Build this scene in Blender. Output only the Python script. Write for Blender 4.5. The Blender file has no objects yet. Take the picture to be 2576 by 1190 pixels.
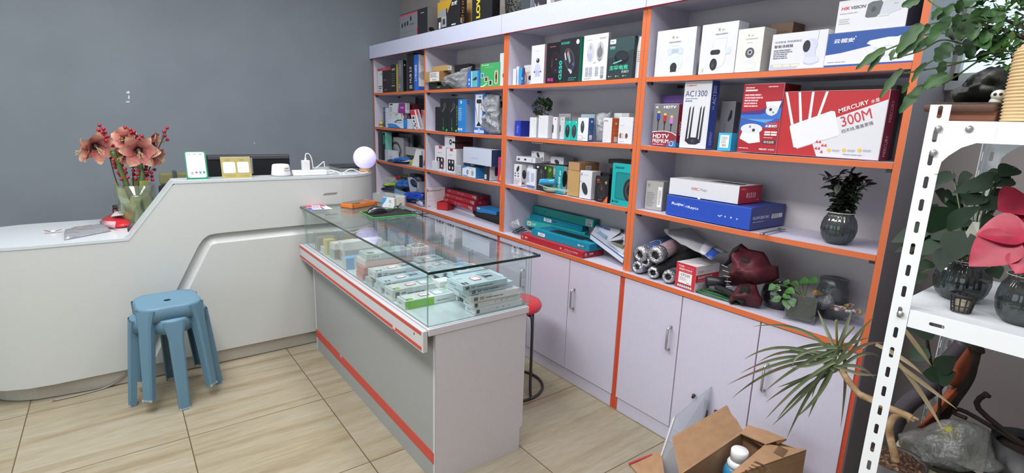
import bpy, bmesh, math, random
from mathutils import Vector, Matrix, Euler, noise

# ------------------------------------------------------------------ camera, light, exposure
SC = bpy.context.scene
COL = SC.collection
random.seed(7)
W_PX, H_PX, F_PX = 2576.0, 1190.0, 1321.24
YAW, PITCH, ROLL, EYE = -0.92212013, 0.21573506, 0.03275647, 1.44
_f = Vector((math.sin(YAW)*math.cos(PITCH), math.cos(YAW)*math.cos(PITCH), -math.sin(PITCH)))
_r = Vector((math.cos(YAW), -math.sin(YAW), 0.0))
_u = _r.cross(_f)
CR = _r*math.cos(ROLL) + _u*math.sin(ROLL)
CU = -_r*math.sin(ROLL) + _u*math.cos(ROLL)
CF = _f
CAM = Vector((0, 0, EYE))
cd = bpy.data.cameras.new('camera')
cam = bpy.data.objects.new('camera', cd)
COL.objects.link(cam)
cd.sensor_fit = 'HORIZONTAL'; cd.sensor_width = 36.0
cd.lens = 36.0*F_PX/W_PX
cd.clip_start = 0.05; cd.clip_end = 60
cam.matrix_world = Matrix(((CR.x, CU.x, -CF.x, 0), (CR.y, CU.y, -CF.y, 0), (CR.z, CU.z, -CF.z, EYE), (0, 0, 0, 1)))
SC.camera = cam

world = bpy.data.worlds.new('daylight'); SC.world = world
world.use_nodes = True
bg = world.node_tree.nodes['Background']
bg.inputs['Color'].default_value = (0.80, 0.93, 1.0, 1)
bg.inputs['Strength'].default_value = 1.9

def area(name, loc, target, sx, sy, power, col=(1, 1, 1)):
    l = bpy.data.lights.new(name, 'AREA'); l.shape = 'RECTANGLE'; l.size = sx; l.size_y = sy
    l.energy = power; l.color = col
    o = bpy.data.objects.new(name, l); COL.objects.link(o); o.location = loc
    o.rotation_euler = (Vector(target)-Vector(loc)).to_track_quat('-Z', 'Y').to_euler()
    return o
area('ceiling_light', (-2.3, 1.40, 2.93), (-2.3, 1.40, 0), 2.6, 0.35, 34, (1, 0.985, 1))
area('ceiling_light', (-2.0, -0.3, 2.93), (-2.0, -0.3, 0), 2.8, 0.6, 96, (1, 0.985, 1))
area('ceiling_light', (0.2, 0.1, 2.93), (0.2, 0.1, 0), 0.5, 1.6, 40, (1, 0.985, 1))

vs = SC.view_settings
SC.display_settings.display_device = 'sRGB'
vs.view_transform = 'Standard'; vs.look = 'None'; vs.gamma = 1.0; vs.use_curve_mapping = False
vs.exposure = -0.06
try:
    cy = SC.cycles
    cy.max_bounces = 8; cy.diffuse_bounces = 3; cy.glossy_bounces = 3; cy.transmission_bounces = 4
    cy.transparent_max_bounces = 16; cy.caustics_reflective = False; cy.caustics_refractive = False
    cy.sample_clamp_indirect = 4.0
except Exception:
    pass

# ------------------------------------------------------------------ pixels of the photograph to points of the room
def ray(px, py):
    return CR*((px-W_PX/2)/F_PX) - CU*((py-H_PX/2)/F_PX) + CF
def at_z(px, py, z):
    d = ray(px, py); return CAM + d*((z-EYE)/d.z)
def at_y(px, py, y):
    d = ray(px, py); return CAM + d*(y/d.y)
def at_x(px, py, x):
    d = ray(px, py); return CAM + d*(x/d.x)
def crop(x0, y0, s):
    return lambda x, y: (x0 + x/s, y0 + y/s)

# ------------------------------------------------------------------ materials
_M = {}
def lin(h):
    h = h.lstrip('#'); o = []
    for i in (0, 2, 4):
        c = int(h[i:i+2], 16)/255.0
        o.append(c/12.92 if c <= 0.04045 else ((c+0.055)/1.055)**2.4)
    return (*o, 1.0)
def newmat(name):
    m = bpy.data.materials.new(name); m.use_nodes = True
    nt = m.node_tree; return m, nt, nt.nodes['Principled BSDF']
def M(h, rough=0.5, metal=0.0, emit=0.0, grain=0.05, bump=0.0, scale=60.0):
    """printed card, plastic or metal: the colour with a faint procedural grain"""
    k = (h, rough, metal, emit, grain, bump, scale)
    if k in _M: return _M[k]
    m, nt, b = newmat('surface_'+h.lstrip('#'))
    c = lin(h)
    b.inputs['Roughness'].default_value = rough; b.inputs['Metallic'].default_value = metal
    if grain or bump:
        tc = nt.nodes.new('ShaderNodeTexCoord'); nz = nt.nodes.new('ShaderNodeTexNoise')
        nz.inputs['Scale'].default_value = scale; nz.inputs['Detail'].default_value = 3
        nt.links.new(tc.outputs['Object'], nz.inputs['Vector'])
    if grain:
        mx = nt.nodes.new('ShaderNodeMix'); mx.data_type = 'RGBA'
        mx.inputs['A'].default_value = (*[x*(1-grain) for x in c[:3]], 1)
        mx.inputs['B'].default_value = (*[min(1, x*(1+grain)) for x in c[:3]], 1)
        nt.links.new(nz.outputs['Fac'], mx.inputs['Factor']); nt.links.new(mx.outputs['Result'], b.inputs['Base Color'])
    else:
        b.inputs['Base Color'].default_value = c
    if bump:
        bp = nt.nodes.new('ShaderNodeBump'); bp.inputs['Strength'].default_value = bump; bp.inputs['Distance'].default_value = 0.01
        nt.links.new(nz.outputs['Fac'], bp.inputs['Height']); nt.links.new(bp.outputs['Normal'], b.inputs['Normal'])
    if emit:
        b.inputs['Emission Color'].default_value = c; b.inputs['Emission Strength'].default_value = emit
    _M[k] = m
    return m
def clear(h, alpha=0.25, gloss=0.35, rough=0.03, bump=0.0, scale=40.0, ior=1.45, tint=0.5, fac=0.6):
    """thin clear sheet: part body colour, part see-through, with a Fresnel shine"""
    k = ('clear', h, alpha, gloss, rough, bump, scale, ior, tint, fac)
    if k in _M: return _M[k]
    m = bpy.data.materials.new('clear_'+h.lstrip('#')); m.use_nodes = True
    nt = m.node_tree; nt.nodes.clear()
    out = nt.nodes.new('ShaderNodeOutputMaterial'); tr = nt.nodes.new('ShaderNodeBsdfTransparent')
    df = nt.nodes.new('ShaderNodeBsdfDiffuse'); gl = nt.nodes.new('ShaderNodeBsdfGlossy')
    c = lin(h); df.inputs['Color'].default_value = c
    tr.inputs['Color'].default_value = (*[1-tint+tint*x for x in c[:3]], 1)
    gl.inputs['Roughness'].default_value = rough; gl.inputs['Color'].default_value = (1, 1, 1, 1)
    m1 = nt.nodes.new('ShaderNodeMixShader'); m1.inputs[0].default_value = alpha
    nt.links.new(tr.outputs[0], m1.inputs[1]); nt.links.new(df.outputs[0], m1.inputs[2])
    fr = nt.nodes.new('ShaderNodeFresnel')
    ge = nt.nodes.new('ShaderNodeNewGeometry'); im = nt.nodes.new('ShaderNodeMath'); im.operation = 'MULTIPLY_ADD'   # same shine on both sides of the thin sheet
    im.inputs[1].default_value = 1/ior-ior; im.inputs[2].default_value = ior
    nt.links.new(ge.outputs['Backfacing'], im.inputs[0]); nt.links.new(im.outputs[0], fr.inputs['IOR'])
    ml = nt.nodes.new('ShaderNodeMath'); ml.operation = 'MULTIPLY_ADD'; ml.use_clamp = True
    ml.inputs[1].default_value = fac; ml.inputs[2].default_value = gloss*0.1
    nt.links.new(fr.outputs[0], ml.inputs[0])
    m2 = nt.nodes.new('ShaderNodeMixShader')
    nt.links.new(ml.outputs[0], m2.inputs[0]); nt.links.new(m1.outputs[0], m2.inputs[1]); nt.links.new(gl.outputs[0], m2.inputs[2])
    nt.links.new(m2.outputs[0], out.inputs[0])
    if bump:
        tc = nt.nodes.new('ShaderNodeTexCoord'); nz = nt.nodes.new('ShaderNodeTexNoise'); bp = nt.nodes.new('ShaderNodeBump')
        nz.inputs['Scale'].default_value = scale; nz.inputs['Detail'].default_value = 4
        bp.inputs['Strength'].default_value = bump; bp.inputs['Distance'].default_value = 0.02
        nt.links.new(tc.outputs['Object'], nz.inputs['Vector']); nt.links.new(nz.outputs['Fac'], bp.inputs['Height'])
        for n in (gl, df, fr): nt.links.new(bp.outputs[0], n.inputs['Normal'])
    _M[k] = m
    return m
def ramp_mat(name, stops, scale=(1, 1, 1), nscale=5.0, detail=4, rough=0.5, bump=0.0, coord='Object', dist=0.0):
    """noise driven colour ramp: wood, bark, leaf, tile"""
    if name in _M: return _M[name]
    m, nt, b = newmat(name)
    tc = nt.nodes.new('ShaderNodeTexCoord'); mp = nt.nodes.new('ShaderNodeMapping'); nz = nt.nodes.new('ShaderNodeTexNoise')
    cr = nt.nodes.new('ShaderNodeValToRGB')
    mp.inputs['Scale'].default_value = scale; nz.inputs['Scale'].default_value = nscale; nz.inputs['Detail'].default_value = detail
    nz.inputs['Distortion'].default_value = dist
    nt.links.new(tc.outputs[coord], mp.inputs[0]); nt.links.new(mp.outputs[0], nz.inputs['Vector']); nt.links.new(nz.outputs['Fac'], cr.inputs[0])
    e = cr.color_ramp.elements
    while len(e) < len(stops): e.new(0.5)
    for i, (p, h) in enumerate(stops):
        e[i].position = p; e[i].color = lin(h)
    nt.links.new(cr.outputs[0], b.inputs['Base Color']); b.inputs['Roughness'].default_value = rough
    if bump:
        bp = nt.nodes.new('ShaderNodeBump'); bp.inputs['Strength'].default_value = bump; bp.inputs['Distance'].default_value = 0.01
        nt.links.new(nz.outputs['Fac'], bp.inputs['Height']); nt.links.new(bp.outputs[0], b.inputs['Normal'])
    _M[name] = m
    return m

# ------------------------------------------------------------------ mesh building
_TX = {}
def text_mesh(s, bold=0.0):
    """outline triangles of a line of lettering, one unit high"""
    k = (s, bold)
    if k in _TX: return _TX[k]
    cu = bpy.data.curves.new('lettering', 'FONT'); cu.body = s; cu.resolution_u = 3; cu.offset = bold
    ob = bpy.data.objects.new('lettering', cu); COL.objects.link(ob)
    bpy.context.view_layer.update()
    me = bpy.data.meshes.new_from_object(ob.evaluated_get(bpy.context.evaluated_depsgraph_get()))
    vs_ = [(v.co.x, v.co.y) for v in me.vertices]; fs = [tuple(p.vertices) for p in me.polygons]
    bpy.data.objects.remove(ob); bpy.data.curves.remove(cu); bpy.data.meshes.remove(me)
    if vs_:
        x0 = min(v[0] for v in vs_); x1 = max(v[0] for v in vs_); y0 = min(v[1] for v in vs_); y1 = max(v[1] for v in vs_)
        vs_ = [((x-x0)/(y1-y0), (y-y0)/(y1-y0)) for x, y in vs_]; wd = (x1-x0)/(y1-y0)
    else: wd = 1
    _TX[k] = (vs_, fs, wd)
    return _TX[k]

class MB:
    def __init__(s):
        s.v = []; s.f = []; s.m = []; s.mats = []; s.sm = []; s.T = None; s.lift = 0.0
    def mi(s, m):
        if m not in s.mats: s.mats.append(m)
        return s.mats.index(m)
    def add(s, vs_, fs, m, smooth=False):
        o = len(s.v)
        if s.T is not None: vs_ = [s.T @ Vector(p) for p in vs_]
        s.v += [tuple(p) for p in vs_]; k = s.mi(m)
        for f in fs:
            s.f.append(tuple(o+i for i in f)); s.m.append(k); s.sm.append(smooth)
    def box(s, x0, y0, z0, x1, y1, z1, m):
        s.add([(x0, y0, z0), (x1, y0, z0), (x1, y1, z0), (x0, y1, z0), (x0, y0, z1), (x1, y0, z1), (x1, y1, z1), (x0, y1, z1)],
              [(0, 3, 2, 1), (4, 5, 6, 7), (0, 1, 5, 4), (1, 2, 6, 5), (2, 3, 7, 6), (3, 0, 4, 7)], m)
    def rbox(s, x0, y0, z0, x1, y1, z1, m, r=0.003, seg=2):
        """box with rounded edges"""
        bm = bmesh.new(); bmesh.ops.create_cube(bm, size=1)
        for v in bm.verts: v.co = Vector((x0+(v.co.x+.5)*(x1-x0), y0+(v.co.y+.5)*(y1-y0), z0+(v.co.z+.5)*(z1-z0)))
        bmesh.ops.bevel(bm, geom=bm.edges[:], offset=min(r, .45*min(x1-x0, y1-y0, z1-z0)), segments=seg, affect='EDGES', profile=.5)
        bm.verts.index_update()
        s.add([v.co[:] for v in bm.verts], [tuple(v.index for v in f.verts) for f in bm.faces], m); bm.free()
    def poly(s, pts, m, th=None):
        """flat polygon; th = thickness vector gives it a body"""
        n = len(pts)
        if th is None: s.add(pts, [tuple(range(n))], m); return
        th = Vector(th); q = [Vector(p)+th for p in pts]
        s.add([*pts, *q], [tuple(range(n-1, -1, -1)), tuple(range(n, 2*n))] + [(i, (i+1) % n, n+(i+1) % n, n+i) for i in range(n)], m)
    def lathe(s, prof, m, c=(0, 0, 0), n=24, rib=0.0, ribs=0, smooth=True, sx=1.0, sy=1.0):
        vs_ = []; fs = []
        for r, z in prof:
            for i in range(n):
                a = 2*math.pi*i/n; rr = r*(1+rib*math.cos(ribs*a)) if ribs else r
                vs_.append((c[0]+rr*math.cos(a)*sx, c[1]+rr*math.sin(a)*sy, c[2]+z))
        for k in range(len(prof)-1):
            for i in range(n):
                j = (i+1) % n; fs.append((k*n+i, k*n+j, (k+1)*n+j, (k+1)*n+i))
        if prof[0][0] > 1e-5: fs.append(tuple(range(n-1, -1, -1)))
        if prof[-1][0] > 1e-5: fs.append(tuple((len(prof)-1)*n+i for i in range(n)))
        s.add(vs_, fs, m, smooth)
    def cyl(s, p0, p1, r, m, n=12, r1=None): s.tube([p0, p1], [r, r if r1 is None else r1], m, n)
    def tube(s, pts, r, m, n=8, flat=1.0, up=None):
        pts = [Vector(p) for p in pts]; k = len(pts)
        rs = r if isinstance(r, (list, tuple)) else [r]*k
        vs_ = []; fs = []; prev = None
        for i, p in enumerate(pts):
            t = (pts[min(i+1, k-1)]-pts[max(i-1, 0)])
            if t.length < 1e-9: t = Vector((0, 0, 1))
            t.normalize()
            if prev is None:
                a = Vector(up) if up else (Vector((0, 0, 1)) if abs(t.z) < .9 else Vector((1, 0, 0)))
                prev = (a - t*a.dot(t)).normalized()
            else:
                q = prev - t*prev.dot(t)
                if q.length > 1e-6: prev = q.normalized()
            b = t.cross(prev)
            for j in range(n):
                an = 2*math.pi*j/n
                vs_.append(p + prev*(math.cos(an)*rs[i]*flat) + b*(math.sin(an)*rs[i]))
        for i in range(k-1):
            for j in range(n):
                q = (j+1) % n; fs.append((i*n+j, i*n+q, (i+1)*n+q, (i+1)*n+j))
        fs.append(tuple(range(n-1, -1, -1))); fs.append(tuple((k-1)*n+j for j in range(n)))
        s.add(vs_, fs, m, n > 5)
    def ball(s, c, r, m, n=10, sx=1, sy=1, sz=1):
        s.lathe([(max(1e-6, r*math.sin(math.pi*k/(n//2+1))), -r*sz*math.cos(math.pi*k/(n//2+1))) for k in range(n//2+2)], m, c, n, sx=sx, sy=sy)
    def grid(s, P, m, smooth=True, closed=False):
        a = len(P); b = len(P[0]); fs = []
        for i in range(a-1):
            for j in range(b if closed else b-1):
                q = (j+1) % b; fs.append((i*b+j, i*b+q, (i+1)*b+q, (i+1)*b+j))
        ml = m if isinstance(m, list) else None
        n0 = len(s.m); s.add([p for row in P for p in row], fs, ml[0] if ml else m, smooth)
        if ml:
            per = b if closed else b-1
            for k in range(len(fs)): s.m[n0+k] = s.mi(ml[min(len(ml)-1, k//per)])
    def leaf(s, base, tip, wid, m, up=(0, 0, 1), droop=0.0, fold=0.25, n=5, shape=1.0, wave=0.0):
        """one leaf blade from base to tip with a fold along its midrib"""
        base = Vector(base); tip = Vector(tip); ax = tip-base; L = ax.length
        if L < 1e-6: return
        side = ax.cross(Vector(up))
        if side.length < 1e-6: side = ax.cross(Vector((1, 0, 0)))
        side.normalize(); nn = side.cross(ax).normalized(); P = []
        for i in range(n+1):
            t = i/n; w = wid*(math.sin(math.pi*min(1, t**shape*0.98+0.02)))**0.8*(1.1-.35*t)
            if i == n: w = wid*.02
            c = base+ax*t - Vector((0, 0, droop*L*t*t)) + nn*(wave*L*math.sin(t*7))
            P.append([c+side*w*.5+nn*w*fold*.5, c, c-side*w*.5+nn*w*fold*.5])
        s.grid(P, m)
    # ---- artwork on a flat face: o = lower-left corner, u and v = edges of the face
    def face(s, o, u, v):
        s.o = Vector(o); s.u = Vector(u); s.w = Vector(v); s.n = s.u.cross(s.w).normalized(); s.lift = 0.00015; s.lu = s.u.length; s.lv = s.w.length
    def P2(s, a, b): return s.o + s.u*a + s.w*b + s.n*s.lift
    def r(s, a0, b0, a1, b1, m): s.p([(a0, b0), (a1, b0), (a1, b1), (a0, b1)], m)
    def p(s, pts, m):
        s.lift += 0.00005
        ar = sum(pts[i-1][0]*pts[i][1]-pts[i][0]*pts[i-1][1] for i in range(len(pts)))
        if ar < 0: pts = pts[::-1]
        s.add([s.P2(a, b) for a, b in pts], [tuple(range(len(pts)))], m)
    def e(s, a, b, ra, rb, m, rot=0.0, n=20):
        """ellipse; radii as shares of the face height"""
        c, d = math.cos(rot), math.sin(rot); k = s.lv/s.lu
        s.p([(a+(ra*math.cos(t)*c-rb*math.sin(t)*d)*k, b+ra*math.cos(t)*d+rb*math.sin(t)*c) for t in [2*math.pi*i/n for i in range(n)]], m)
    def rr(s, a0, b0, a1, b1, m, q=0.25):
        """rounded panel"""
        k = s.lv/s.lu; rb = q*min((b1-b0), (a1-a0)/k); ra = rb*k; pts = []
        for cx, cy_, t0 in ((a1-ra, b1-rb, 0), (a0+ra, b1-rb, 90), (a0+ra, b0+rb, 180), (a1-ra, b0+rb, 270)):
            for i in range(5):
                t = math.radians(t0+i*22.5); pts.append((cx+ra*math.cos(t), cy_+rb*math.sin(t)))
        s.p(pts, m)
    def t(s, txt, a, b, h, m, rot=0.0, bold=0.0, maxw=None, slant=0.0):
        """lettering: lower-left at (a,b), height h as a share of the face height"""
        vs_, fs, wd = text_mesh(txt, bold)
        if not vs_: return
        s.lift += 0.00005; H = h*(s.lu if abs(math.sin(rot)) > .7 else s.lv); xs = 1.0
        if maxw:
            lim = maxw*(s.lu if abs(math.sin(rot)) < .7 else s.lv); xs = min(3.0, lim/(wd*H))
        uu = s.u.normalized(); vv = s.w.normalized(); c, d = math.cos(rot), math.sin(rot)
        o = s.P2(a, b)
        s.add([o + uu*((x*xs+slant*y)*H*c-y*H*d) + vv*((x*xs+slant*y)*H*d+y*H*c) for x, y in vs_], fs, m)
    def s_(s, a0, b0, a1, b1, rows, m, fill=0.55, seed=0):
        """rows of fine print"""
        rnd = random.Random(seed+rows); st = (b1-b0)/rows
        s.lift += 0.00005; vs_ = []; fs = []
        for k in range(rows):
            e_ = a0+(a1-a0)*(0.7+0.3*rnd.random()); y0 = b1-(k+1)*st+st*(1-fill)/2; x = a0
            while x < e_-1e-4:
                x2 = min(e_, x+(a1-a0)*rnd.uniform(.08, .3)); o = len(vs_)
                vs_ += [s.P2(x, y0), s.P2(x2, y0), s.P2(x2, y0+st*fill), s.P2(x, y0+st*fill)]; fs.append((o, o+1, o+2, o+3)); x = x2+(a1-a0)*.025
        s.add(vs_, fs, m)
    def bar(s, a0, b0, a1, b1, m, n=14, seed=1):
        """barcode"""
        rnd = random.Random(seed); x = a0; w = (a1-a0)/n
        for k in range(n):
            s.lift = max(s.lift, .0004); ww = w*rnd.uniform(.25, .7)
            s.add([s.P2(x, b0), s.P2(x+ww, b0), s.P2(x+ww, b1), s.P2(x, b1)], [(0, 1, 2, 3)], m); x += w
    def build(s, name, parent=None, bevel=0.0, sub=0, solid=0.0):
        me = bpy.data.meshes.new(name); me.from_pydata(s.v, [], s.f)
        for m in s.mats: me.materials.append(m)
        me.polygons.foreach_set('material_index', s.m); me.polygons.foreach_set('use_smooth', s.sm)
        me.update()
        o = bpy.data.objects.new(name, me); COL.objects.link(o)
        if parent: o.parent = parent
        if solid:
            d = o.modifiers.new('thickness', 'SOLIDIFY'); d.thickness = solid; d.offset = 0
        if bevel:
            d = o.modifiers.new('edges', 'BEVEL'); d.width = bevel; d.segments = 2; d.limit_method = 'ANGLE'
        if sub:
            d = o.modifiers.new('smooth', 'SUBSURF'); d.levels = sub; d.render_levels = sub
        return o

def tag(o, label, cat, group=None, kind=None):
    o['label'] = label; o['category'] = cat
    if group: o['group'] = group
    if kind: o['kind'] = kind
    return o
def thing(name, label, cat, loc=(0, 0, 0), rz=0.0, group=None):
    o = bpy.data.objects.new(name, None); COL.objects.link(o); o.empty_display_size = 0.05
    o.location = loc; o.rotation_euler = (0, 0, rz)
    return tag(o, label, cat, group)
def struct(o):
    o['kind'] = 'structure'; return o
def dup(root, loc, rz, label, group=None):
    """a copy of a thing with copies of its parts and sub-parts"""
    def cp(o, par):
        c = o.copy(); COL.objects.link(c); c.parent = par
        for ch in [x for x in bpy.data.objects if x.parent == o]: cp(ch, c)
        return c
    r_ = cp(root, None); r_.location = loc; r_.rotation_euler = (0, 0, rz); r_['label'] = label
    if group: r_['group'] = group
    return r_
WHITE = '#e9e9ec'
def smooth_path(pts, n=6):
    pts = [Vector(p) for p in pts]; out = []
    for i in range(len(pts)-1):
        p0 = pts[max(i-1, 0)]; p1 = pts[i]; p2 = pts[i+1]; p3 = pts[min(i+2, len(pts)-1)]
        for k in range(n):
            t = k/n; out.append(.5*((2*p1)+(p2-p0)*t+(2*p0-5*p1+4*p2-p3)*t*t+(3*p1-p0-3*p2+p3)*t**3))
    out.append(pts[-1]); return out
# ------------------------------------------------------------------ the room
XL, YB, ZC = -4.80, 2.27, 3.0          # grey wall, rear wall, ceiling
def floor_material():
    m, nt, b = newmat('stone_tile')
    N = nt.nodes.new; L = nt.links.new
    tc = N('ShaderNodeTexCoord'); sep = N('ShaderNodeSeparateXYZ'); L(tc.outputs['Object'], sep.inputs[0])
    def cell(out, off, size):
        a = N('ShaderNodeMath'); a.operation = 'SUBTRACT'; L(out, a.inputs[0]); a.inputs[1].default_value = off
        d = N('ShaderNodeMath'); d.operation = 'DIVIDE'; L(a.outputs[0], d.inputs[0]); d.inputs[1].default_value = size
        fl = N('ShaderNodeMath'); fl.operation = 'FLOOR'; L(d.outputs[0], fl.inputs[0])
        fr = N('ShaderNodeMath'); fr.operation = 'FRACT'; L(d.outputs[0], fr.inputs[0])
        pp = N('ShaderNodeMath'); pp.operation = 'PINGPONG'; L(fr.outputs[0], pp.inputs[0]); pp.inputs[1].default_value = 0.5
        lt = N('ShaderNodeMath'); lt.operation = 'LESS_THAN'; L(pp.outputs[0], lt.inputs[0]); lt.inputs[1].default_value = 0.0022/size
        return fl.outputs[0], lt.outputs[0]
    cx, jx = cell(sep.outputs['X'], -2.549, 0.622); cyy, jy = cell(sep.outputs['Y'], 0.739, 0.6)
    jn = N('ShaderNodeMath'); jn.operation = 'MAXIMUM'; L(jx, jn.inputs[0]); L(jy, jn.inputs[1])
    cmb = N('ShaderNodeCombineXYZ'); L(cx, cmb.inputs[0]); L(cyy, cmb.inputs[1])
    wn = N('ShaderNodeTexWhiteNoise'); L(cmb.outputs[0], wn.inputs['Vector'])
    mp = N('ShaderNodeMapping'); mp.inputs['Scale'].default_value = (13, 0.8, 1); L(tc.outputs['Object'], mp.inputs[0])
    of = N('ShaderNodeVectorMath'); of.operation = 'MULTIPLY_ADD'; L(wn.outputs['Color'], of.inputs[0]); of.inputs[1].default_value = (9, 9, 9); L(mp.outputs[0], of.inputs[2])
    n1 = N('ShaderNodeTexNoise'); n1.inputs['Scale'].default_value = 1.0; n1.inputs['Detail'].default_value = 8; n1.inputs['Roughness'].default_value = .62; n1.inputs['Distortion'].default_value = 0.7
    L(of.outputs[0], n1.inputs['Vector'])
    cr = N('ShaderNodeValToRGB'); L(n1.outputs['Fac'], cr.inputs[0])
    e = cr.color_ramp.elements; e.new(.42); e.new(.5); e.new(.58)
    for el, (p, h) in zip(cr.color_ramp.elements, ((.22, '#7d7058'), (.38, '#96896f'), (.48, '#a2987f'), (.58, '#a69d88'), (.8, '#b0a997'))):
        el.position = p; el.color = lin(h)
    n2 = N('ShaderNodeTexNoise'); n2.inputs['Scale'].default_value = 90; n2.inputs['Detail'].default_value = 3
    mp2 = N('ShaderNodeMapping'); mp2.inputs['Scale'].default_value = (1, .12, 1); L(tc.outputs['Object'], mp2.inputs[0]); L(mp2.outputs[0], n2.inputs['Vector'])
    m1 = N('ShaderNodeMix'); m1.data_type = 'RGBA'; m1.blend_type = 'OVERLAY'; m1.inputs['Factor'].default_value = .22
    L(cr.outputs[0], m1.inputs['A']); L(n2.outputs['Fac'], m1.inputs['B'])
    n3 = N('ShaderNodeTexNoise'); n3.inputs['Scale'].default_value = 1.6; L(tc.outputs['Object'], n3.inputs['Vector'])
    m0 = N('ShaderNodeMix'); m0.data_type = 'RGBA'; m0.blend_type = 'MULTIPLY'; m0.inputs['Factor'].default_value = .16
    L(m1.outputs['Result'], m0.inputs['A']); L(n3.outputs['Fac'], m0.inputs['B'])
    m2 = N('ShaderNodeMix'); m2.data_type = 'RGBA'; L(jn.outputs[0], m2.inputs['Factor']); L(m0.outputs['Result'], m2.inputs['A']); m2.inputs['B'].default_value = lin('#5c4b34')
    L(m2.outputs['Result'], b.inputs['Base Color']); b.inputs['Roughness'].default_value = .38
    return m
FLOOR = floor_material()
GREYW = ramp_mat('grey_wall_paint', ((.3, '#7d868f'), (.7, '#838c95')), nscale=3, rough=.75, bump=.04)
REARW = ramp_mat('rear_wall_paint', ((.3, '#8b8484'), (.7, '#918a89')), nscale=4, rough=.8)
CEIL = M('#eeeeec', .9)
b = MB(); b.box(XL-.1, -4, -.1, 1.3, YB+.1, 0, FLOOR); struct(b.build('floor'))
b = MB(); b.box(XL-.1, -4, 0, XL, YB+.1, ZC, GREYW); wl = struct(b.build('wall_left'))
b = MB()
for px, py, a, c in ((322, 232, .012, .01), (324, 244, .006, .016), (321, 256, .014, .006), (640, 360, .005, .005)):
    p = at_x(px, py, XL+.0012); b.poly([p+Vector((0, a*.5, -c)), p+Vector((0, a, c*.3)), p+Vector((0, a*.2, c)), p+Vector((0, -a*.6, c*.2)), p+Vector((0, -a, -c*.7))], M('#dfe3e6', .8))
b.build('paint_chip', wl)['label'] = 'white chips in the grey paint'
# rear wall with the window opening above the plant rack
WX0, WX1, WZ0, WZ1 = -.59, 1.05, 1.615, 2.7
b = MB(); b.box(XL, YB, 0, WX0, YB+.1, ZC, REARW); b.box(WX0, YB, 0, 1.3, YB+.1, WZ0, REARW); b.box(WX0, YB, WZ1, 1.3, YB+.1, ZC, REARW); b.box(WX1, YB, WZ0, 1.3, YB+.1, WZ1, REARW)
struct(b.build('wall_back'))
b = MB(); b.box(1.3, -4, 0, 1.4, YB+.1, ZC, REARW); struct(b.build('wall_right_added'))  # unseen side wall, added to darken the corner with the rack
b = MB(); b.box(XL-.1, -4.1, 2.2, 1.4, -4, ZC, CEIL); b.box(XL-.1, -4.1, 0, 1.4, -4, .35, CEIL); struct(b.build('wall_front_added'))  # unseen lintel and low wall behind the camera, added to cut the daylight
b = MB(); b.box(XL-.1, -4, ZC, 1.4, YB+.1, ZC+.1, CEIL); struct(b.build('ceiling'))
win = bpy.data.objects.new('window_1', None); COL.objects.link(win); struct(win)
DKF = M('#b9c2c2', .5)
b = MB()
for x in (WX0, -.445, .42, WX1-.02): b.box(x, YB+.02, WZ0, x+.014, YB+.05, WZ1, DKF)
b.box(WX0, YB+.02, WZ0, WX1, YB+.07, WZ0+.03, DKF); b.box(WX0, YB+.02, WZ1-.03, WX1, YB+.07, WZ1, DKF)
b.build('window_frame', win)['kind'] = 'structure'
b = MB(); b.box(WX0, YB+.042, WZ0+.03, WX1, YB+.048, WZ1-.03, clear('#d8eef6', .04, .2)); b.build('window_pane', win)['kind'] = 'structure'
b = MB(); b.rbox(WX0, YB-.06, WZ0-.03, WX1+.02, YB+.03, WZ0, M('#8f9597', .4)); b.build('window_sill', win)['kind'] = 'structure'

# ------------------------------------------------------------------ the wall of shelving: four bays, each a unit
LAM = ramp_mat('lavender_laminate', ((.3, '#cbc8db'), (.7, '#cfccde')), scale=(1, 1, .25), nscale=160, detail=2, rough=.42)
LAMD = ramp_mat('lavender_back_board', ((.3, '#c9c2c4'), (.7, '#d0c9ca')), nscale=6, rough=.6)
ORG = M('#d56c3c', .42, grain=.04); RED = M('#b3303a', .45); ORGR = M('#cf4f33', .42, grain=.04)
CLIP = M('#3a3030', .4); CHROME = M('#c9c9cc', .25, .9); SIDE_SHADED = M('#8f8a92', .5)  # last one: outer face of the end bay, its shade put into the colour
Z1, Z2, Z3, ZB, ZT = 1.654, 1.351, 1.050, .737, 1.985
YF, YK = 1.962, 2.245                  # front and rear of the open shelves
def handle(parent, x, z):
    h = MB(); y = 1.94; L = .055
    h.tube([(x, y, z+L), (x, y-.018, z+L), (x, y-.026, z+L-.008), (x, y-.026, z-L+.008), (x, y-.018, z-L), (x, y, z-L)], .0055, CHROME, 8)
    h.build('handle', parent)
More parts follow.
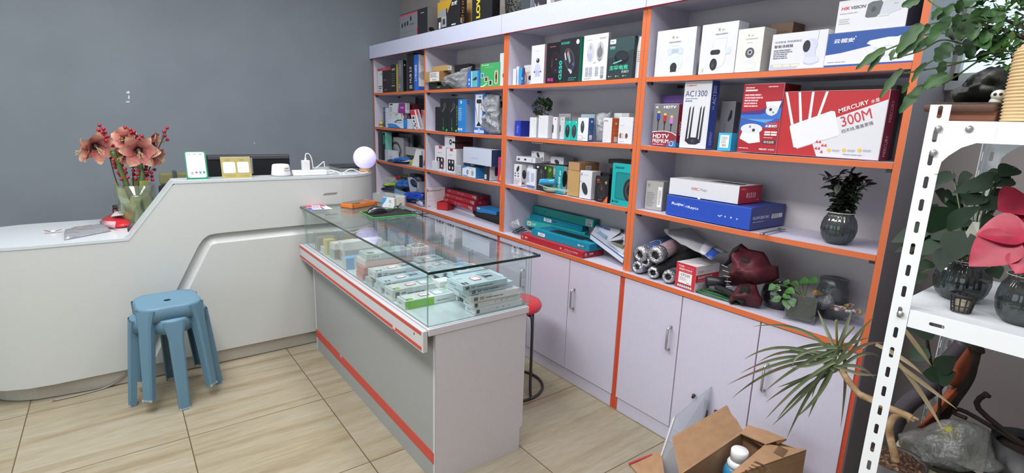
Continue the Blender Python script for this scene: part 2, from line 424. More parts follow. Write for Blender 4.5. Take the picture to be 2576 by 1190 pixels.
def bay(label, xl, xr, lp, rp, seams, hand, shelf_ext=(0, 0), outer=False, corn=(0, 0)):
    """xl..xr outer width; lp / rp thickness of the side panels; seams between the three doors"""
    t = thing('shelf_unit', label, 'shelves', (0, 0, 0), 0, 'orange edged shelf units along the wall')
    def panel(x0, x1, outside=None):
        p = MB(); p.box(x0, YF+.0012, ZB, x1, YK, ZT, LAM); p.box(x0, YF, ZB, x1, YF+.0012, 1.95, ORG)
        p.box(x0, 1.9465, 0, x1, YK, ZB-.022, LAM); p.box(x0, 1.945, 0, x1, 1.9465, ZB-.022, ORGR)
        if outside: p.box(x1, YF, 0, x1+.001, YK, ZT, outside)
        p.build('side_panel', t)
    if lp: panel(xl, xl+lp)
    if rp: panel(xr-rp, xr, SIDE_SHADED if outer else None)
    x0, x1 = xl+lp, xr-rp
    p = MB(); p.box(x0, YK-.006, .06, x1, YK, ZT, LAMD); p.build('back_panel', t)
    p = MB(); p.box(x0, YF, ZT-.02, x1, YK-.006, ZT, LAM); p.build('top_board', t)
    p = MB(); p.box(corn[0], 1.944, 1.952, corn[1], 1.96, 2.062, M('#c9cde4', .4)); p.box(corn[0], 1.944, 1.9505, corn[1], 1.96, 1.952, RED); p.build('cornice', t)
    for z in (Z1, Z2, Z3):
        p = MB(); sg = .0035                          # the boards sag a little under their load
        n = 8; P = []
        for k in range(n+1):
            u = k/n; x = x0+.001+(x1-x0-.002)*u; d = -sg*4*u*(1-u)
            P.append([(x, YF+.0012, z-.02+d), (x, YF+.0012, z+d), (x, YK-.007, z+d), (x, YK-.007, z-.02+d)])
        p.grid(P, LAM, False, True); p.add(P[0], [(0, 1, 2, 3)], LAM); p.add(P[-1], [(3, 2, 1, 0)], LAM)
        P = [[(q[0][0], YF, q[0][2]), (q[1][0], YF, q[1][2]), (q[1][0], YF+.0012, q[1][2]), (q[0][0], YF+.0012, q[0][2])] for q in P]
        p.grid(P, ORG, False, True)
        sh = p.build('shelf', t)
        for xx in (x0+.002, x1-.022):
            for yy in (YF+.012, YK-.05):
                c = MB(); c.box(xx, yy, z-.033, xx+.02, yy+.016, z-.021, CLIP); c.build('shelf_clip', sh)
    p = MB(); p.box(xl+.001, 1.9352, ZB-.022, xr-.001, YK-.006, ZB, LAM); p.box(xl+.001, 1.934, ZB-.022, xr-.001, 1.9352, ZB+.0002, ORG); p.build('worktop', t)
    p = MB(); p.box(x0, 1.947, 0, x1, 1.962, .088, LAM); p.build('plinth', t)
    p = MB(); p.box(x0, 1.949, .088, x1, 1.962, ZB-.022, RED); p.build('door_frame', t)
    ed = [xl+.004 if lp == 0 else xl+.012, *seams, xr-.012]
    for k in range(len(ed)-1):
        p = MB(); p.rbox(ed[k]+.0022, 1.94, .072, ed[k+1]-.0022, 1.9485, ZB-.026, LAM, .001, 1)
        d = p.build('door', t)
        if k == 0 and hand[0]: handle(d, ed[k+1]-.042, .50)
        if k == len(ed)-2 and hand[1]: handle(d, ed[k]+.05, .50)
    return t
bay('shelf bay in the corner against the grey wall, farthest from the plant rack', -4.765, -3.7665, .018, 0, (-4.40, -4.05), (1, 1), corn=(-4.79, -3.768))
bay('shelf bay second from the grey wall, red keyboard boxes on its lowest level', -3.766, -2.706, .018, .024, (-3.40, -3.06), (1, 1), corn=(-3.767, -2.7395))
bay('shelf bay third from the grey wall, teal keyboard boxes on its lowest level', -2.704, -1.648, .024, .021, (-2.3805, -2.0255), (1, 1), corn=(-2.7365, -1.6435))
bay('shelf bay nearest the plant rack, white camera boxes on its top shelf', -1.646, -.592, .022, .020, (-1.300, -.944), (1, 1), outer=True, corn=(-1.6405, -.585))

# ------------------------------------------------------------------ the white reception counter
RW = M('#c8ccca', .3, grain=.02); RWT = M('#ccd4d8', .22, grain=.02); STEEL = M('#b9b6ae', .35, .35)
t = thing('reception_counter', 'long white reception counter with a stepped top and a diagonal groove', 'counter', (-3.265, 0, 0))
t.location = (0, 0, 0)
XF = -3.265; ZL, ZH = .793, 1.075; Z0 = .085
def ztop(y):
    if y <= .015: return ZL
    if y >= .232: return ZH
    u = (y-.015)/.217
    return ZL+(ZH-ZL)*u
RL, RR_ = .40, .30; YL, YR = -.36, 1.12
path = []                                    # plan of the front face, from the rear of the left end to the rear of the right end
for k in range(13):
    a = math.pi*(1-k/12)/2 + math.pi/2*0
    an = math.radians(180*(1-k/12.0))
    path.append((XF-.32+.32*math.cos(an*0+math.pi-math.pi*k/12.0), YL-.36*math.sin(math.pi*k/12.0)))
ys = [YL+.06*k for k in range(1, 6)]
path += [(XF, y) for y in ys if y < -.05]
left_path = [p for p in path]
b = MB()
P = []
for x, y in left_path: P.append([(x, y, Z0), (x, y, ZL-.006), (x+.004*0, y, ZL)])
b.grid(P, RW); 
# flat front: groove outline measured on the face
up = [at_x(*q, XF) for q in ((376, 868), (410, 798), (447.6, 722.4), (473.6, 669.4), (498.8, 619), (510.6, 602.2), (524, 592.1), (540.8, 587.9), (574.5, 584), (769.4, 565.2))]
lo = [at_x(*q, XF) for q in ((384.5, 915), (430, 820), (478.7, 721.5), (507.2, 664.4), (524, 630.8), (530.8, 619), (535.8, 614.8), (544.2, 612.6), (574.5, 609.4), (771, 588))]
ysl = left_path[-1][1]
yb_u = up[0].y - (up[0].z-Z0)*(up[1].y-up[0].y)/(up[1].z-up[0].z)
yb_l = lo[0].y - (lo[0].z-Z0)*(lo[1].y-lo[0].y)/(lo[1].z-lo[0].z)
up = [Vector((XF, yb_u, Z0))]+up; lo = [Vector((XF, max(yb_l, yb_u+.006), Z0))]+lo
def ext(L_, y): a, c = L_[-2], L_[-1]; return Vector((XF, y, c.z+(c.z-a.z)/(c.y-a.y)*(y-c.y)*.0))
up.append(ext(up, YR)); lo.append(ext(lo, YR))
# panel above the groove: strips from the groove line up to the top edge
def strip(y0, y1, z00, z01):
    n = max(1, int((y1-y0)/.03))
    for i in range(n):
        a = y0+(y1-y0)*i/n; c = y0+(y1-y0)*(i+1)/n
        b.add([(XF, a, z00+(z01-z00)*i/n), (XF, c, z00+(z01-z00)*(i+1)/n), (XF, c, ztop(c)), (XF, a, ztop(a))], [(0, 1, 2, 3)], RW, True)
strip(ysl, yb_u, Z0, Z0)
for a, c in zip(up[:-1], up[1:]): strip(a.y, c.y, a.z, c.z)
D = .028
for k in range(len(up)-1):
    a, c, e, g = up[k], up[k+1], lo[k+1], lo[k]
    back = lambda p: p+Vector((-D, 0, 0))
    b.add([a, c, back(c), back(a)], [(0, 3, 2, 1)], RW)
    mid1 = back(a*.55+g*.45); mid2 = back(c*.55+e*.45)
    b.add([back(a), back(c), mid2, mid1], [(0, 3, 2, 1)], RW, True); b.add([mid1, mid2, e, g], [(0, 3, 2, 1)], RW, True)
for a, c in zip(lo[:-1], lo[1:]):
    b.add([(XF, a.y, Z0), (XF, c.y, Z0), c, a], [(0, 1, 2, 3)], RW)
R_ = [(XF-RR_+RR_*math.cos(math.radians(9*k)), YR+RR_*math.sin(math.radians(9*k))) for k in range(11)]
R_ += [(XF-.45, YR+RR_), (XF-.60, YR+RR_)]
b.grid([[(x, y, Z0), (x, y, ZH)] for x, y in R_], RW)
b.build('front_panel', t)
# tops: low desk, sloping edge and high ledge
b = MB(); TH = .03
low = [p for p in left_path]+[(XF, -.02), (XF, .015), (XF-.64, .015)]
lowo = []
for x, y in low:
    if x > XF-.639 and y < -.3:
        dx, dy = x-(XF-.32), y-YL; q = math.hypot(dx, dy); x += .003*dx/q; y += .003*dy/q
    elif x > XF-.01: x += .003
    lowo.append((x, y))
b.poly([(x, y, ZL-.012) for x, y in lowo], RWT, (0, 0, .014))
b.build('low_top', t)
b = MB()
hi = [(XF, .25)]+R_[:]+[(XF-.60, 1.12), (XF-.155, 1.02), (XF-.145, .25)]
hio = []
for x, y in hi:
    if y > YR and x < XF-.001 and x > XF-.44:
        dx, dy = x-(XF-RR_), y-YR; q = math.hypot(dx, dy); x += .003*dx/q; y += .003*dy/q
    elif x > XF-.01: x += .003
    hio.append((x, y))
b.poly([(x, y, ZH-.012) for x, y in hio], RWT, (0, 0, .014))
b.build('high_ledge', t)
b = MB(); P = []
for k in range(15):
    y = .0+.27*k/14; z = ztop(y)
    P.append([(XF+.0022, y, z+.0015), (XF-.145, y, z+.0015), (XF-.145, y, z-.03), (XF+.0022, y, z-.012)])
b.grid(P, RWT, False, True); b.build('sloping_edge', t)
b = MB(); b.box(XF-.145, .24, .05, XF-.13, 1.12, ZH-.025, RW); b.box(XF-.64, .02, .73, XF-.145, 1.12, .755, RWT); b.box(XF-.62, -.3, .0, XF-.58, 1.1, .73, RW); b.build('inner_desk', t)
b = MB()
pl = [(XF-.31+.27*math.cos(math.pi-math.pi*k/12.0), YL-.28*math.sin(math.pi*k/12.0)) for k in range(13)]+[(XF-.02, -.2), (XF-.02, YR), (XF-.32, YR+.2), (XF-.58, YR+.2), (XF-.58, -.2)]
b.poly([(x, y, .004) for x, y in pl], STEEL, (0, 0, Z0+.002)); b.build('plinth', t)
b = MB(); p0 = at_x(812, 489, XF+.001); p1 = at_x(850, 486, XF+.001)
b.poly([(XF+.001, p0.y, p0.z-.006), (XF+.001, p1.y-.012, p1.z-.006), (XF+.001, p1.y, p1.z+.006), (XF+.001, p0.y+.012, p0.z+.006)], M('#8c8588', .4)); b.build('slot', t)
# ------------------------------------------------------------------ printed cartons
def C_(h): return M(h, .42, grain=.03) if isinstance(h, str) else h
def draw(b, faces, art):
    """lay artwork on the faces of a body; each entry is (face, kind, ...)"""
    lift = {}
    for it in art:
        f, k, *a = it
        b.face(*faces[f]); b.lift = lift.get(f, .0002)
        if k == 'r': b.r(*a[:4], C_(a[4]))
        elif k == 'p': b.p(a[0], C_(a[1]))
        elif k == 'e': b.e(*a[:4], C_(a[4]), *(a[5:]))
        elif k == 'rr': b.rr(*a[:4], C_(a[4]), *(a[5:]))
        elif k == 't': b.t(a[0], a[1], a[2], a[3], C_(a[4]), **(a[5] if len(a) > 5 else {}))
        elif k == 's': b.s_(*a[:5], C_(a[5]), *(a[6:]))
        elif k == 'bar': b.r(a[0], a[1], a[2], a[3], C_('#f2f2f2')); w = a[2]-a[0]; h = a[3]-a[1]; b.bar(a[0]+w*.08, a[1]+h*.12, a[2]-w*.08, a[3]-h*.12, C_('#222222'))
        elif k == 'mouse':
            x, y, s_, c1 = a[:4]; rot = a[4] if len(a) > 4 else 0; q = b.lv/b.lu; c2 = a[5] if len(a) > 5 else '#6a6a70'
            b.e(x, y, s_*.55, s_, C_(c1), rot, 22)
            cs, sn = math.cos(rot), math.sin(rot)
            o = lambda u, v: (x+(u*cs-v*sn)*q, y+u*sn+v*cs)
            b.p([o(-.02*s_, .15*s_), o(.02*s_, .15*s_), o(.02*s_, .95*s_), o(-.02*s_, .95*s_)], C_(c2))
            ox, oy = o(0, .5*s_); b.e(ox, oy, s_*.09, s_*.2, C_(c2), rot, 12)
        elif k == 'cable':
            x, y, s_, c1 = a[:4]
            b.p([(x, y), (x+s_*.35, y+s_*.22), (x+s_*.8, y+s_*.2), (x+s_*.8, y-s_*.2), (x+s_*.35, y-s_*.22)], C_(c1)); b.r(x+s_*.8, y-s_*.1, x+s_, y+s_*.1, C_('#a8aab0'))
        lift[f] = b.lift
def carton(name, label, cat, group, o, w, d, h, yaw=0.0, col='#d8d9de', art=(), F=None, R=None, T=None, L=None, stick=(), rnd=.0012, tilt=None, sname='price_sticker'):
    """a printed box: o = front lower left corner, w along the front, d to the rear, h up"""
    m = C_(col); b = MB()
    if .73 < o[2] < 1.95 and o[1] > 1.9 and tilt is None:      # keep it between the panels of its bay
        o = Vector(o); o.z += .0008; cy, sy = math.cos(yaw), math.sin(yaw)
        mx = o.x+w*.5*cy-d*.5*sy; lo_, hi_ = min(((-4.746, -3.768), (-3.747, -2.732), (-2.678, -1.671), (-1.622, -.614)), key=lambda q: abs(mx-(q[0]+q[1])/2))
        if cy > .9: d = max(.006, min(d, (2.236-o.y-max(0, w*sy))/cy))
        xs_ = [o.x, o.x+w*cy, o.x-d*sy, o.x+w*cy-d*sy]
        if min(xs_) < lo_: o.x += lo_-min(xs_)+.001
        xs_ = [o.x, o.x+w*cy, o.x-d*sy, o.x+w*cy-d*sy]
        if max(xs_) > hi_: w = max(.01, w-(max(xs_)-hi_)/max(.3, cy)-.001)
    b.rbox(0, 0, 0, w, d, h, m, rnd, 1)
    e = .0001
    fc = {'F': ((0, -e, 0), (w, 0, 0), (0, 0, h)), 'R': ((w+e, 0, 0), (0, d, 0), (0, 0, h)), 'T': ((0, 0, h+e), (w, 0, 0), (0, d, 0)), 'L': ((-e, d, 0), (0, -d, 0), (0, 0, h)),
          'N': ((w, d+e, 0), (-w, 0, 0), (0, 0, h))}
    base = [(k, 'r', .004, .004, .996, .996, v) for k, v in (('F', F), ('R', R), ('T', T), ('L', L)) if v]
    draw(b, fc, base+list(art))
    ob = b.build(name); ob.location = Vector(o); ob.rotation_euler = (0, 0, yaw) if tilt is None else (tilt[0], tilt[1], yaw)
    tag(ob, label, cat, group)
    if stick:
        s = MB(); fc2 = {k: (Vector(v[0])+Vector(v[1]).cross(Vector(v[2])).normalized()*.0014, v[1], v[2]) for k, v in fc.items()}
        draw(s, fc2, stick); s.build(sname, ob)
    return ob
def BX(name, label, cat, group, cr, xl, xr, yt, yb, z0, Y=1.975, d=.07, ang=0.0, xs=None, **kw):
    """carton standing on a level z0, its front lower edge seen between pixels xl and xr, its top at yt"""
    pl = cr(xl, yb); pr_ = cr(xr, yb); A = at_y(*pl, Y); A.z = z0
    dirv = Vector((math.cos(ang), math.sin(ang), 0))
    r_ = ray(*pr_); n2 = Vector((-r_.y, r_.x, 0))
    w = -(A-CAM).dot(n2)/dirv.dot(n2)
    w = max(.006, w)
    # height from the top pixel above the left corner
    pt = cr(xl, yt); rt = ray(*pt); k = math.hypot(A.x, A.y)/math.hypot(rt.x, rt.y); h = max(.006, EYE+rt.z*k-z0)
    if xs is not None:
        B_ = A+dirv*w; q = Vector((-dirv.y, dirv.x, 0)); rs = ray(*cr(xs, yb)); n3 = Vector((-rs.y, rs.x, 0))
        den = q.dot(n3); d_ = -(B_-CAM).dot(n3)/den if abs(den) > 1e-6 else d
        if 0.005 < d_ < .27: d = d_
    return carton(name, label, cat, group, A, w, d, h, ang, **kw)
def flat(name, label, cat, group, px, z0, lx, ly, h, yaw=0.0, **kw):
    """carton lying on level z0, px = pixel of its nearest lower corner"""
    c = at_z(*px, z0); c.y = max(c.y, .8815); c.x = min(c.x, -1.664-max(0, -ly*math.sin(-yaw))); c.x = max(c.x, -3.208+lx); ly = min(ly, 1.330-c.y-max(0, -lx*math.sin(yaw))); o = c - Vector((math.cos(yaw), math.sin(yaw), 0))*lx
    return carton(name, label, cat, group, o, lx, ly, h, yaw, **kw)

cA = crop(920, 0, 4.576); cB = crop(920, 220, 3.5); cC = crop(1260, 60, 4.576); cD = crop(1260, 280, 2.975); cE = crop(1600, 0, 2.975); cF = crop(1900, 0, 2.704)
cG = crop(1560, 400, 2.587); cH = crop(740, 480, 3.132); cI = crop(860, 480, 4.958); cJ = crop(2100, 0, 2.975); cK = crop(2150, 380, 2.479); cL = crop(2100, 780, 2.903)
cM = crop(1560, 780, 2.903); cN = crop(0, 280, 2.976); cO = crop(380, 340, 4.293); cQ = crop(940, 250, 13.22); cR = crop(940, 320, 5.95); cS = crop(1560, 560, 4.958)
cT = crop(160, 290, 3.72); cU = crop(1260, 350, 7.0); cV = crop(1180, 0, 10.73); cW = crop(2376, 0, 3.72); cX = crop(2230, 960, 5.174)

# ------------------------------------------------------------------ glass topped display counter
GX0, GX1, GY0, GY1 = -3.2495, -1.642, .898, 1.336
CLAM = M('#c9c6cb', .45); CGREY = M('#989a9a', .5); STR = M('#c2483c', .5)
GL = clear('#bfe2d8', .02, .08, .005, tint=.10, fac=.95); GEDGE = M('#22332e', .15); GEDGE2 = clear('#8fb5a8', .55, .3)
t = thing('display_counter', 'grey glass-topped display counter with red stripes in front of the shelving', 'counter')
b = MB()
prof = [(GY0, 0), (1.322, 0), (1.322, .105), (GY1, .115), (GY1, .645), (GY0, .645)]
b.poly([(GX1-.018, y, z) for y, z in prof], CLAM, (.018, 0, 0)); b.build('end_panel', t)
b = MB(); b.poly([(GX0+.07, y, z) for y, z in prof], CLAM, (.018, 0, 0)); b.build('end_panel', t)
b = MB(); b.box(GX0+.088, GY0+.001, 0, GX1-.018, GY0+.018, .645, CGREY); fp = b.build('front_panel', t)
b = MB(); x1 = at_y(*crop(760, 780, 8.5)(795, 930), GY0).x; x2 = at_y(*crop(760, 780, 8.5)(860, 1040), GY0).x
b.box(GX0+.07, GY0-.001, .085, x1, GY0+.001, .135, STR); b.box(x1, GY0-.001, .085, x2, GY0+.001, .118, STR); b.box(x2, GY0-.001, .085, GX1-.010, GY0+.001, .135, STR)
b.build('stripe', fp)['label'] = 'chipped red stripe'
b = MB(); b.box(GX1-.0095, GY0-.0006, 0, GX1, GY0+.0006, .645, M('#bdbac0', .5)); b.build('edge_band', t)
b = MB(); b.box(GX0+.088, GY0+.05, .3, GX1-.018, GY1-.01, .312, CLAM); b.box(GX0+.088, GY1-.012, 0, GX1-.018, GY1, .64, CLAM); b.build('inner_body', t)
b = MB(); b.rbox(GX0+.02, .868, .645, GX1+.004, 1.347, .674, CLAM, .002, 1); b.box(GX0+.03, .875, .674, GX1-.003, 1.34, .6765, M('#c4d2d8', .12)); b.build('deck', t)
b = MB(); b.rbox(GX0, .846, .582, GX1, .866, .669, M('#c4c5c7', .45), .002, 1); fa = b.build('fascia', t)
xg = at_y(*cH(1000, 1120), .846).x; xn0 = at_y(*cH(775, 1065), .846).x; xn1 = at_y(*cH(797, 1080), .846).x
b = MB(); b.box(GX0, .8448, .650, xg, .847, .664, STR); b.build('stripe', fa)
b = MB(); b.box(GX0, .8448, .590, xn0, .847, .604, STR); b.box(xn0, .8448, .582, xn1, .847, .590, STR); b.box(xn1, .8448, .590, GX1-.012, .847, .604, STR); b.build('stripe', fa)
b = MB(); q = at_y(*cH(945, 1125), .846); b.box(q.x-.003, .845, q.z-.004, q.x+.003, .847, q.z+.004, M('#333333')); b.build('screw', fa)
def pane(name, x0, y0, z0, x1, y1, z1, th, edge):
    """glass sheet with coloured rim; th = index of the thin axis"""
    b = MB(); lo_ = [x0, y0, z0]; hi_ = [x1, y1, z1]
    v = [(lo_[0] if not i & 1 else hi_[0], lo_[1] if not i & 2 else hi_[1], lo_[2] if not i & 4 else hi_[2]) for i in range(8)]
    for ax, (f0, f1) in enumerate((((0, 4, 6, 2), (1, 3, 7, 5)), ((0, 1, 5, 4), (2, 6, 7, 3)), ((0, 2, 3, 1), (4, 5, 7, 6)))):
        for f in (f0, f1): b.add([v[i] for i in f], [(0, 1, 2, 3)], GL if ax == th else edge)
    return b.build(name, t)
pane('top_pane', GX0-.0095, .862, .889, -1.628, 1.388, .899, 2, GEDGE)
pane('front_pane', GX0+.05, .873, .6765, -1.6615, .879, .889, 1, GEDGE2)
pane('end_pane', -1.661, .873, .6765, -1.655, 1.365, .889, 0, GEDGE2)
pane('end_pane', GX0+.03, .873, .6765, GX0+.036, 1.365, .889, 0, GEDGE2)
pane('back_pane', GX0+.05, 1.336, .6765, -2.38, 1.341, .886, 1, GEDGE2)
pane('back_pane', -2.5, 1.344, .6765, -1.67, 1.349, .886, 1, GEDGE2)
b = MB(); b.box(GX0+.03, 1.333, .6765, GX1-.01, 1.352, .682, M('#b7c2c4', .3, .5)); b.build('rail', t)

# ------------------------------------------------------------------ stacked plastic stools
BLUE = M('#5f849a', .5, grain=.03)
def stool(label, loc, rz, rs=1.0):
    """round stool: dished seat with lobes running down into four splayed legs"""
    t = thing('stool', label, 'stool', loc, rz, 'stacked blue stools'); t.scale = (rs, rs, 1)
    H = .455; n = 48
    def rad(a):      # lobed seat outline
        return .150+.014*math.cos(4*a)
    b = MB(); rows = []
    for r_, z in ((.016, H-.006), (.05, H-.003), (.10, H-.001), (.130, H), ):
        rows.append([(r_*math.cos(2*math.pi*i/n), r_*math.sin(2*math.pi*i/n), z) for i in range(n)])
    for f, z in ((.97, H-.001), (1.0, H-.007), (1.012, H-.03), (1.02, H-.068)):
        rows.append([(rad(2*math.pi*i/n)*f*math.cos(2*math.pi*i/n), rad(2*math.pi*i/n)*f*math.sin(2*math.pi*i/n), z) for i in range(n)])
    rows += [[(x*.965, y*.965, z) for x, y, z in rows[-1]], [(x*.95, y*.95, H-.012) for x, y, z in rows[-3]], [(.016*math.cos(2*math.pi*i/n), .016*math.sin(2*math.pi*i/n), H-.014) for i in range(n)]]
    rows.append(rows[0])
    b.grid(rows, BLUE, True, True); b.build('seat', t)
    for k in range(4):
        a = math.pi/2*k; b = MB(); rows = []
        hx, hy = math.cos(a), math.sin(a); sx, sy = -hy, hx
        for u in (0, .06, .12, .2, .5, 1.0):
            z = H-.012-(H-.012)*u; rr_ = .150+.004+.044*u**.9; wd = .034*(1-.30*u) if u > .15 else .034+.014*(.15-u)/.15; dp = .030*(1-.35*u)
            c = (rr_*hx, rr_*hy)
            rows.append([(c[0]+sx*wd+hx*.004, c[1]+sy*wd+hy*.004, z), (c[0]+sx*wd*.7+hx*.012, c[1]+sy*wd*.7+hy*.012, z), (c[0]-sx*wd*.7+hx*.012, c[1]-sy*wd*.7+hy*.012, z), (c[0]-sx*wd+hx*.004, c[1]-sy*wd+hy*.004, z),
                         (c[0]-sx*wd-hx*dp, c[1]-sy*wd-hy*dp, z), (c[0]-sx*(wd-.006)-hx*dp, c[1]-sy*(wd-.006)-hy*dp, z), (c[0]-sx*(wd-.006), c[1]-sy*(wd-.006), z), (c[0]+sx*(wd-.006), c[1]+sy*(wd-.006), z), (c[0]+sx*(wd-.006)-hx*dp, c[1]+sy*(wd-.006)-hy*dp, z), (c[0]+sx*wd-hx*dp, c[1]+sy*wd-hy*dp, z)])
        b.grid(rows, BLUE, True, True); b.add(rows[-1], [tuple(range(10))], BLUE); lg = b.build('leg', t)
        lg.data.polygons.foreach_set('use_smooth', [False]*len(lg.data.polygons))
        c = MB(); z = .008; rr_ = .198; c.T = None
        c.box(-.0235, -.0185, 0, .0235, .0115, .010, M('#b7b3a8', .6)); f = c.build('foot_pad', lg); f.location = (rr_*hx, rr_*hy, 0); f.rotation_euler = (0, 0, a-math.pi/2)
    return t
S0 = Vector((-3.022, .137, 0))
stool('lower of the two stacked blue plastic stools, feet turned between the upper legs', S0, math.radians(4), 1.0)
stool('upper of the two stacked blue plastic stools, seat with a centre hole', S0+Vector((0, 0, .062)), math.radians(49), .985)

# ------------------------------------------------------------------ red seat bar stool behind the display counter
t = thing('bar_stool', 'red round seat stool with black wire legs behind the display counter', 'stool', (0, 0, 0))
RS = Vector((-2.13, 1.63, 0)); t.location = RS
REDS = M('#c8323a', .35); BLK = M('#4a4648', .35, .6)
b = MB(); b.lathe([(.001, .462), (.14, .462), (.156, .468), (.161, .482), (.155, .497), (.13, .505), (.001, .508)], REDS, n=36); b.build('seat', t)
b = MB(); b.tube([(.185*math.cos(a), .185*math.sin(a), .008) for a in [2*math.pi*k/40 for k in range(41)]], .0075, BLK, 8); b.build('foot_ring', t)
for k in range(4):
    a = math.radians(5+90*k); b = MB()
    P = smooth_path([(.07*math.cos(a), .07*math.sin(a), .458), (.135*math.cos(a), .135*math.sin(a), .457), (.158*math.cos(a), .158*math.sin(a), .435), (.163*math.cos(a), .163*math.sin(a), .3), (.166*math.cos(a), .166*math.sin(a), .045), (.183*math.cos(a), .183*math.sin(a), .009)], 5)
    b.tube(P, .0075, BLK, 8); b.build('leg', t)

# ------------------------------------------------------------------ white slotted angle rack
RK = M('#eef2f5', .35, grain=.01); BOLT = M('#b9b9b5', .3, .8); RKD = M('#d4d8dc', .4)
t = thing('plant_rack', 'white slotted angle steel rack carrying potted plants by the window', 'rack')
RX0, RX1, RY0, RY1 = -.389, .61, 1.4, 1.9
def slotted(parent, o, L, u, v, wd, th, nslots, first, pitch, sl=.026, sw=.0085, notch=False):
    """slotted strip: o start, u along, v across; built as strips round each slot"""
    b = MB(); o = Vector(o); u = Vector(u); v = Vector(v); n = u.cross(v)*th
    def q(a0, a1, c0, c1): b.poly([o+u*a0+v*c0, o+u*a1+v*c0, o+u*a1+v*c1, o+u*a0+v*c1], RK, n)
    c0 = wd*.5-sw/2; c1 = c0+sw
    q(0, L, 0, c0); q(0, L, c1, wd); a = 0
    for k in range(nslots):
        s0 = first+pitch*k
        if s0 > L: break
        q(a, s0, c0, c1); a = min(L, s0+sl)
        rr_ = sw/2                                       # rounded slot ends
        for e_, sg in ((s0, 1), (s0+sl, -1)):
            if e_ < L and e_ > .002:
                for ca, cb in ((c0, 1), (c1, -1)):
                    b.poly([o+u*e_+v*ca, o+u*(e_+sg*rr_*.55)+v*ca, o+u*e_+v*(ca+cb*rr_*.6)], RK, n)
    if a < L: q(a, L, c0, c1)
    return b
def upright(x, y, sx, sy):
    """angle with a wide slotted face and a return flange"""
    b = slotted(None, (x, y, 0), 1.503, (0, 0, 1), (sx, 0, 0), .035, .0018, 31, -.010, .0495)
    b2 = slotted(None, (x+ (.0005 if sx > 0 else -.0005), y+.0018*sy, 0), 1.503, (0, 0, 1), (0, sy, 0), .034, .0018, 31, -.010, .0495)
    o_ = len(b.v); b.v += b2.v; b.f += [tuple(o_+i for i in f) for f in b2.f]; b.m += b2.m; b.sm += b2.sm
    return b.build('upright', t)
for x, sx in ((RX0, 1), (RX1, -1)):
    for y, sy in ((RY0, 1), (RY1, -1)): upright(x, y, sx, sy)
def rack_beam(z, h):
    for y, sy in ((RY0+.002, 1), (RY1-.002, -1)):
        b = slotted(None, (RX0+.036, y, z-h), RX1-RX0-.072, (1, 0, 0), (0, 0, 1), h, .0018, 20, .038, .155, sl=.028, sw=.008); b.build('beam', t)
    for x in (RX0+.002, RX1-.004):
        b = MB(); b.box(x, RY0+.035, z-h, x+.0018, RY1-.035, z, RK); b.build('beam', t)
for z in (1.054, .32):
    rack_beam(z, .040)
    b = MB(); b.rbox(RX0+.003, RY0+.0045, z-.004, RX1-.003, RY1-.004, z, M('#dfe4e8', .35), .001, 1); b.build('shelf_board', t)
b = MB(); b.box(RX0+.036, RY0-.002, 1.427, RX1-.036, RY0, 1.470, RK); b.build('beam', t)
b = MB(); b.box(RX0+.036, RY1, 1.427, RX1-.036, RY1+.002, 1.470, RK); b.build('beam', t)
for x in (RX0+.002, RX1-.004):
    b = MB(); b.box(x, RY0+.035, 1.43, x+.0018, RY1-.035, 1.470, RK); b.build('beam', t)
b = MB(); b.rbox(RX0+.003, RY0+.002, 1.463, RX1-.003, RY1-.002, 1.469, M('#dfe4e8', .35), .001, 1); b.build('shelf_board', t)
for y in (RY0-.0028, RY1+.0005):
    b = MB(); gz = 1.470
    b.poly([(RX0+.030, y, gz), (RX0+.115, y, gz), (RX0+.115, y, 1.427), (RX0+.088, y, 1.427), (RX0+.066, y, 1.4165), (RX0+.048, y, 1.399), (RX0+.038, y, 1.385), (RX0+.036, y, 1.36), (RX0+.030, y, 1.36)], RK, (0, .0018, 0)); b.build('corner_plate', t)
for px, py in (crop(2220, 230, 5.95)(838, 557), crop(2220, 230, 5.95)(1300, 562), crop(2220, 230, 5.95)(765, 915), cK(490, 10), cK(285, 1015)):
    p = at_y(px, py, RY0-.004); b = MB()
    b.T = Matrix.Translation(p) @ Matrix.Rotation(math.pi/2, 4, 'X'); b.lathe([(.0068, 0), (.0068, .0012), (.0046, .0018), (.0046, .004), (.0026, .005), (.0001, .0052)], BOLT, n=14); b.build('bolt', t)
# ------------------------------------------------------------------ bay nearest the rack: cameras, routers
W_ = '#f1f2f4'; LG = '#c9cbd0'; GR = '#8d9096'; DK = '#26262c'; NV = '#2a3f8f'
g1 = 'white camera boxes on the top shelf'
logo = lambda x, y, s: [('F', 'e', x, y+s, s*.7, s*.7, '#5b8fd0'), ('F', 'e', x+s*1.2, y+s, s*.7, s*.7, '#e2574c'), ('F', 'e', x, y-s*.2, s*.7, s*.7, '#f2b63c'), ('F', 'e', x+s*1.2, y-s*.2, s*.7, s*.7, '#6fb56a')]
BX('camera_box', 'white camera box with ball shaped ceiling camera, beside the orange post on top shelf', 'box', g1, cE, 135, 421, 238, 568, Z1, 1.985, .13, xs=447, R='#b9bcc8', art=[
   *logo(.42, .82, .02), ('F', 't', '萤石', .50, .80, .035, '#8a8f96'), ('F', 't', '智能家居摄像机', .34, .71, .035, '#6c7078', dict(maxw=.3)), ('F', 'rr', .40, .65, .58, .685, '#e2e6ea', .4),
   ('F', 'rr', .32, .46, .70, .60, '#c7d2df', .2), ('F', 'r', .42, .47, .60, .58, '#aebccb'), ('F', 'e', .52, .28, .19, .21, '#dfe7ee'), ('F', 'e', .52, .28, .165, .185, '#cfdae4'), ('F', 'e', .50, .19, .09, .10, '#2b2b31'), ('F', 'r', .422, .09, .578, .19, '#2b2b31'), ('F', 'e', .52, .45, .10, .03, '#e8eef3')])
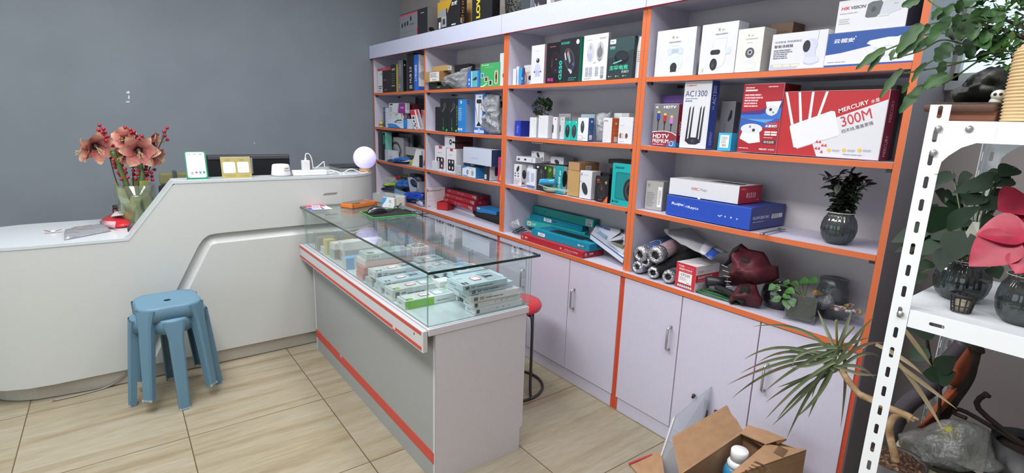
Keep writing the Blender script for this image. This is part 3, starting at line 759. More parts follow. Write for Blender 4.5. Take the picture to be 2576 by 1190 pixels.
BX('camera_box', 'white camera box with twin antenna camera printed on it, taller second from the post', 'box', g1, cE, 462, 727, 192, 560, Z1, 1.985, .16, xs=800, R='#c3c6cf', art=[
   *logo(.48, .86, .02), ('F', 't', '萤石', .56, .845, .033, '#8a8f96'), ('F', 't', '智能家居摄像机', .40, .765, .033, '#6c7078', dict(maxw=.34)), ('F', 'rr', .42, .70, .72, .735, '#e2e6ea', .4),
   ('F', 'p', [(.32, .42), (.34, .66), (.36, .66), (.345, .42)], '#dde4ea'), ('F', 'p', [(.68, .42), (.71, .68), (.73, .68), (.70, .42)], '#dde4ea'), ('F', 'rr', .66, .38, .86, .52, '#ccd5de', .3),
   ('F', 'rr', .28, .12, .72, .56, '#e6ecf1', .45), ('F', 'rr', .30, .38, .58, .48, '#26262b', .5), ('F', 'e', .42, .19, .085, .12, '#26262b'), ('F', 'e', .40, .17, .03, .045, '#3f4048'), ('F', 'r', .08, .05, .15, .12, '#b8c8ba')])
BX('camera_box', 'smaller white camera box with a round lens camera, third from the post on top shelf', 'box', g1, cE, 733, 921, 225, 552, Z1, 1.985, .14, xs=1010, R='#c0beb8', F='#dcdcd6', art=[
   *logo(.42, .83, .017), ('F', 't', '萤石', .53, .815, .032, '#8a8f96'), ('F', 't', '无线网络摄像机', .30, .74, .03, '#8f9298', dict(maxw=.5)), ('F', 's', .38, .66, .68, .69, 1, '#9cc4e6'),
   ('F', 'e', .53, .42, .15, .155, '#dde1e6'), ('F', 'e', .54, .44, .115, .12, '#54555c'), ('F', 'e', .54, .45, .06, .06, '#b9bbc0'), ('F', 'e', .54, .45, .035, .035, '#2c2c30'), ('F', 'rr', .26, .08, .80, .25, '#e4e7eb', .4), ('F', 'rr', .28, .17, .78, .25, '#d3d8de', .4)])
tom = BX('camera_box', 'white network camera box with bulb shaped camera, fourth from the post on top shelf', 'box', g1, cF, 88, 457, 240, 490, Z1, 1.985, .12, xs=540, art=[
   ('F', 't', '无线智能 网络摄像机', .06, .74, .06, '#55586a', dict(maxw=.5)), ('F', 't', '智能汤姆猫', .06, .61, .085, '#3b3d58', dict(maxw=.35, bold=.015)), ('F', 's', .06, .30, .42, .57, 5, '#6b6d7c'), ('F', 'r', .02, .02, .60, .16, '#bcbad0'),
   ('F', 'rr', .08, .09, .25, .145, '#f0e7b0', .4), ('F', 'rr', .27, .09, .40, .145, '#f0e7b0', .4), ('F', 'rr', .42, .09, .55, .145, '#f0e7b0', .4), ('F', 'p', [(.52, .02), (.62, .24), (.98, .10), (.98, .02)], '#f1f1f4'),
   ('F', 'e', .76, .20, .21, .12, '#b9bcd2'), ('F', 'e', .76, .24, .22, .10, '#cfd2e2'), ('F', 'e', .74, .62, .16, .18, '#c5c8dc'), ('F', 'p', [(.62, .46), (.70, .82), (.80, .62), (.84, .30), (.66, .34)], '#c9cce0'), ('F', 'e', .66, .60, .10, .16, '#23232c'), ('F', 'p', [(.815, .74), (.83, 1.0), (.845, 1.0), (.84, .74)], '#d5d8e2')])
blu = BX('camera_box', 'blue and white camera box under the other box at the end of the top shelf', 'box', 'boxes at the end of the top shelf', cF, 460, 1066, 236, 480, Z1, 1.985, .14, F='#264f9a', R='#c8c8d0', T='#e0e0e6', col='#e6e6ea', art=[
   ('F', 'p', [(0, .06), (1, .06), (1, .93), (.62, .60), (.45, .52), (.18, .40), (0, .36)], '#dcdce4'), ('F', 't', '云视安', .08, .70, .13, '#f4f4fa', dict(maxw=.24, bold=.02, slant=.15)), ('F', 'e', .335, .85, .018, .018, '#d8def0'), ('F', 's', .04, .12, .34, .155, 1, '#7a7f90'),
   ('F', 'p', [(.47, .62), (.50, .70), (.70, .76), (.86, .74), (.92, .62), (.87, .44), (.84, .20), (.58, .20), (.56, .52)], '#dfe3ec'), ('F', 'e', .71, .38, .19, .17, '#cfd5e2'), ('F', 'e', .71, .38, .13, .11, '#e6e9f0'), ('F', 'rr', .56, .24, .60, .5, '#cbd2de', .3), ('F', 'rr', .84, .24, .88, .5, '#cbd2de', .3)])
zt = Z1 + max(v.co.z for v in blu.data.vertices) + .001
BX('camera_box', 'white camera box showing a bullet camera, lying on the blue and white box', 'box', 'boxes at the end of the top shelf', cF, 540, 1012, 15, 222, zt, 1.99, .15, xs=1120, R='#34303f', art=[
   ('F', 't', 'HIK', .05, .70, .10, '#c8323c', dict(slant=.2, bold=.03, maxw=.13)), ('F', 't', 'VISION', .185, .70, .10, '#55555c', dict(slant=.2, bold=.03, maxw=.22)), ('F', 's', .04, .56, .40, .62, 1, '#a9abb2'), ('F', 's', .04, .24, .24, .44, 3, '#b5b7bd'),
   ('F', 'p', [(.58, .40), (.60, .82), (.90, .86), (.93, .76), (.90, .52), (.74, .42)], '#c3c9d0'), ('F', 'p', [(.42, .42), (.44, .80), (.50, .86), (.62, .86), (.65, .78), (.62, .44), (.58, .38), (.46, .38)], '#5c6468'), ('F', 'e', .53, .62, .07, .08, '#40464a'), ('F', 'rr', .60, .38, .76, .44, '#cdd2d8', .4), ('F', 's', .80, .70, .88, .73, 1, '#7f848a')])
BX('carton', 'brown carton at the rear of the top shelf behind the round lens camera box', 'box', None, cE, 968, 1132, 185, 520, Z1, 2.14, .09, col='#6d5138', F='#6d5138', art=[('F', 's', .15, .75, .8, .85, 2, '#54402e')])
# second level
BX('cable_box', 'purple box at the rear behind the grey video cable box', 'box', None, cE, 162, 362, 712, 1060, Z2, 2.06, .06, col='#4a2f6a', art=[('F', 'r', .1, .8, .9, .9, '#5d3c80')])
BX('cable_box', 'grey and red video cable box with three coloured plugs printed on it', 'box', None, cE, 112, 293, 778, 1096, Z2, 1.985, .045, xs=345, F='#77777b', R='#8f2436', art=[
   ('F', 't', '4K', .06, .895, .055, '#ececec', dict(bold=.02)), ('F', 't', 'HDTV', .40, .895, .06, '#f2f2f2', dict(bold=.03, maxw=.5)),
   *[x for k, c in enumerate(('#2f3f9c', '#b22a3a', '#b878c0')) for x in (('F', 'rr', .16+k*.27, .78-.05*k, .27+k*.27, .83-.05*k, '#e0c23c', .3), ('F', 'r', .145+k*.27, .64-.05*k, .285+k*.27, .78-.05*k, c), ('F', 'p', [(.16+k*.27, .64-.05*k), (.27+k*.27, .64-.05*k), (.235+k*.27, .57-.05*k), (.195+k*.27, .57-.05*k)], '#222226'), ('F', 'r', .20+k*.27, .34, .235+k*.27, .58-.05*k, '#222226'))],
   ('F', 'p', [(0, 0), (1, 0), (1, .28), (.8, .345), (.5, .37), (.2, .355), (0, .34)], '#eef0f2'), ('F', 'p', [(0, 0), (1, 0), (1, .26), (.8, .33), (.5, .355), (.2, .34), (0, .32)], '#8c2a3c'), ('F', 't', 'HDTV', .05, .19, .10, '#f4f4f4', dict(bold=.02, maxw=.66)), ('F', 't', 'PREMIUM', .05, .08, .09, '#f4f4f4', dict(bold=.01, maxw=.66)), ('F', 's', .05, .03, .7, .055, 1, '#d8d0d0'),
   ('F', 'p', [(.62, 0), (1, 0), (1, .18), (.8, .1)], '#3a78b0'), ('F', 'e', .83, .08, .06, .06, '#dfe8f0'), ('F', 'e', .83, .08, .048, .048, '#46669a'), ('R', 't', 'HDTV', .62, .28, .30, '#f0f0f0', dict(rot=math.pi/2, bold=.02, maxw=.32)), ('R', 'r', 0, 0, 1, .10, '#2f79b4')])
BX('adapter_box', 'tall white and blue wireless adapter box with four black antennas, second level', 'box', None, cE, 320, 520, 612, 1103, Z2, 1.985, .07, xs=576, R='#3c4fa0', T='#e8e8ee', art=[
   ('F', 't', 'COMFAST', .06, .925, .025, '#c85a5a', dict(slant=.15, bold=.03, maxw=.4)), ('F', 't', 'AC1300', .06, .775, .085, '#33407a', dict(maxw=.8)), ('F', 's', .07, .735, .7, .755, 1, '#7a7f98'), ('F', 'rr', .07, .70, .34, .72, '#6d86b8', .4),
   *[('F', 'p', [(x-.035, .12), (x+.025, .60), (x+.075, .64), (x+.04, .12)], '#2b2b33') for x in (.24, .36, .64, .75)],
   ('F', 'p', [(.20, .11), (.38, .165), (.64, .165), (.80, .10), (.62, .06), (.36, .06)], '#24242b'), ('F', 'e', .50, .11, .035, .025, '#3f404a'), ('R', 't', 'AC1300', .66, .66, .42, '#e4e6f4', dict(rot=math.pi/2, maxw=.27)), ('R', 's', .35, .58, .55, .64, 2, '#c4c8e0'), ('R', 't', 'COMFAST', .66, .06, .3, '#d6d9ee', dict(rot=math.pi/2, maxw=.2))])
BX('adapter_box', 'grey box with a black notch at the rear behind the small turquoise box', 'box', None, cE, 612, 716, 762, 1040, Z2, 2.08, .06, xs=752, F='#77757c', R='#55535a', art=[('F', 'p', [(.55, .62), (.72, .84), (.84, .80), (.82, .66), (.62, .58)], '#1d1d20'), ('F', 's', .35, .2, .42, .55, 6, '#55535c')])
BX('adapter_box', 'small turquoise cube box with a barcode label on second level', 'box', None, cE, 607, 705, 994, 1122, Z2, 1.98, .05, xs=752, col='#2fa9d4', F='#36b2da', R='#2593c0', stick=[('F', 'r', .16, .16, .84, .88, '#f2f5f6'), ('F', 's', .25, .4, .75, .8, 5, '#8f959c'), ('F', 'bar', .3, .2, .7, .4)], sname='barcode_label')
BX('camera_box', 'red and blue security camera double box standing beside the router box', 'box', None, cE, 752, 1046, 632, 1135, Z2, 1.985, .10, xs=1165, F='#a81c2a', R='#82182a', art=[
   ('F', 'p', [(0, .50), (1, .50), (1, .78), (.5, .62), (0, .60)], '#4a2f7c'), ('F', 'p', [(0, .50), (1, .50), (1, .66), (.5, .56), (0, .55)], '#2f6ec4'), ('F', 'p', [(0, .50), (1, .50), (.7, .36), (.3, .44), (0, .30)], '#2f5cb4'), ('F', 'p', [(.1, .50), (.9, .50), (.65, .44), (.35, .47)], '#55a2e0'), ('F', 'r', 0, .492, 1, .498, '#7f1424'),
   ('F', 's', .05, .93, .36, .96, 1, '#eec8cc'), ('F', 'r', .05, .895, .36, .92, '#e8dcdc'), ('F', 's', .05, .66, .52, .86, 5, '#eab8c0'), ('F', 's', .62, .94, .94, .965, 1, '#eec8cc'),
   ('F', 'p', [(.60, .74), (.98, .75), (.90, .58), (.78, .54), (.68, .57)], '#e8eaee'), ('F', 'e', .77, .62, .09, .075, '#d6dade'), ('F', 'e', .74, .63, .022, .022, '#3a3a40'), ('F', 'e', .81, .59, .015, .015, '#8a8a90'),
   ('F', 'p', [(.04, .20), (.14, .40), (.50, .40), (.58, .16), (.3, .13)], '#e8eaee'), ('F', 'e', .32, .35, .17, .075, '#dadde2'), ('F', 'e', .38, .33, .024, .024, '#3a3a40'), ('F', 'e', .28, .38, .018, .018, '#85858c'),
   ('F', 'r', .66, .42, .97, .44, '#d23c4c'), ('F', 't', '水星安防', .66, .375, .04, '#e8f0fa', dict(maxw=.3, bold=.03)), *[('F', 'rr', a, b_, a+.15, b_+.025, '#f0dcdc', .4) for a in (.66, .82) for b_ in (.26, .295)], ('F', 'rr', .64, .14, .96, .19, '#2a2f7a', .2), ('F', 't', '双光全彩', .67, .147, .036, '#e8cf3c', dict(maxw=.26, bold=.02)), ('F', 's', .66, .22, .96, .235, 1, '#eec8cc'), ('F', 't', 'MERCURY', .58, .045, .025, '#f2e4e4', dict(maxw=.2, bold=.03)), ('F', 't', '水星安防', .80, .045, .025, '#f2e4e4', dict(maxw=.16)), ('F', 's', .05, .05, .4, .07, 1, '#eec8cc')])
ca, sa = math.cos(math.radians(22)), math.sin(math.radians(22))
BX('router_box', 'large red and white router box with a white four antenna router printed on it', 'box', None, cF, 135, 842, 624, 1060, Z2, 1.988, .075, xs=905, F='#b6262c', R='#82203a', T='#a02630', art=[
   ('F', 'p', [(.32, .38), (.56, .60), (.995, .86), (.995, .01), (.43, .01)], '#d9d9df'),
   *[('F', 'p', [(.02+.115*k+.022*k, .985), (.045+.115*k+.022*k, .985), (.152+.085*k, .49+.045*k), (.125+.085*k, .48+.045*k)], '#f4f3f5') for k in range(4)],
   ('F', 'p', [(.12, .47), (.51, .70), (.545, .69), (.62, .37), (.61, .34), (.22, .12), (.185, .13), (.115, .44)], '#e6e6ea'), ('F', 'p', [(.22, .12), (.61, .34), (.60, .325), (.225, .105)], '#c9c6cc'),
   *[('F', 'e', .20+.09*k, .535+.05*k, .008, .006, '#55555c') for k in range(4)],
   *[('F', 'p', [(.40+.03*(k % 4), .22-.05*(k//2)), (.42+.03*(k % 4), .26-.05*(k//2)), (.43+.03*(k % 4), .21-.05*(k//2))], '#cf4048') for k in range(7)],
   ('F', 't', 'MERCURY', .585, .665, .062, '#f2f0f2', dict(rot=.345, bold=.012, maxw=.27, slant=.1)), ('F', 't', '水星', .86, .80, .055, '#f2f0f2', dict(rot=.345, maxw=.075)), ('F', 't', '300M', .635, .465, .15, '#c8303c', dict(rot=.345, maxw=.27)), ('F', 't', '四天线,覆盖更强', .645, .37, .055, '#5f5f66', dict(rot=.345, maxw=.28)),
   *[x for k in range(3) for x in (('F', 'e', .545+.14*k, .115+.012*k, .026, .026, '#ecc23c'), ('F', 's', .575+.14*k, .095+.012*k, .65+.14*k, .13+.012*k, 2, '#b4b2ba'))], ('F', 's', .68, .055, .92, .075, 1, '#a09ea8'),
   ('R', 't', 'MERCURY', .62, .06, .30, '#d8b8c0', dict(rot=math.pi/2, maxw=.30)), ('R', 't', 'MERCURY', .62, .55, .30, '#c8a0aa', dict(rot=math.pi/2, maxw=.30))])
BX('router_box', 'dark carton at the rear behind the large red router box', 'box', None, cF, 330, 880, 596, 1060, Z2, 2.10, .07, col='#4f4248', F='#564a50')
# third level
BX('network_box', 'grey box with a white label strip beside the orange post, third level', 'box', None, cG, 152, 262, 138, 340, Z3, 2.01, .10, ang=.22, xs=300, F='#aaa8a4', R='#9b9a98', col='#a3a2a0', art=[('F', 's', .08, .1, .55, .62, 9, '#7f7e7c'), ('F', 's', .1, .78, .22, .9, 2, '#5f5e60')], stick=[('F', 'r', .72, .12, .96, .82, '#e9e9e7'), ('F', 's', .76, .2, .92, .7, 10, '#8b8b8b')], sname='label')
rj = BX('router_box', 'wide blue router box with white lettering under the white one, third level', 'box', None, cG, 283, 838, 232, 480, Z3, 1.98, .24, ang=-.03, xs=1066, col='#2440a4', F='#2249b4', R='#34407f', T='#33489a', art=[
   ('F', 't', 'Ruijie', .07, .52, .17, '#eef2fb', dict(bold=.015, slant=.12, maxw=.15)), ('F', 'r', .232, .50, .235, .70, '#c8d4f0'), ('F', 't', '锐捷', .252, .52, .10, '#dfe6f7', dict(maxw=.028)), ('F', 't', 'Reycc', .285, .46, .17, '#eef2fb', dict(maxw=.13, bold=.01)),
   ('F', 'p', [(.655, .44), (.665, .40), (.69, .47), (.70, .46), (.667, .36), (.645, .43)], '#d6def2'), ('F', 'e', .73, .42, .035, .035, '#d6def2'), ('F', 'e', .795, .43, .045, .03, '#d6def2'), ('F', 'r', .793, .36, .797, .43, '#d6def2'), ('F', 'e', .86, .41, .04, .04, '#d6def2'), ('F', 'e', .86, .41, .022, .022, '#2249b4'), ('F', 'p', [(0, .96), (1, .96), (1, 1), (0, 1)], '#3a66c8'),
   ('R', 't', 'RG-EW1200G PRO', .06, .46, .13, '#d4d8ec', dict(maxw=.46, bold=.01)), ('R', 's', .06, .30, .5, .38, 1, '#8d96c8')], stick=[('R', 'r', .58, .42, .90, .62, '#e2e2e2'), ('R', 's', .60, .45, .86, .60, 3, '#77777c')], sname='label')
zt = Z3 + max(v.co.z for v in rj.data.vertices) + .003
BX('router_box', 'white and red router box lying on the wide blue router box', 'box', None, cG, 312, 768, 122, 262, zt, 1.995, .2, ang=-.02, xs=915, T='#e3e1e0', R='#c02a40', art=[
   ('F', 't', 'H3C', .35, .44, .17, '#c83a44', dict(bold=.02, maxw=.10)), ('F', 't', 'Magic', .47, .42, .18, '#8f8d94', dict(maxw=.11)), ('F', 'e', .47, .0, .10, .10, '#d9d7d8'), ('F', 'e', .47, -.0, .075, .075, '#f0f0f0'),
   ('T', 'p', [(.5, .3), (.95, .3), (.92, .6), (.52, .6)], '#3c3a3f'), *[('T', 'r', .56+.1*k, .55, .585+.1*k, .92, '#3c3a3f') for k in range(4)], ('T', 't', '双千兆', .16, .5, .14, '#b05058', dict(maxw=.2)), ('T', 's', .3, .45, .46, .7, 2, '#a8a6a8'),
   ('R', 't', 'R1510', .34, .30, .30, '#f2dfe2', dict(bold=.015, maxw=.40)), ('R', 's', .08, .78, .36, .86, 1, '#eab8c0'), ('R', 's', .80, .12, .95, .22, 1, '#eab8c0')])
# toner carton on the worktop
BX('toner_box', 'red and white toner box in front of the leaning white bag, worktop level', 'box', None, cS, 680, 935, 482, 766, ZB, 1.965, .2, ang=-.07, xs=1215, F='#c4303c', R='#e6e1e6', T='#dcd8dc', col='#e2dee2', art=[
   ('F', 't', '鑫天冠', .12, .84, .075, '#f2e6e8', dict(maxw=.27, bold=.02)), ('F', 't', '[XINTIANGUAN]', .42, .845, .055, '#e08a92', dict(maxw=.44)), ('F', 't', '高品质打印机硒鼓', .16, .735, .07, '#f2e6e8', dict(maxw=.66, bold=.02)), ('F', 'r', .16, .69, .82, .70, '#e8b0b6'),
   ('F', 'r', .16, .22, .82, .65, '#ece9ea'), ('F', 't', 'CF230', .26, .50, .10, '#3c3c40', dict(maxw=.46, bold=.01)), ('F', 's', .22, .32, .6, .46, 4, '#b8a8ac'), ('F', 's', .58, .25, .78, .285, 1, '#6a6a6e'), ('F', 'r', .12, .045, .86, .165, '#2c2326'), *[('F', 'rr', .14+.105*k, .055, .225+.105*k, .155, '#d8cfcf', .3) for k in range(7)],
   ('R', 't', '鑫天冠', .08, .72, .10, '#c05a64', dict(maxw=.22, bold=.02)), ('R', 't', '[XINTIANGUAN]', .33, .72, .08, '#d8a0a6', dict(maxw=.36)), ('R', 'p', [(0, .38), (1, .38), (1, .66), (0, .66)], '#c4303c'), ('R', 't', '高品质打印机硒鼓', .10, .50, .11, '#f0e0e2', dict(maxw=.62, bold=.02)), ('R', 's', .1, .42, .7, .455, 1, '#e8b8bc'), ('R', 'r', 0, .335, 1, .36, '#d0505a'), ('R', 's', .12, .06, .6, .3, 5, '#a8a2a8'), ('T', 'p', [(.2, .1), (.95, .5), (.96, .54), (.2, .13)], '#4a4448')])

# ------------------------------------------------------------------ third bay: mice, speakers, keyboards
g2 = 'gaming mouse boxes on the top shelf'
BX('earphone_box', 'slim white box first from the orange post on top shelf, third bay', 'box', None, cC, 133, 168, 520, 700, Z1, 1.99, .05, xs=178)
BX('earphone_box', 'slim white box slightly taller, second from the orange post', 'box', None, cC, 172, 200, 495, 702, Z1, 2.0, .05, xs=210, art=[('F', 's', .3, .1, .7, .5, 6, '#b8b8bc')])
BX('earphone_box', 'blue box with dark wave panel beside slim white boxes on top shelf', 'box', None, cC, 200, 262, 512, 696, Z1, 1.985, .04, xs=272, F='#3a9ad0', R='#27457f', art=[('F', 'p', [(.5, 0), (1, 0), (1, 1), (.72, 1), (.62, .6)], '#27457f'), ('F', 'e', .22, .15, .05, .05, '#e05a5a'), ('F', 's', .55, .1, .9, .2, 3, '#8898c0'), ('F', 'rr', .58, .28, .82, .45, '#9098b0', .1)])
BX('earphone_box', 'white box with red curve leaning behind the blue wave box', 'box', None, cC, 262, 345, 480, 695, Z1, 2.03, .03, F='#d6d3d4', art=[('F', 'p', [(.0, .75), (.12, .8), (.4, .4), (.36, .1), (.0, 0), (.26, .12), (.3, .38)], '#d0505c'), ('F', 'e', .85, .36, .13, .12, '#26262b'), ('F', 's', .45, .6, .85, .68, 2, '#a8a6aa')])
BX('toy_box', 'tall white box printed with a small astronaut figure, top shelf of third bay', 'box', None, cC, 340, 488, 256, 692, Z1, 1.975, .055, xs=522, R='#b79aa2', T='#e6e6e8', art=[
   ('F', 's', .3, .83, .72, .86, 1, '#c8c8cc'), ('F', 'e', .52, .58, .075, .065, '#c9cde8'), ('F', 'e', .52, .60, .068, .058, '#2c2a38'), ('F', 'e', .49, .62, .02, .016, '#e8e8f0'), ('F', 'rr', .38, .33, .66, .52, '#c3c8e8', .4), ('F', 'p', [(.38, .50), (.44, .50), (.38, .34), (.28, .32)], '#b9bfe4'), ('F', 'p', [(.62, .50), (.68, .48), (.78, .32), (.70, .34)], '#b9bfe4'), ('F', 'p', [(.40, .34), (.52, .34), (.48, .2), (.34, .19)], '#aab2e0'), ('F', 'p', [(.54, .34), (.66, .34), (.70, .19), (.56, .2)], '#aab2e0'), ('F', 'e', .29, .31, .03, .02, '#3a3a46'), ('F', 'e', .75, .31, .03, .02, '#3a3a46')])
BX('mouse_box', 'black gaming mouse box with magenta lettering beside the astronaut box', 'box', g2, cC, 514, 664, 228, 684, Z1, 1.985, .05, col='#17161a', F='#18161b', art=[('F', 't', '神龙', .12, .04, .09, '#d838a8', dict(maxw=.46, bold=.02)), ('F', 's', .25, .88, .85, .92, 1, '#a04a6a'), ('F', 'e', .72, .50, .20, .27, '#2a2530', .15), ('F', 'e', .70, .50, .17, .24, '#1f1c24', .15), ('F', 'p', [(.40, .42), (.48, .62), (.44, .38)], '#8a2a6a'), ('F', 'r', .70, .56, .78, .60, '#c0503a'), ('F', 'rr', .66, .30, .80, .33, '#6a3a8a', .4)])
BX('mouse_box', 'black gaming mouse box with turquoise lettering and green side, top shelf', 'box', g2, cC, 664, 890, 184, 678, Z1, 1.975, .055, xs=934, col='#1b6a5a', F='#22242a', R='#1f8068', T='#1b5a4c', art=[
   ('F', 't', 'RICCOUZER', .05, .88, .05, '#35b8a8', dict(maxw=.42, slant=.2, bold=.03)), ('F', 't', 'G550', .14, .06, .16, '#2fc4b4', dict(rot=math.pi/2, bold=.03, maxw=.45)), ('F', 'e', .88, .90, .055, .055, '#d8d8da'), ('F', 's', .48, .03, .92, .055, 1, '#35a898'), *[('F', 'e', .54+.1*k, .09, .015, .015, '#50c8b8') for k in range(4)],
   ('F', 'e', .50, .52, .17, .28, '#4a4c56', .42), ('F', 'e', .50, .52, .14, .25, '#2e3038', .42), ('F', 'p', [(.36, .66), (.46, .72), (.58, .48), (.52, .42)], '#8d9098'), ('F', 'p', [(.24, .66), (.32, .50), (.36, .52), (.28, .70)], '#c8cacf'), ('F', 'p', [(.44, .30), (.60, .18), (.66, .20), (.66, .25), (.54, .30)], '#b9bcc4'), ('F', 'e', .43, .70, .03, .03, '#d84a4a'), ('F', 'e', .70, .40, .03, .04, '#5a58b0')])
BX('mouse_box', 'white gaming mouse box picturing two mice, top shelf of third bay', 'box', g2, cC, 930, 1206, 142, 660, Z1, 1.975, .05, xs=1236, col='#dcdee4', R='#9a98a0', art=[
   ('F', 's', .14, .88, .42, .90, 1, '#a0a2aa'), ('F', 's', .66, .88, .92, .92, 2, '#a88f8a'), ('F', 'mouse', .31, .62, .21, '#c4c6cc', 0, '#9092a0'), ('F', 'p', [(.18, .6), (.24, .42), (.22, .6)], '#c89a8c'), ('F', 'e', .31, .52, .05, .09, '#a8b8e0'), ('F', 'mouse', .70, .62, .21, '#b9bbc2', 0), ('F', 'e', .70, .60, .085, .12, '#77797f'), ('F', 'p', [(.60, .47), (.80, .47), (.70, .40)], '#8a8c94'),
   ('F', 's', .44, .375, .62, .40, 1, '#9a9ca4'), *[('F', 's', a, b_, a+.17, b_+.07, 3, '#a4a6ae') for a in (.13, .29, .54, .76) for b_ in (.23, .155, .09)], ('F', 's', .1, .03, .4, .07, 2, '#b0b2ba'), ('F', 'r', .77, .04, .88, .10, '#83858c')])
BX('mouse_box', 'dark green mouse box with bold green lettering, top shelf of third bay', 'box', g2, cC, 1212, 1508, 176, 640, Z1, 1.98, .06, xs=1540, col='#1d2326', F='#29383c', R='#15171a', art=[
   ('F', 'p', [(0, .5), (1, .7), (1, 1), (0, 1)], '#334a4c'), ('F', 'rr', .07, .86, .30, .97, '#e8eaec', .2), ('F', 's', .10, .90, .27, .94, 1, '#4a78b8'), ('F', 'r', .08, .77, .28, .80, '#a0a8aa'), ('F', 'r', .08, .735, .28, .765, '#46a090'), ('F', 'e', .55, .52, .24, .16, '#11151a', -.12), ('F', 'e', .56, .55, .20, .11, '#232a30', -.12), ('F', 'p', [(.24, .40), (.56, .46), (.57, .435), (.25, .375)], '#7fd0c4'),
   ('F', 't', '主宰电竞', .10, .225, .115, '#45c0a0', dict(maxw=.72, bold=.03)), ('F', 't', '任我行', .58, .145, .06, '#e8ecec', dict(maxw=.28)), *[x for k in range(3) for x in (('F', 'e', .10+.28*k, .075, .02, .02, '#c8b890'), ('F', 's', .15+.28*k, .065, .25+.28*k, .085, 1, '#a8acae'))]])
BX('mouse_box', 'white box with blue top half hidden by the orange post, end of top shelf', 'box', None, cC, 1528, 1622, 140, 615, Z1, 2.0, .05, col='#dfe2e6', T='#3a68c0', art=[('F', 's', .3, .62, .9, .64, 1, '#5a5c62'), ('F', 's', .3, .38, .95, .60, 5, '#b0b2b8'), ('F', 'p', [(0, .7), (.2, .75), (.35, .98), (0, .98)], '#5a7868'), ('F', 'r', 0, .97, 1, 1, '#3a68c0')])
# second level
BX('earphone_box', 'royal blue small box beside the artificial plant, second level', 'box', None, cD, 103, 146, 70, 186, Z2, 2.01, .06, xs=212, col='#1c2f9c', F='#2238a8', R='#1a2a90', art=[('F', 's', .35, .2, .7, .7, 5, '#7888d0')])
g3 = 'small white boxes on the second level'
BX('mouse_box', 'white box with a pale mouse outline, in front of the artificial plant', 'box', g3, cD, 212, 262, 46, 192, Z2, 1.985, .05, xs=276, R='#d0d2d8', art=[('F', 'mouse', .5, .35, .22, '#dfe3ea', 0, '#c0c4cc'), ('F', 's', .6, .82, .85, .86, 1, '#b0b2b8')])
BX('mouse_box', 'plain white taller box just beside the pale mouse outline box', 'box', g3, cD, 276, 348, 32, 202, Z2, 1.985, .06, xs=382, R='#d8d8dc', art=[('F', 's', .1, .86, .4, .89, 1, '#a0a2a8'), ('R', 's', .2, .78, .8, .82, 1, '#a8aab0')])
BX('mouse_box', 'white box with a red dot and black edge, third white box', 'box', g3, cD, 382, 416, 44, 206, Z2, 1.99, .05, xs=436, R='#d9d9dc', art=[('F', 'e', .6, .9, .035, .035, '#c83a44'), ('F', 'p', [(0, .25), (.22, .3), (.25, .6), (0, .7)], '#28282c')])
BX('mouse_box', 'white box with red dot, fourth, beside the turquoise mouse boxes', 'box', g3, cD, 438, 472, 44, 206, Z2, 2.0, .05, xs=505, col='#bcbcc0', F='#c4c4c8', R='#a4a4a8', art=[('F', 'e', .5, .9, .035, .035, '#c83a44'), ('F', 'p', [(0, .3), (.15, .35), (.15, .6), (0, .65)], '#38383c')])
BX('mouse_box', 'white carton lying at the rear above the fourth white box', 'box', None, cD, 425, 512, 18, 200, Z2, 2.10, .06, xs=525, col='#b0b0b4')
g4 = 'turquoise mouse boxes'
for k, (a, b_, lab) in enumerate(((472, 522, 'turquoise mouse box with black mouse beside the white boxes'), (524, 568, 'turquoise mouse box with grey mouse beside the blue and white one'))):
    BX('mouse_box', lab, 'box', g4, cD, a, b_, 70, 214, Z2, 1.985, .06, xs=b_+4, col='#17a39a', F='#1fb3a8', T='#2cc0b4', art=[('F', 'e', .46, .45, .17+.0*k, .34, '#2a2a30' if k == 0 else '#35383c', 0), ('F', 'e', .46, .62, .05, .13, '#55585e'), ('F', 's', .1, .05, .6, .08, 1, '#0d6a64'), ('F', 'e', .75, .92, .03, .03, '#dff4f0')])
BX('mouse_box', 'white and blue mouse box with grey mouse and small price label, second level', 'box', None, cD, 570, 648, 48, 222, Z2, 1.98, .06, xs=688, R='#3c5f9e', F='#dfe6f2', art=[('F', 'e', .45, .60, .115, .27, '#3d4046'), ('F', 'e', .45, .72, .03, .08, '#70747c'), ('F', 's', .55, .1, .9, .14, 1, '#6a88c0'), ('R', 'e', .6, .84, .05, .05, '#e0e6f4'), ('R', 's', .2, .3, .5, .45, 3, '#c08a50')], stick=[('F', 'rr', .04, .06, .50, .22, '#e06a78', .2), ('F', 'rr', .07, .075, .47, .205, '#f4f4f6', .2), ('R', 'r', .2, .06, .75, .26, '#e8e8ea'), ('R', 'bar', .25, .08, .7, .16)])
BX('mouse_box', 'pale blue box at the rear above the white and blue mouse box', 'box', None, cD, 590, 692, 22, 200, Z2, 2.06, .06, col='#b9c6d8', F='#b4c0d0', T='#c8d6ea')
BX('speaker_box', 'white and orange box with small lettering, beside the clear bag on second level', 'box', None, cD, 758, 822, 50, 236, Z2, 1.975, .05, xs=882, R='#d8652e', art=[('F', 't', 'egrsse', .08, .84, .065, '#55565c', dict(maxw=.45, bold=.02)), ('F', 's', .1, .06, .6, .09, 1, '#b0b0b6'), ('R', 'e', .5, .78, .06, .05, '#eed0c0'), *[('R', 'e', a, b_, .055, .045, '#e0855a') for a in (.35, .68) for b_ in (.38, .54)], ('R', 'rr', .35, .03, .8, .25, '#ecd8d0', .15)])
BX('speaker_box', 'white box with white flap open at the rear behind the orange sided box', 'box', None, cD, 835, 945, 14, 225, Z2, 2.07, .06, col='#d8d6d8', art=[('F', 'r', .0, .75, .5, 1, '#eeeef0')])
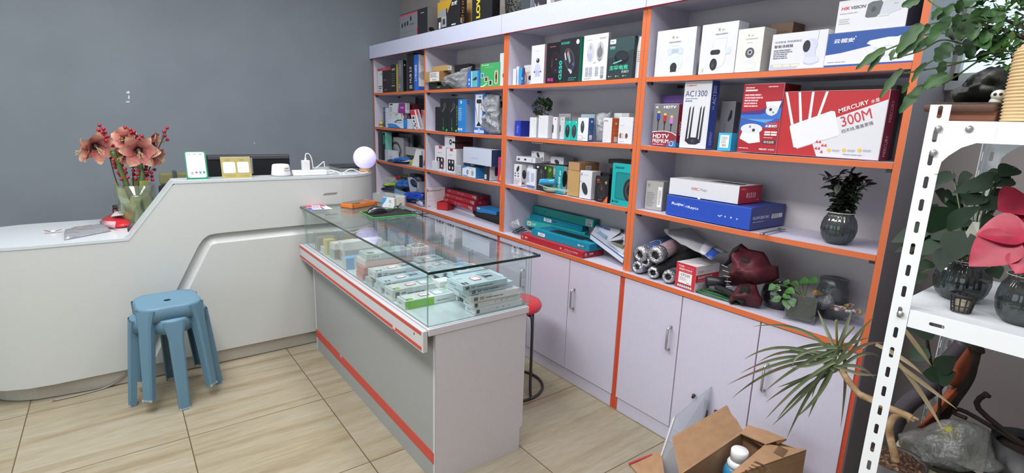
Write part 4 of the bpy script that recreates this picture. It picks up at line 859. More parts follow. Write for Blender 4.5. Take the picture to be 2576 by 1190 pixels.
BX('speaker_box', 'white box picturing earbuds in four colours, end of second level', 'box', None, cD, 872, 978, 44, 242, Z2, 1.98, .045, xs=1002, R='#bcb9c8', art=[('F', 's', .12, .68, .5, .70, 1, '#a0a0a6'), *[('F', 'e', .18+.14*k, .30, .065, .10, c) for k, c in enumerate(('#8a6a58', '#c8c0bc', '#e0d0c8', '#5a4a44'))], ('F', 's', .1, .06, .5, .09, 2, '#b0b0b6'), ('R', 'e', .5, .82, .05, .05, '#5a4a78'), *[('R', 'rr', .3, .15+.15*k, .7, .25+.15*k, '#6a6a86', .3) for k in range(4)]])
# third level
g5 = 'white wireless mouse boxes in a heap'
mart = [('F', 'mouse', .40, .62, .30, '#26262b', .5, '#404048'), ('F', 'p', [(.72, .1), (.78, .5), (.84, .5), (.9, .1), (.84, .3), (.78, .3)], '#222226')]
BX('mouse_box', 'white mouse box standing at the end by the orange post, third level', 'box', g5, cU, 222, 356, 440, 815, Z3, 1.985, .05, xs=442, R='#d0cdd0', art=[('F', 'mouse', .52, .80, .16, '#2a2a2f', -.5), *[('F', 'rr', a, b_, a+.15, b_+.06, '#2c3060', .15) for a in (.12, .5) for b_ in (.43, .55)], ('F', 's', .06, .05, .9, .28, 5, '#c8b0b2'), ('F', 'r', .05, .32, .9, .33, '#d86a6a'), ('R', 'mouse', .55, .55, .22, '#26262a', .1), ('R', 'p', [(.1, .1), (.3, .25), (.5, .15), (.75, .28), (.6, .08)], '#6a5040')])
BX('mouse_box', 'white mouse box standing just behind the blue text box', 'box', g5, cU, 360, 552, 428, 820, Z3, 2.03, .05, xs=600, art=[('F', 's', .1, .9, .5, .95, 1, '#66666c')])
BX('mouse_box', 'white box with blue specification print, leaning open, third level', 'box', g5, cU, 446, 604, 515, 850, Z3, 1.98, .02, ang=-.05, F='#dfe3ee', art=[('F', 's', .05, .28, .40, .88, 8, '#8890b0'), ('F', 's', .5, .35, .9, .8, 6, '#8890b0'), ('F', 'r', .04, .02, .96, .16, '#6a749a'), *[('F', 'e', .14, .3+.11*k, .025, .03, '#3a4a8a') for k in range(5)]])
zs = Z3+.150
BX('mouse_box', 'white mouse box lying on top of the boxes beside the orange post', 'box', g5, cU, 270, 604, 300, 425, zs, 1.99, .10, ang=.04, art=[('F', 'mouse', .48, .5, .36, '#26262b', math.pi/2, '#5a5a60'), ('F', 'p', [(.06, .2), (.10, .85), (.14, .4), (.18, .85), (.20, .2), (.14, .3)], '#2c2c30'), ('F', 's', .82, .2, .87, .8, 3, '#66666c')])
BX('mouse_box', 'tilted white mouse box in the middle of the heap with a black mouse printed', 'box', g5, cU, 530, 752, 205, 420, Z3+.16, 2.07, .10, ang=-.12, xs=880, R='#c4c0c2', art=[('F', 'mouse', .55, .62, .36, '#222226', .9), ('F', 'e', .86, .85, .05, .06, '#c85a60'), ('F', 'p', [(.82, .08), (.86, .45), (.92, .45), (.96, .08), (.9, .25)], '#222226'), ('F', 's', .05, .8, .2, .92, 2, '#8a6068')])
BX('mouse_box', 'topmost white mouse box of the heap under the shelf board', 'box', g5, cU, 535, 775, 62, 178, Z3+.262, 2.07, .11, ang=-.10, xs=975, R='#bdb7b8', art=[('F', 'mouse', .48, .52, .42, '#2a2a2f', .2, '#77777c'), ('F', 'p', [(.84, .1), (.88, .8), (.92, .4), (.95, .8), (.97, .1)], '#2c2c30')])
BX('mouse_box', 'white mouse box lying at the rear beside the brown cartons', 'box', g5, cU, 868, 1100, 300, 465, Z3+.15, 2.1, .1, xs=1270, R='#b0acae', art=[('F', 'mouse', .5, .3, .5, '#2a2a2f', 1.3), ('F', 'e', .9, .6, .07, .1, '#c86a70')])
BX('mouse_box', 'plain white box at the rear beneath the white box beside brown cartons', 'box', None, cU, 868, 1150, 470, 880, Z3, 2.1, .1, col='#c2c0c2')
BX('mouse_box', 'white box under the tilted heap, between black box and post', 'box', None, cU, 566, 870, 432, 870, Z3, 2.07, .1, col='#c4c2c6')
BX('mouse_box', 'black gaming mouse box with green patterned side, third level', 'box', None, cU, 610, 808, 452, 868, Z3, 1.985, .055, xs=888, col='#1d1d22', F='#232329', R='#5f9a2c', art=[('F', 'rr', .05, .88, .22, .95, '#e0e0e2', .2), ('F', 'e', .82, .92, .05, .06, '#7ec83a'), ('F', 'e', .46, .58, .16, .26, '#45474e'), ('F', 'e', .46, .58, .13, .23, '#2a2b31'), ('F', 'r', .42, .66, .50, .80, '#6a6c74'), ('F', 'r', .43, .38, .48, .62, '#55575e'), *[('R', 'r', a/5, b_/12, a/5+.1, b_/12+.045, '#2c4a18') for a in range(5) for b_ in range(12) if (a+b_) % 2], ('R', 'e', .5, .84, .07, .08, '#a8e060')])
BX('mouse_box', 'teal mouse box with vertical white lettering and clear window, third level', 'box', None, cU, 958, 1094, 468, 880, Z3, 1.99, .06, xs=1150, col='#0f8f94', F='#14949a', R='#c8ced0', art=[('F', 't', 'LONSAN', .62, .14, .30, '#e4f2f2', dict(rot=math.pi/2, bold=.02, maxw=.46)), ('F', 's', .45, .66, .7, .84, 3, '#d8eef0'), ('R', 'e', .35, .55, .12, .3, '#26262b')])
BX('mouse_box', 'clear sided pale box between the green patterned box and teal box', 'box', None, cU, 890, 955, 470, 870, Z3, 2.03, .05, col='#8fa0a0', F='#7f9494', art=[('F', 'e', .5, .78, .08, .14, '#b8c8c8'), ('F', 'r', .2, .3, .8, .55, '#3a4a4a')])
k1 = BX('carton', 'brown upright carton beneath the flat brown carton, third level', 'box', 'brown cartons on the third level', cU, 1160, 1370, 540, 965, Z3, 1.99, .08, ang=.03, col='#b3905c', F='#b8955f', xs=1392)
BX('carton', 'flat brown carton with barcode on top of the upright brown one', 'box', 'brown cartons on the third level', cD, 506, 588, 378, 436, Z3+.001+max(v.co.z for v in k1.data.vertices), 1.99, .10, ang=.0, xs=734, col='#a9825a', F='#b08a5f', R='#a27a52', stick=[('R', 'bar', .30, .15, .58, .6)], sname='barcode_label')
BX('mouse_box', 'white mouse box with a large black mouse, beside the brown upright carton', 'box', None, cD, 584, 672, 442, 642, Z3, 1.98, .06, xs=734, R='#c9c7cb', art=[('F', 'mouse', .45, .36, .24, '#33343a', .45, '#45464c'), ('F', 'r', .0, .60, .18, .612, '#44444a'), ('F', 'e', .14, .87, .035, .05, '#6a88b8'), ('F', 's', .35, .84, .85, .87, 1, '#b0b4bc')])
BX('mouse_box', 'black box with an orange corner and outlined mouse, third level', 'box', None, cD, 698, 796, 482, 676, Z3, 1.975, .06, xs=818, col='#141316', F='#1a181b', T='#2a282c', art=[('F', 't', 'D1', .14, .80, .09, '#d8603a', dict(bold=.03)), ('F', 's', .12, .74, .6, .77, 1, '#a85a40'), ('F', 'e', .82, .78, .05, .06, '#d8a840'), ('F', 'e', .82, .78, .03, .035, '#3a6ab0'), ('F', 'e', .5, .42, .17, .26, '#4a484e', .08), ('F', 'e', .5, .42, .155, .245, '#221f24', .08), ('F', 'r', .47, .46, .55, .60, '#8a4038'), ('F', 'p', [(.66, 0), (1, 0), (1, .28)], '#d8622e'), ('F', 't', 'GX-1700', .3, .06, .05, '#d8603a', dict(maxw=.3))])
BX('mouse_box', 'black box at the rear behind the orange cornered box', 'box', None, cD, 684, 800, 455, 655, Z3, 2.05, .07, xs=858, col='#1c1b1e', T='#2a282c')
BX('headphone_box', 'turquoise headphone box with a window, beside the orange post on third level', 'box', None, cD, 818, 962, 386, 700, Z3, 1.97, .10, ang=0, xs=985, col='#0c9a9c', F='#11a6a8', R='#0a7f82', art=[('F', 'rr', .20, .14, 1.0, .80, '#0b6f74', .12), ('F', 'rr', .24, .17, 1.0, .77, '#0d8286', .12), ('F', 'e', .98, .40, .19, .27, '#202226'), ('F', 'e', .99, .40, .14, .21, '#3d4046'), ('F', 'e', .99, .40, .09, .14, '#16171a'), ('F', 't', 'ZeaSurkf', .12, .88, .055, '#0a3c40', dict(maxw=.5, bold=.03, slant=.15)), ('F', 'r', .08, .06, .16, .11, '#0a3c40'), ('F', 's', .20, .06, .46, .11, 2, '#0a3c40')])
BX('headphone_box', 'dark box across the rear above the turquoise headphone box', 'box', None, cD, 800, 985, 356, 420, Z3+.19, 2.08, .1, col='#1f1d20', F='#262326', art=[('F', 's', .2, .4, .8, .6, 1, '#6a4a38')])
BX('headphone_box', 'dark carton at the rear supporting the dark box', 'box', None, cD, 800, 985, 424, 640, Z3, 2.08, .1, col='#1d1b1e')
# worktop level: keyboard boxes
gk = 'teal and red keyboard boxes'
def lying(name, label, group, cr, p0, p1, p2, z0, h, col, F, R, T, art=(), stick=(), push=0, **kw):
    """flat box from three lower corners of the picture: far end of the long side, near corner, end of the short side"""
    A = at_z(*cr(*p0), z0); B_ = at_z(*cr(*p1), z0); D_ = at_z(*cr(*p2), z0)
    A.z -= push; h += push
    u = (B_-A); u.z = 0; L_ = u.length; yaw = math.atan2(u.y, u.x); d = (D_-B_).dot(Vector((-math.sin(yaw), math.cos(yaw), 0)))
    return carton(name, label, 'box', group, A, L_, max(.03, d), h, yaw, col=col, F=F, R=R, T=T, art=art, stick=stick, **kw)
lying('keyboard_box', 'red keyboard box at the bottom of the stack, edge of the worktop', gk, cD, (148, 955), (612, 1103), (758, 1072), ZB+.001, .034, '#a32430', '#b32834', '#96222c', '#b9343c', art=[
   ('F', 't', 'ZA', .075, .45, .28, '#f0dcdc', dict(bold=.04, slant=.1, maxw=.05)), ('F', 's', .075, .28, .13, .38, 1, '#e0b0b0'), ('F', 'e', .035, .52, .24, .3, '#d08088'), ('F', 't', 'C2', .66, .42, .26, '#f2e2e2', dict(bold=.05, slant=.15)), ('F', 't', '商务办公键盘', .73, .44, .24, '#e8c8c8', dict(maxw=.2)), ('F', 's', .68, .2, .9, .3, 1, '#d89aa0'), ('R', 't', 'ZA', .3, .4, .3, '#f0dcdc', dict(bold=.04, maxw=.2)), ('R', 'e', .14, .52, .24, .3, '#d08088')])
lying('keyboard_box', 'blue keyboard box with a mouse set printed on top, lying on the red box', gk, cD, (228, 925), (660, 1052), (802, 1022), ZB+.0365, .038, '#0d7f9c', '#0f88a6', '#0c7590', '#1290ac', art=[
   ('T', 'p', [(.22, .25), (.80, .25), (.80, .75), (.22, .75)], '#2a4854'), *[('T', 'r', .235+.028*k, .32+.1*j, .257+.028*k, .39+.1*j, '#17303a') for k in range(20) for j in range(4)], ('T', 'e', .87, .5, .22, .13, '#1f3640'), ('R', 't', 'oqoo', .35, .35, .3, '#0a2c38', dict(bold=.05, maxw=.3)), ('F', 't', 'QQ50', .82, .35, .3, '#e8f0f2', dict(bold=.06, maxw=.1)), ('F', 's', .85, .3, .96, .8, 3, '#0a4c60')], stick=[('F', 'r', .13, .25, .165, .78, '#e8ecee'), ('F', 'rr', .17, .22, .26, .75, '#e8ecee', .3), ('F', 's', .18, .35, .25, .65, 3, '#7a8288')], sname='label')
lying('keyboard_box', 'turquoise keyboard box wrapped in a clear bag, under the topmost teal box', gk, cD, (130, 842), (560, 940), (735, 885), ZB+.03, .042, '#2aa8a4', '#35b4ae', '#1d8f90', '#2fb0aa', art=[('F', 's', .12, .3, .2, .7, 2, '#c8e8e6')], stick=[('F', 'r', .04, .2, .11, .85, '#e4ecee'), ('F', 'bar', .05, .3, .10, .7)], sname='barcode_label')
lying('keyboard_box', 'blue keyboard box between the two turquoise ones at the rear', gk, cD, (205, 800), (590, 898), (738, 842), ZB+.0735, .036, '#0d7f9c', '#0f84a0', '#0c6f88', '#128ca8', art=[('F', 's', .46, .3, .56, .7, 1, '#0a4458')], stick=[('F', 'r', .29, .2, .325, .85, '#e4ecee'), ('F', 'rr', .335, .2, .44, .8, '#e4ecee', .3), ('F', 's', .345, .3, .43, .7, 3, '#7a8288')], sname='label')
lying('keyboard_box', 'topmost teal keyboard box of the rear stack with a barcode label', gk, cD, (152, 738), (580, 848), (735, 800), ZB+.111, .050, '#1a9a92', '#24a89e', '#158a84', '#1a938a', art=[
   ('T', 'p', [(.10, .2), (.80, .2), (.80, .85), (.10, .85)], '#27423f'), *[('T', 'r', .115+.0335*k, .27+.13*j, .142+.0335*k, .37+.13*j, '#16282a') for k in range(20) for j in range(4)], ('T', 'e', .89, .5, .26, .15, '#223a38'), ('F', 'r', .21, .45, .23, .6, '#0c4a46'), ('R', 't', 'logitech', .12, .4, .24, '#0c3f3c', dict(bold=.02, maxw=.3)), ('R', 's', .46, .42, .58, .6, 1, '#0c3f3c'), ('R', 's', .8, .5, .92, .65, 2, '#0c5c58')], stick=[('F', 'r', .88, .12, .98, .9, '#e8ecec'), ('F', 'bar', .89, .16, .97, .5), ('F', 's', .89, .55, .97, .82, 2, '#8a9090')], sname='barcode_label')
# ------------------------------------------------------------------ boxes along the top of the bays
ZTOP = ZT+.002
BX('case_box', 'grey and black hardware box with pink edges standing on top, nearest the grey wall', 'box', None, cA, 395, 712, 178, 470, ZTOP, 1.985, .12, xs=840, col='#222127', F='#232228', R='#66666a', T='#3a393e', art=[
   ('F', 'r', .0, .02, .66, .98, '#777b80'), ('F', 'r', .0, .93, .66, .975, '#b8456a'), ('F', 'r', .0, .13, .66, .20, '#a83a5c'), ('F', 'r', .0, .47, .66, .476, '#4a4c52'), *[('F', 'e', x, y, .055, .07, '#2a2b30') for x, y in ((.10, .68), (.20, .70), (.30, .71), (.42, .82))], *[('F', 'e', x, y, .075, .09, '#8c9096') for x, y in ()],
   ('F', 'r', .62, .36, .66, .52, '#c0404c'), ('F', 's', .38, .62, .6, .7, 1, '#55575c'), ('F', 'r', .52, .24, .56, .32, '#33343a'), ('F', 'r', .02, .12, .12, .19, '#dcdcdc'), ('F', 's', .78, .86, .92, .90, 1, '#a8a8ae'), ('R', 'e', .35, .42, .09, .06, '#141416')])
BX('motherboard_box', 'black and yellow motherboard box standing on top of the second bay', 'box', None, cA, 828, 1076, 36, 345, ZTOP, 1.985, .08, xs=1160, col='#1c1c1f', F='#1f1e20', R='#17171a', art=[
   ('F', 'p', [(0, .62), (0, 1), (.7, 1), (.62, .9), (.42, .62)], '#b8922c'), ('F', 'r', .04, .02, .46, .80, '#2c2d31'), ('F', 'r', .04, .62, .40, .80, '#8e8f94'), ('F', 'r', .18, .36, .42, .62, '#9a9ba0'), ('F', 'r', .24, .42, .36, .56, '#3a3b40'), *[('F', 'r', .05+.045*k, .06, .075+.045*k, .30, '#6f7076') for k in range(8)], ('F', 'r', .06, .34, .15, .5, '#d8d8da'),
   ('F', 't', '主板', .64, .83, .09, '#e8e8ea', dict(maxw=.28, bold=.02)), ('F', 's', .66, .34, .92, .40, 1, '#d8d8da'), ('F', 's', .50, .22, .94, .30, 1, '#c88a2c'), ('R', 't', 'MACHINIST M.2 V4', .62, .06, .30, '#c8842c', dict(rot=math.pi/2, maxw=.85)), ('R', 's', .15, .1, .35, .55, 2, '#a8a8ac')])
BX('carton', 'large brown carton standing behind the motherboard box', 'box', None, cA, 852, 1215, -60, 330, ZTOP, 2.10, .09, col='#b3945f', F='#b8985f', art=[('F', 't', 'EXPRESS', .2, .80, .06, '#6a5636', dict(maxw=.3)), ('F', 'p', [(.86, .2), (1, .2), (1, .5), (.86, .5)], '#a27d48')])
BX('case_box', 'tall black box with vertical yellow letters on top of the second bay', 'box', None, cA, 1222, 1450, -140, 260, ZTOP, 1.985, .12, xs=1540, col='#1a1a1e', F='#202024', R='#0d0d11', art=[('F', 't', 'LOW', .42, .34, .20, '#dcc428', dict(rot=math.pi/2, bold=.04, maxw=.52)), ('F', 'p', [(.15, .02), (.3, .12), (.45, .05), (.5, .2), (.3, .22)], '#2c2c31')])
b = MB(); A0 = at_y(*cV(820, 400), 2.02); A1 = at_y(*cV(1390, 330), 2.02); P = []
for i in range(15):
    row = []
    for j in range(12):
        u, v = i/14, j/11; a = 2*math.pi*u
        x = A0.x+(A1.x-A0.x)*(.5+.5*math.cos(a)*(1-.1*math.sin(v*9))); y = 2.09+.07*math.sin(a)
        row.append((x+.004*noise.noise((x*60, v*20, 1)), y+.006*noise.noise((x*50, v*25, 4)), ZTOP+.36*v))
    P.append(row)
b.grid(P, clear('#1a1c1c', .86, .5, .12, .9, 70)); tag(b.build('wrapped_roll'), 'dark roll in shiny black bubble film on top between second and third bay', 'roll')
BX('fan_box', 'dark grey box with a white scooter emblem on its side, on top of third bay', 'box', None, cV, 1395, 1665, -420, 240, ZTOP, 1.985, .1, xs=2090, col='#3f4448', F='#40464a', R='#4a4a55', art=[('F', 'r', .985, 0, 1, 1, '#e6e6ea'), ('R', 'p', [(.2, .52), (.28, .36), (.36, .32), (.44, .40), (.5, .55), (.46, .55), (.36, .42), (.28, .5)], '#c8c8d0'), ('R', 'r', .46, .44, .86, .50, '#c8c8d0'), ('R', 's', .48, .34, .8, .40, 1, '#b8b8c0'), ('R', 'r', 0, 0, .2, 1, '#8888a0')])
BX('fan_box', 'narrow white packet beside the dark grey box on top of third bay', 'box', None, cV, 2092, 2190, -200, 150, ZTOP, 1.99, .03, col='#d0d2dc', art=[('F', 'p', [(.2, .1), (.8, .4), (.5, .7)], '#8a8c98')])

# ------------------------------------------------------------------ bay in the corner
gu = 'upright boxes on the top shelf beside the grey wall'
BX('adapter_box', 'thin grey sleeve first on the top shelf of the corner bay', 'box', gu, cA, 116, 138, 915, 1050, Z1, 2.02, .08, col='#77777c')
BX('adapter_box', 'white box with red top band, corner bay top shelf', 'box', gu, cA, 140, 194, 796, 1058, Z1, 1.985, .1, col='#d4d5d8', art=[('F', 'r', 0, .90, 1, 1, '#c03440'), ('F', 's', .2, .14, .9, .3, 2, '#5a5a60'), ('F', 'p', [(.7, .78), (.9, .82), (.8, .7)], '#3a3a40'), ('F', 's', .15, .05, .9, .1, 1, '#6a6a70')])
BX('adapter_box', 'black box with red top band, corner bay top shelf', 'box', gu, cA, 195, 290, 786, 1056, Z1, 1.98, .1, col='#1d1b1e', F='#221f22', T='#c03440', art=[('F', 'r', 0, .89, 1, 1, '#b8303c'), ('F', 's', .1, .93, .6, .96, 1, '#e8c0c0'), ('F', 'r', .15, .48, .5, .53, '#a83440'), ('F', 'r', .2, .08, .55, .13, '#a83440')])
BX('adapter_box', 'black box with yellow side and rows of icons, corner bay top shelf', 'box', gu, cA, 291, 356, 748, 1056, Z1, 1.98, .1, xs=380, col='#c8b03c', F='#1c1b1e', R='#b8a23c', T='#1c1b1e', art=[('F', 's', .2, .78, .8, .86, 2, '#c8c8ca'), *[('F', 'e', .3, .66-.08*k, .018, .018, '#c8b03c') for k in range(5)], *[('F', 's', .5, .65-.08*k, .8, .67-.08*k, 1, '#9a9a9e') for k in range(5)], ('F', 's', .15, .2, .9, .25, 1, '#d0d0d4')])
BX('adapter_box', 'grey film wrapped box with black side, corner bay top shelf', 'box', gu, cA, 378, 432, 698, 1056, Z1, 1.98, .12, xs=476, col='#4f5358', F='#666a70', R='#1d1d21', art=[('F', 'r', .3, .5, .5, .88, '#85898f'), ('R', 's', .3, .8, .7, .88, 1, '#d8d8da'), ('F', 's', .1, .1, .5, .25, 3, '#a8acb2')])
BX('adapter_box', 'tall black box with white sideways lettering, corner bay top shelf', 'box', gu, cA, 474, 552, 622, 1050, Z1, 1.98, .13, col='#17171b', F='#19191d', art=[('F', 'r', 0, 0, .08, 1, '#4a4c52'), ('F', 't', 'HUB 3.0', .72, .22, .30, '#e0e0e2', dict(rot=math.pi/2, maxw=.42)), ('F', 's', .4, .06, .95, .16, 3, '#c8c8cc')])
BX('adapter_box', 'blue spined white box with vertical lettering next to the bay divider', 'box', gu, cA, 553, 610, 634, 1038, Z1, 1.985, .1, xs=694, col='#2a5cb8', F='#2f66c4', R='#d9cfc8', T='#2f66c4', art=[('F', 't', '2.5"移动硬盘', .68, .26, .46, '#e8eef8', dict(rot=math.pi/2, maxw=.46)), ('R', 'r', 0, 0, 1, .12, '#2f56b0'), ('R', 'e', .7, .42, .16, .12, '#a8a4a8'), ('R', 's', .3, .72, .8, .74, 1, '#8a8488')])
# second level
t = thing('glue_bottle', 'small glue bottle with yellow and blue bands beside the grey wall end', 'bottle', (0, 0, 0))
p = at_y(*cQ(255, 890), 1.99); t.location = (p.x, 1.99, Z2+.001)
b = MB(); b.lathe([(.019, 0), (.0195, .002), (.0195, .012)], M('#d8b83c'), n=16); b.lathe([(.0195, .012), (.0195, .024)], M('#2a6a9c'), n=16); b.lathe([(.0195, .024), (.0195, .036), (.014, .044), (.013, .05)], M('#d8b83c'), n=16); b.build('bottle_body', t)
b = MB(); b.lathe([(.0135, .050), (.012, .058), (.009, .064), (.005, .088), (.003, .092)], M('#a8a49a', .2), n=14); b.build('nozzle_cap', t)
gq = 'printer supply boxes on the second level'
BX('toner_box', 'narrow navy box beside the glue bottle', 'box', gq, cQ, 332, 392, 270, 880, Z2, 2.02, .08, col='#2a3050', F='#39405f', art=[('F', 'r', 0, 0, 1, .7, '#4a5068'), ('F', 's', .3, .78, .7, .9, 2, '#d0d4e0')])
BX('toner_box', 'narrow upright pale box beside the printer supply stack', 'box', gq, cQ, 396, 500, 282, 890, Z2, 1.995, .08, col='#b9c4d8', F='#c3cee0', art=[('F', 's', .4, .08, .9, .16, 2, '#6a7ab0')])
ca_ = BX('toner_box', 'white and blue cartridge box at the bottom of the stack, corner bay', 'box', gq, cQ, 486, 990, 608, 962, Z2, 1.985, .10, xs=1110, F='#ccd8e4', R='#2f80c8', T='#d8dee4', art=[('F', 'p', [(0, 0), (.86, 0), (.5, .36), (.3, .40), (0, .40)], '#2a7cc4'), ('F', 't', 'eellletty', .05, .85, .07, '#5a78b8', dict(maxw=.28)), *[('F', 'e', .1+.14*k, .2, .06, .06, '#a8d0ec') for k in range(3)], ('F', 'p', [(.42, .60), (.60, .82), (.90, .86), (.92, .62), (.86, .74), (.62, .68), (.48, .56), (.88, .56), (.88, .52), (.44, .52)], '#55585f'), ('R', 't', 'toner cartridge', .65, .2, .26, '#a8d0f0', dict(rot=math.pi/2, maxw=.6))])
z1 = Z2+max(v.co.z for v in ca_.data.vertices)+.001
cb_ = BX('toner_box', 'cream cartridge box with red stripes in the middle of the stack', 'box', gq, cQ, 478, 950, 455, 602, z1, 1.99, .11, xs=1190, F='#d6d6d6', R='#c8c4c0', T='#cfcfcf', art=[('F', 's', .08, .2, .36, .85, 5, '#a8a8a0'), ('F', 'r', .48, .68, .74, .78, '#2a2a30'), ('F', 's', .48, .2, .68, .6, 4, '#a8a8a8'), ('F', 'p', [(.90, 1), (.96, 1), (1, .3), (1, 0)], '#a83444'), ('R', 'p', [(.05, 1), (.2, 1), (.5, 0), (.35, 0)], '#a83444'), ('R', 'p', [(.6, 0), (.75, 0), (1, .8), (1, 1), (.9, .9)], '#a83444')])
z2 = z1+max(v.co.z for v in cb_.data.vertices)+.001
BX('toner_box', 'white and purple cartridge box on top of the stack, corner bay', 'box', gq, cQ, 518, 1060, 130, 460, z2, 1.99, .1, xs=1200, F='#ccd2d8', R='#c0c4cc', art=[('F', 'p', [(.56, 0), (.62, .98), (.99, .98), (.99, 0)], '#8a2a86'), ('F', 'p', [(.52, 0), (.58, .98), (.60, .98), (.55, 0)], '#8a2a86'), ('F', 't', 'BLUED', .70, .48, .12, '#f0dff0', dict(maxw=.2, bold=.02)), ('F', 's', .74, .36, .88, .40, 1, '#c080bc'), ('F', 'r', .06, .78, .22, .94, '#26303a'), ('F', 's', .06, .1, .2, .6, 6, '#7a808a'), ('R', 's', .3, .3, .6, .6, 3, '#6a6e7a')])
BX('toner_box', 'small pale blue box between the cartridge stack and red blister packs', 'box', gq, cQ, 1112, 1290, 648, 975, Z2, 1.985, .07, col='#bccbdc', F='#c4d2e2', art=[('F', 's', .08, .1, .2, .9, 6, '#5a78b8')])
BX('carton', 'grey carton at the rear of the second level, corner bay', 'box', None, cQ, 888, 1390, -60, 560, Z2, 2.10, .09, xs=1500, col='#77747a', F='#807c80', R='#3c3a40', art=[('F', 's', .5, .78, .9, .83, 1, '#5a585c')])
BX('carton', 'small dark red carton at the rear above the red blister packs', 'box', None, cQ, 1205, 1330, 150, 700, Z2, 2.06, .05, col='#6a1a2a')
for k, (x0, x1, xt, zt_, lab) in enumerate(((1345, 1500, 1200, 350, 'red and white blister pack with printed tool shapes, leaning, corner bay'), (1530, 1640, 1350, 330, 'red blister pack leaning second beside the printed one'), (1640, 1700, 1580, 350, 'red blister pack leaning last beside the bay divider'))):
    p0 = at_y(*cQ(x0, 975), 1.98+.012*k); p1 = at_y(*cQ(x1, 975), 1.98+.012*k); pt = at_y(*cQ(xt, zt_), 1.98+.012*k); p0.z = p1.z = Z2+.001
    b = MB(); w = max(.035, p1.x-p0.x); up_ = pt-p0
    b.face(p0, (w, 0, 0), up_); b.poly([b.P2(*q) for q in ((.12, 0), (.9, 0), (1, .06), (1, 1), (.1, 1), (0, .9), (0, .06))], M('#b8b0b6') if k else M('#d8d4d8'), (0, .014, 0))
    b.face(p0-Vector((0, .0008, 0)), (w, 0, 0), up_)
    if k == 0:
        b.r(0, .74, 1, .99, C_('#c43444')); b.p([(.94, 0), (1, 0), (1, .74), (.94, .74)], C_('#b02c44'))
        for c, d_, e_ in ((.45, .60, .11), (.40, .42, .08), (.62, .29, .07), (.38, .19, .08), (.66, .08, .06)): b.p([(c-e_*2.2, d_-e_*.5), (c-e_*1.6, d_+e_*.5), (c, d_+e_*.7), (c+e_*2.4, d_), (c+e_*.4, d_-e_*.6)], C_('#3c3450'))
    else:
        b.r(0, .62, 1, .99, C_('#b83040')); b.r(0, 0, .14, .99, C_('#c85a68')); b.p([(.35, .1), (.85, .12), (.9, .72), (.4, .74)], C_('#8a9a9c'))
    tag(b.build('blister_pack'), lab, 'blister pack', 'red blister packs')
# third level
BX('file_box', 'tall black file box beside the grey wall, third level of corner bay', 'box', None, cR, 27, 128, 68, 484, Z3, 1.99, .2, col='#26272c', F='#2c2d32', art=[('F', 'r', .5, .3, .7, .98, '#17171b'), ('F', 's', .1, .1, .3, .2, 1, '#44464c')])
BX('file_box', 'tall green file box next to the black one, third level', 'box', None, cR, 130, 202, 72, 490, Z3, 1.99, .05, col='#6fb0a0', F='#7ab8a6', art=[('F', 'p', [(.15, .55), (.6, .6), (.8, .85), (.3, .9), (.1, .8)], '#1f7a5c'), ('F', 'e', .2, .13, .012, .012, '#2a4a44'), ('F', 'e', .2, .19, .012, .012, '#2a4a44')])
BX('headset_box', 'pale box picturing a dark headset arch, third level of corner bay', 'box', None, cR, 186, 450, 132, 420, Z3, 2.06, .05, F='#a9a6a8', T='#48484c', col='#8f8c90', art=[('F', 's', .05, .83, .35, .86, 1, '#66646a'), *[('F', 'e', .58+.26*math.cos(a), .38+.38*math.sin(a), .055, .055, '#4a4854') for a in [math.radians(d) for d in range(20, 215, 6)]], ('F', 'e', .5, .45, .12, .12, '#8d8a8e'), ('F', 'e', .86, .42, .05, .09, '#5a586a'), ('F', 'e', .32, .22, .05, .10, '#3a3944')])
BX('file_box', 'dark backing board standing behind the headset box', 'box', None, cR, 210, 505, 76, 420, Z3, 2.12, .02, col='#5f6266', F='#66696c', art=[('F', 'e', .9, .66, .02, .02, '#8a8c90')])
BX('earphone_box', 'small white upright box in front of the headset box', 'box', None, cR, 170, 302, 336, 490, Z3, 1.99, .05, col='#c6c8d2', F='#cfd0d8', art=[('F', 'p', [(.0, .0), (.38, 0), (.38, 1), (0, 1)], '#b9bac4'), ('F', 's', .5, .3, .9, .55, 3, '#8a9ab8')])
BX('carton', 'long white box at the rear of the third level, corner bay', 'box', None, cR, 462, 655, 290, 372, Z3+.07, 2.08, .06, col='#a9a9aa', F='#b4b4b4')
BX('carton', 'grey carton at the rear carrying the long white box', 'box', None, cR, 462, 700, 372, 480, Z3, 2.10, .07, col='#5a5a60')
b = MB(); p0 = at_y(*cR(568, 560), 1.985); p1 = at_y(*cR(668, 572), 1.985); pt = at_y(*cR(640, 320), 2.02); p0.z = p1.z = Z3+.001
b.face(p0, p1-p0, pt-p0-Vector((.0, 0, 0))); b.poly([b.P2(0, 0), b.P2(1, 0), b.P2(1.0, 1), b.P2(0, 1)], M('#d6d6d8'), (0, .018, 0)); pk = tag(b.build('leaning_packet'), 'white packet with black clip leaning beside the white and blue box, corner bay', 'packet')
b = MB(); q = at_y(*cR(700, 290), 2.02); b.rbox(q.x-.03, 2.01, q.z-.008, q.x+.035, 2.03, q.z+.008, M('#222226'), .004); b.build('clip', pk)
BX('pen_box', 'slim black pen box upright beside the bay divider, third level', 'box', None, cR, 682, 712, 420, 598, Z3, 1.985, .02, col='#1e1e22', art=[('F', 'e', .5, .85, .02, .02, '#c04a4a')])
BX('earphone_box', 'white box with blue patch beside the bay divider, third level', 'box', None, cR, 708, 772, 334, 612, Z3, 2.0, .06, col='#c8ccd4', art=[('F', 'p', [(.55, .1), (1, .1), (1, .5), (.7, .4)], '#3a62b0'), ('F', 's', .1, .7, .6, .9, 3, '#7a88b8')])

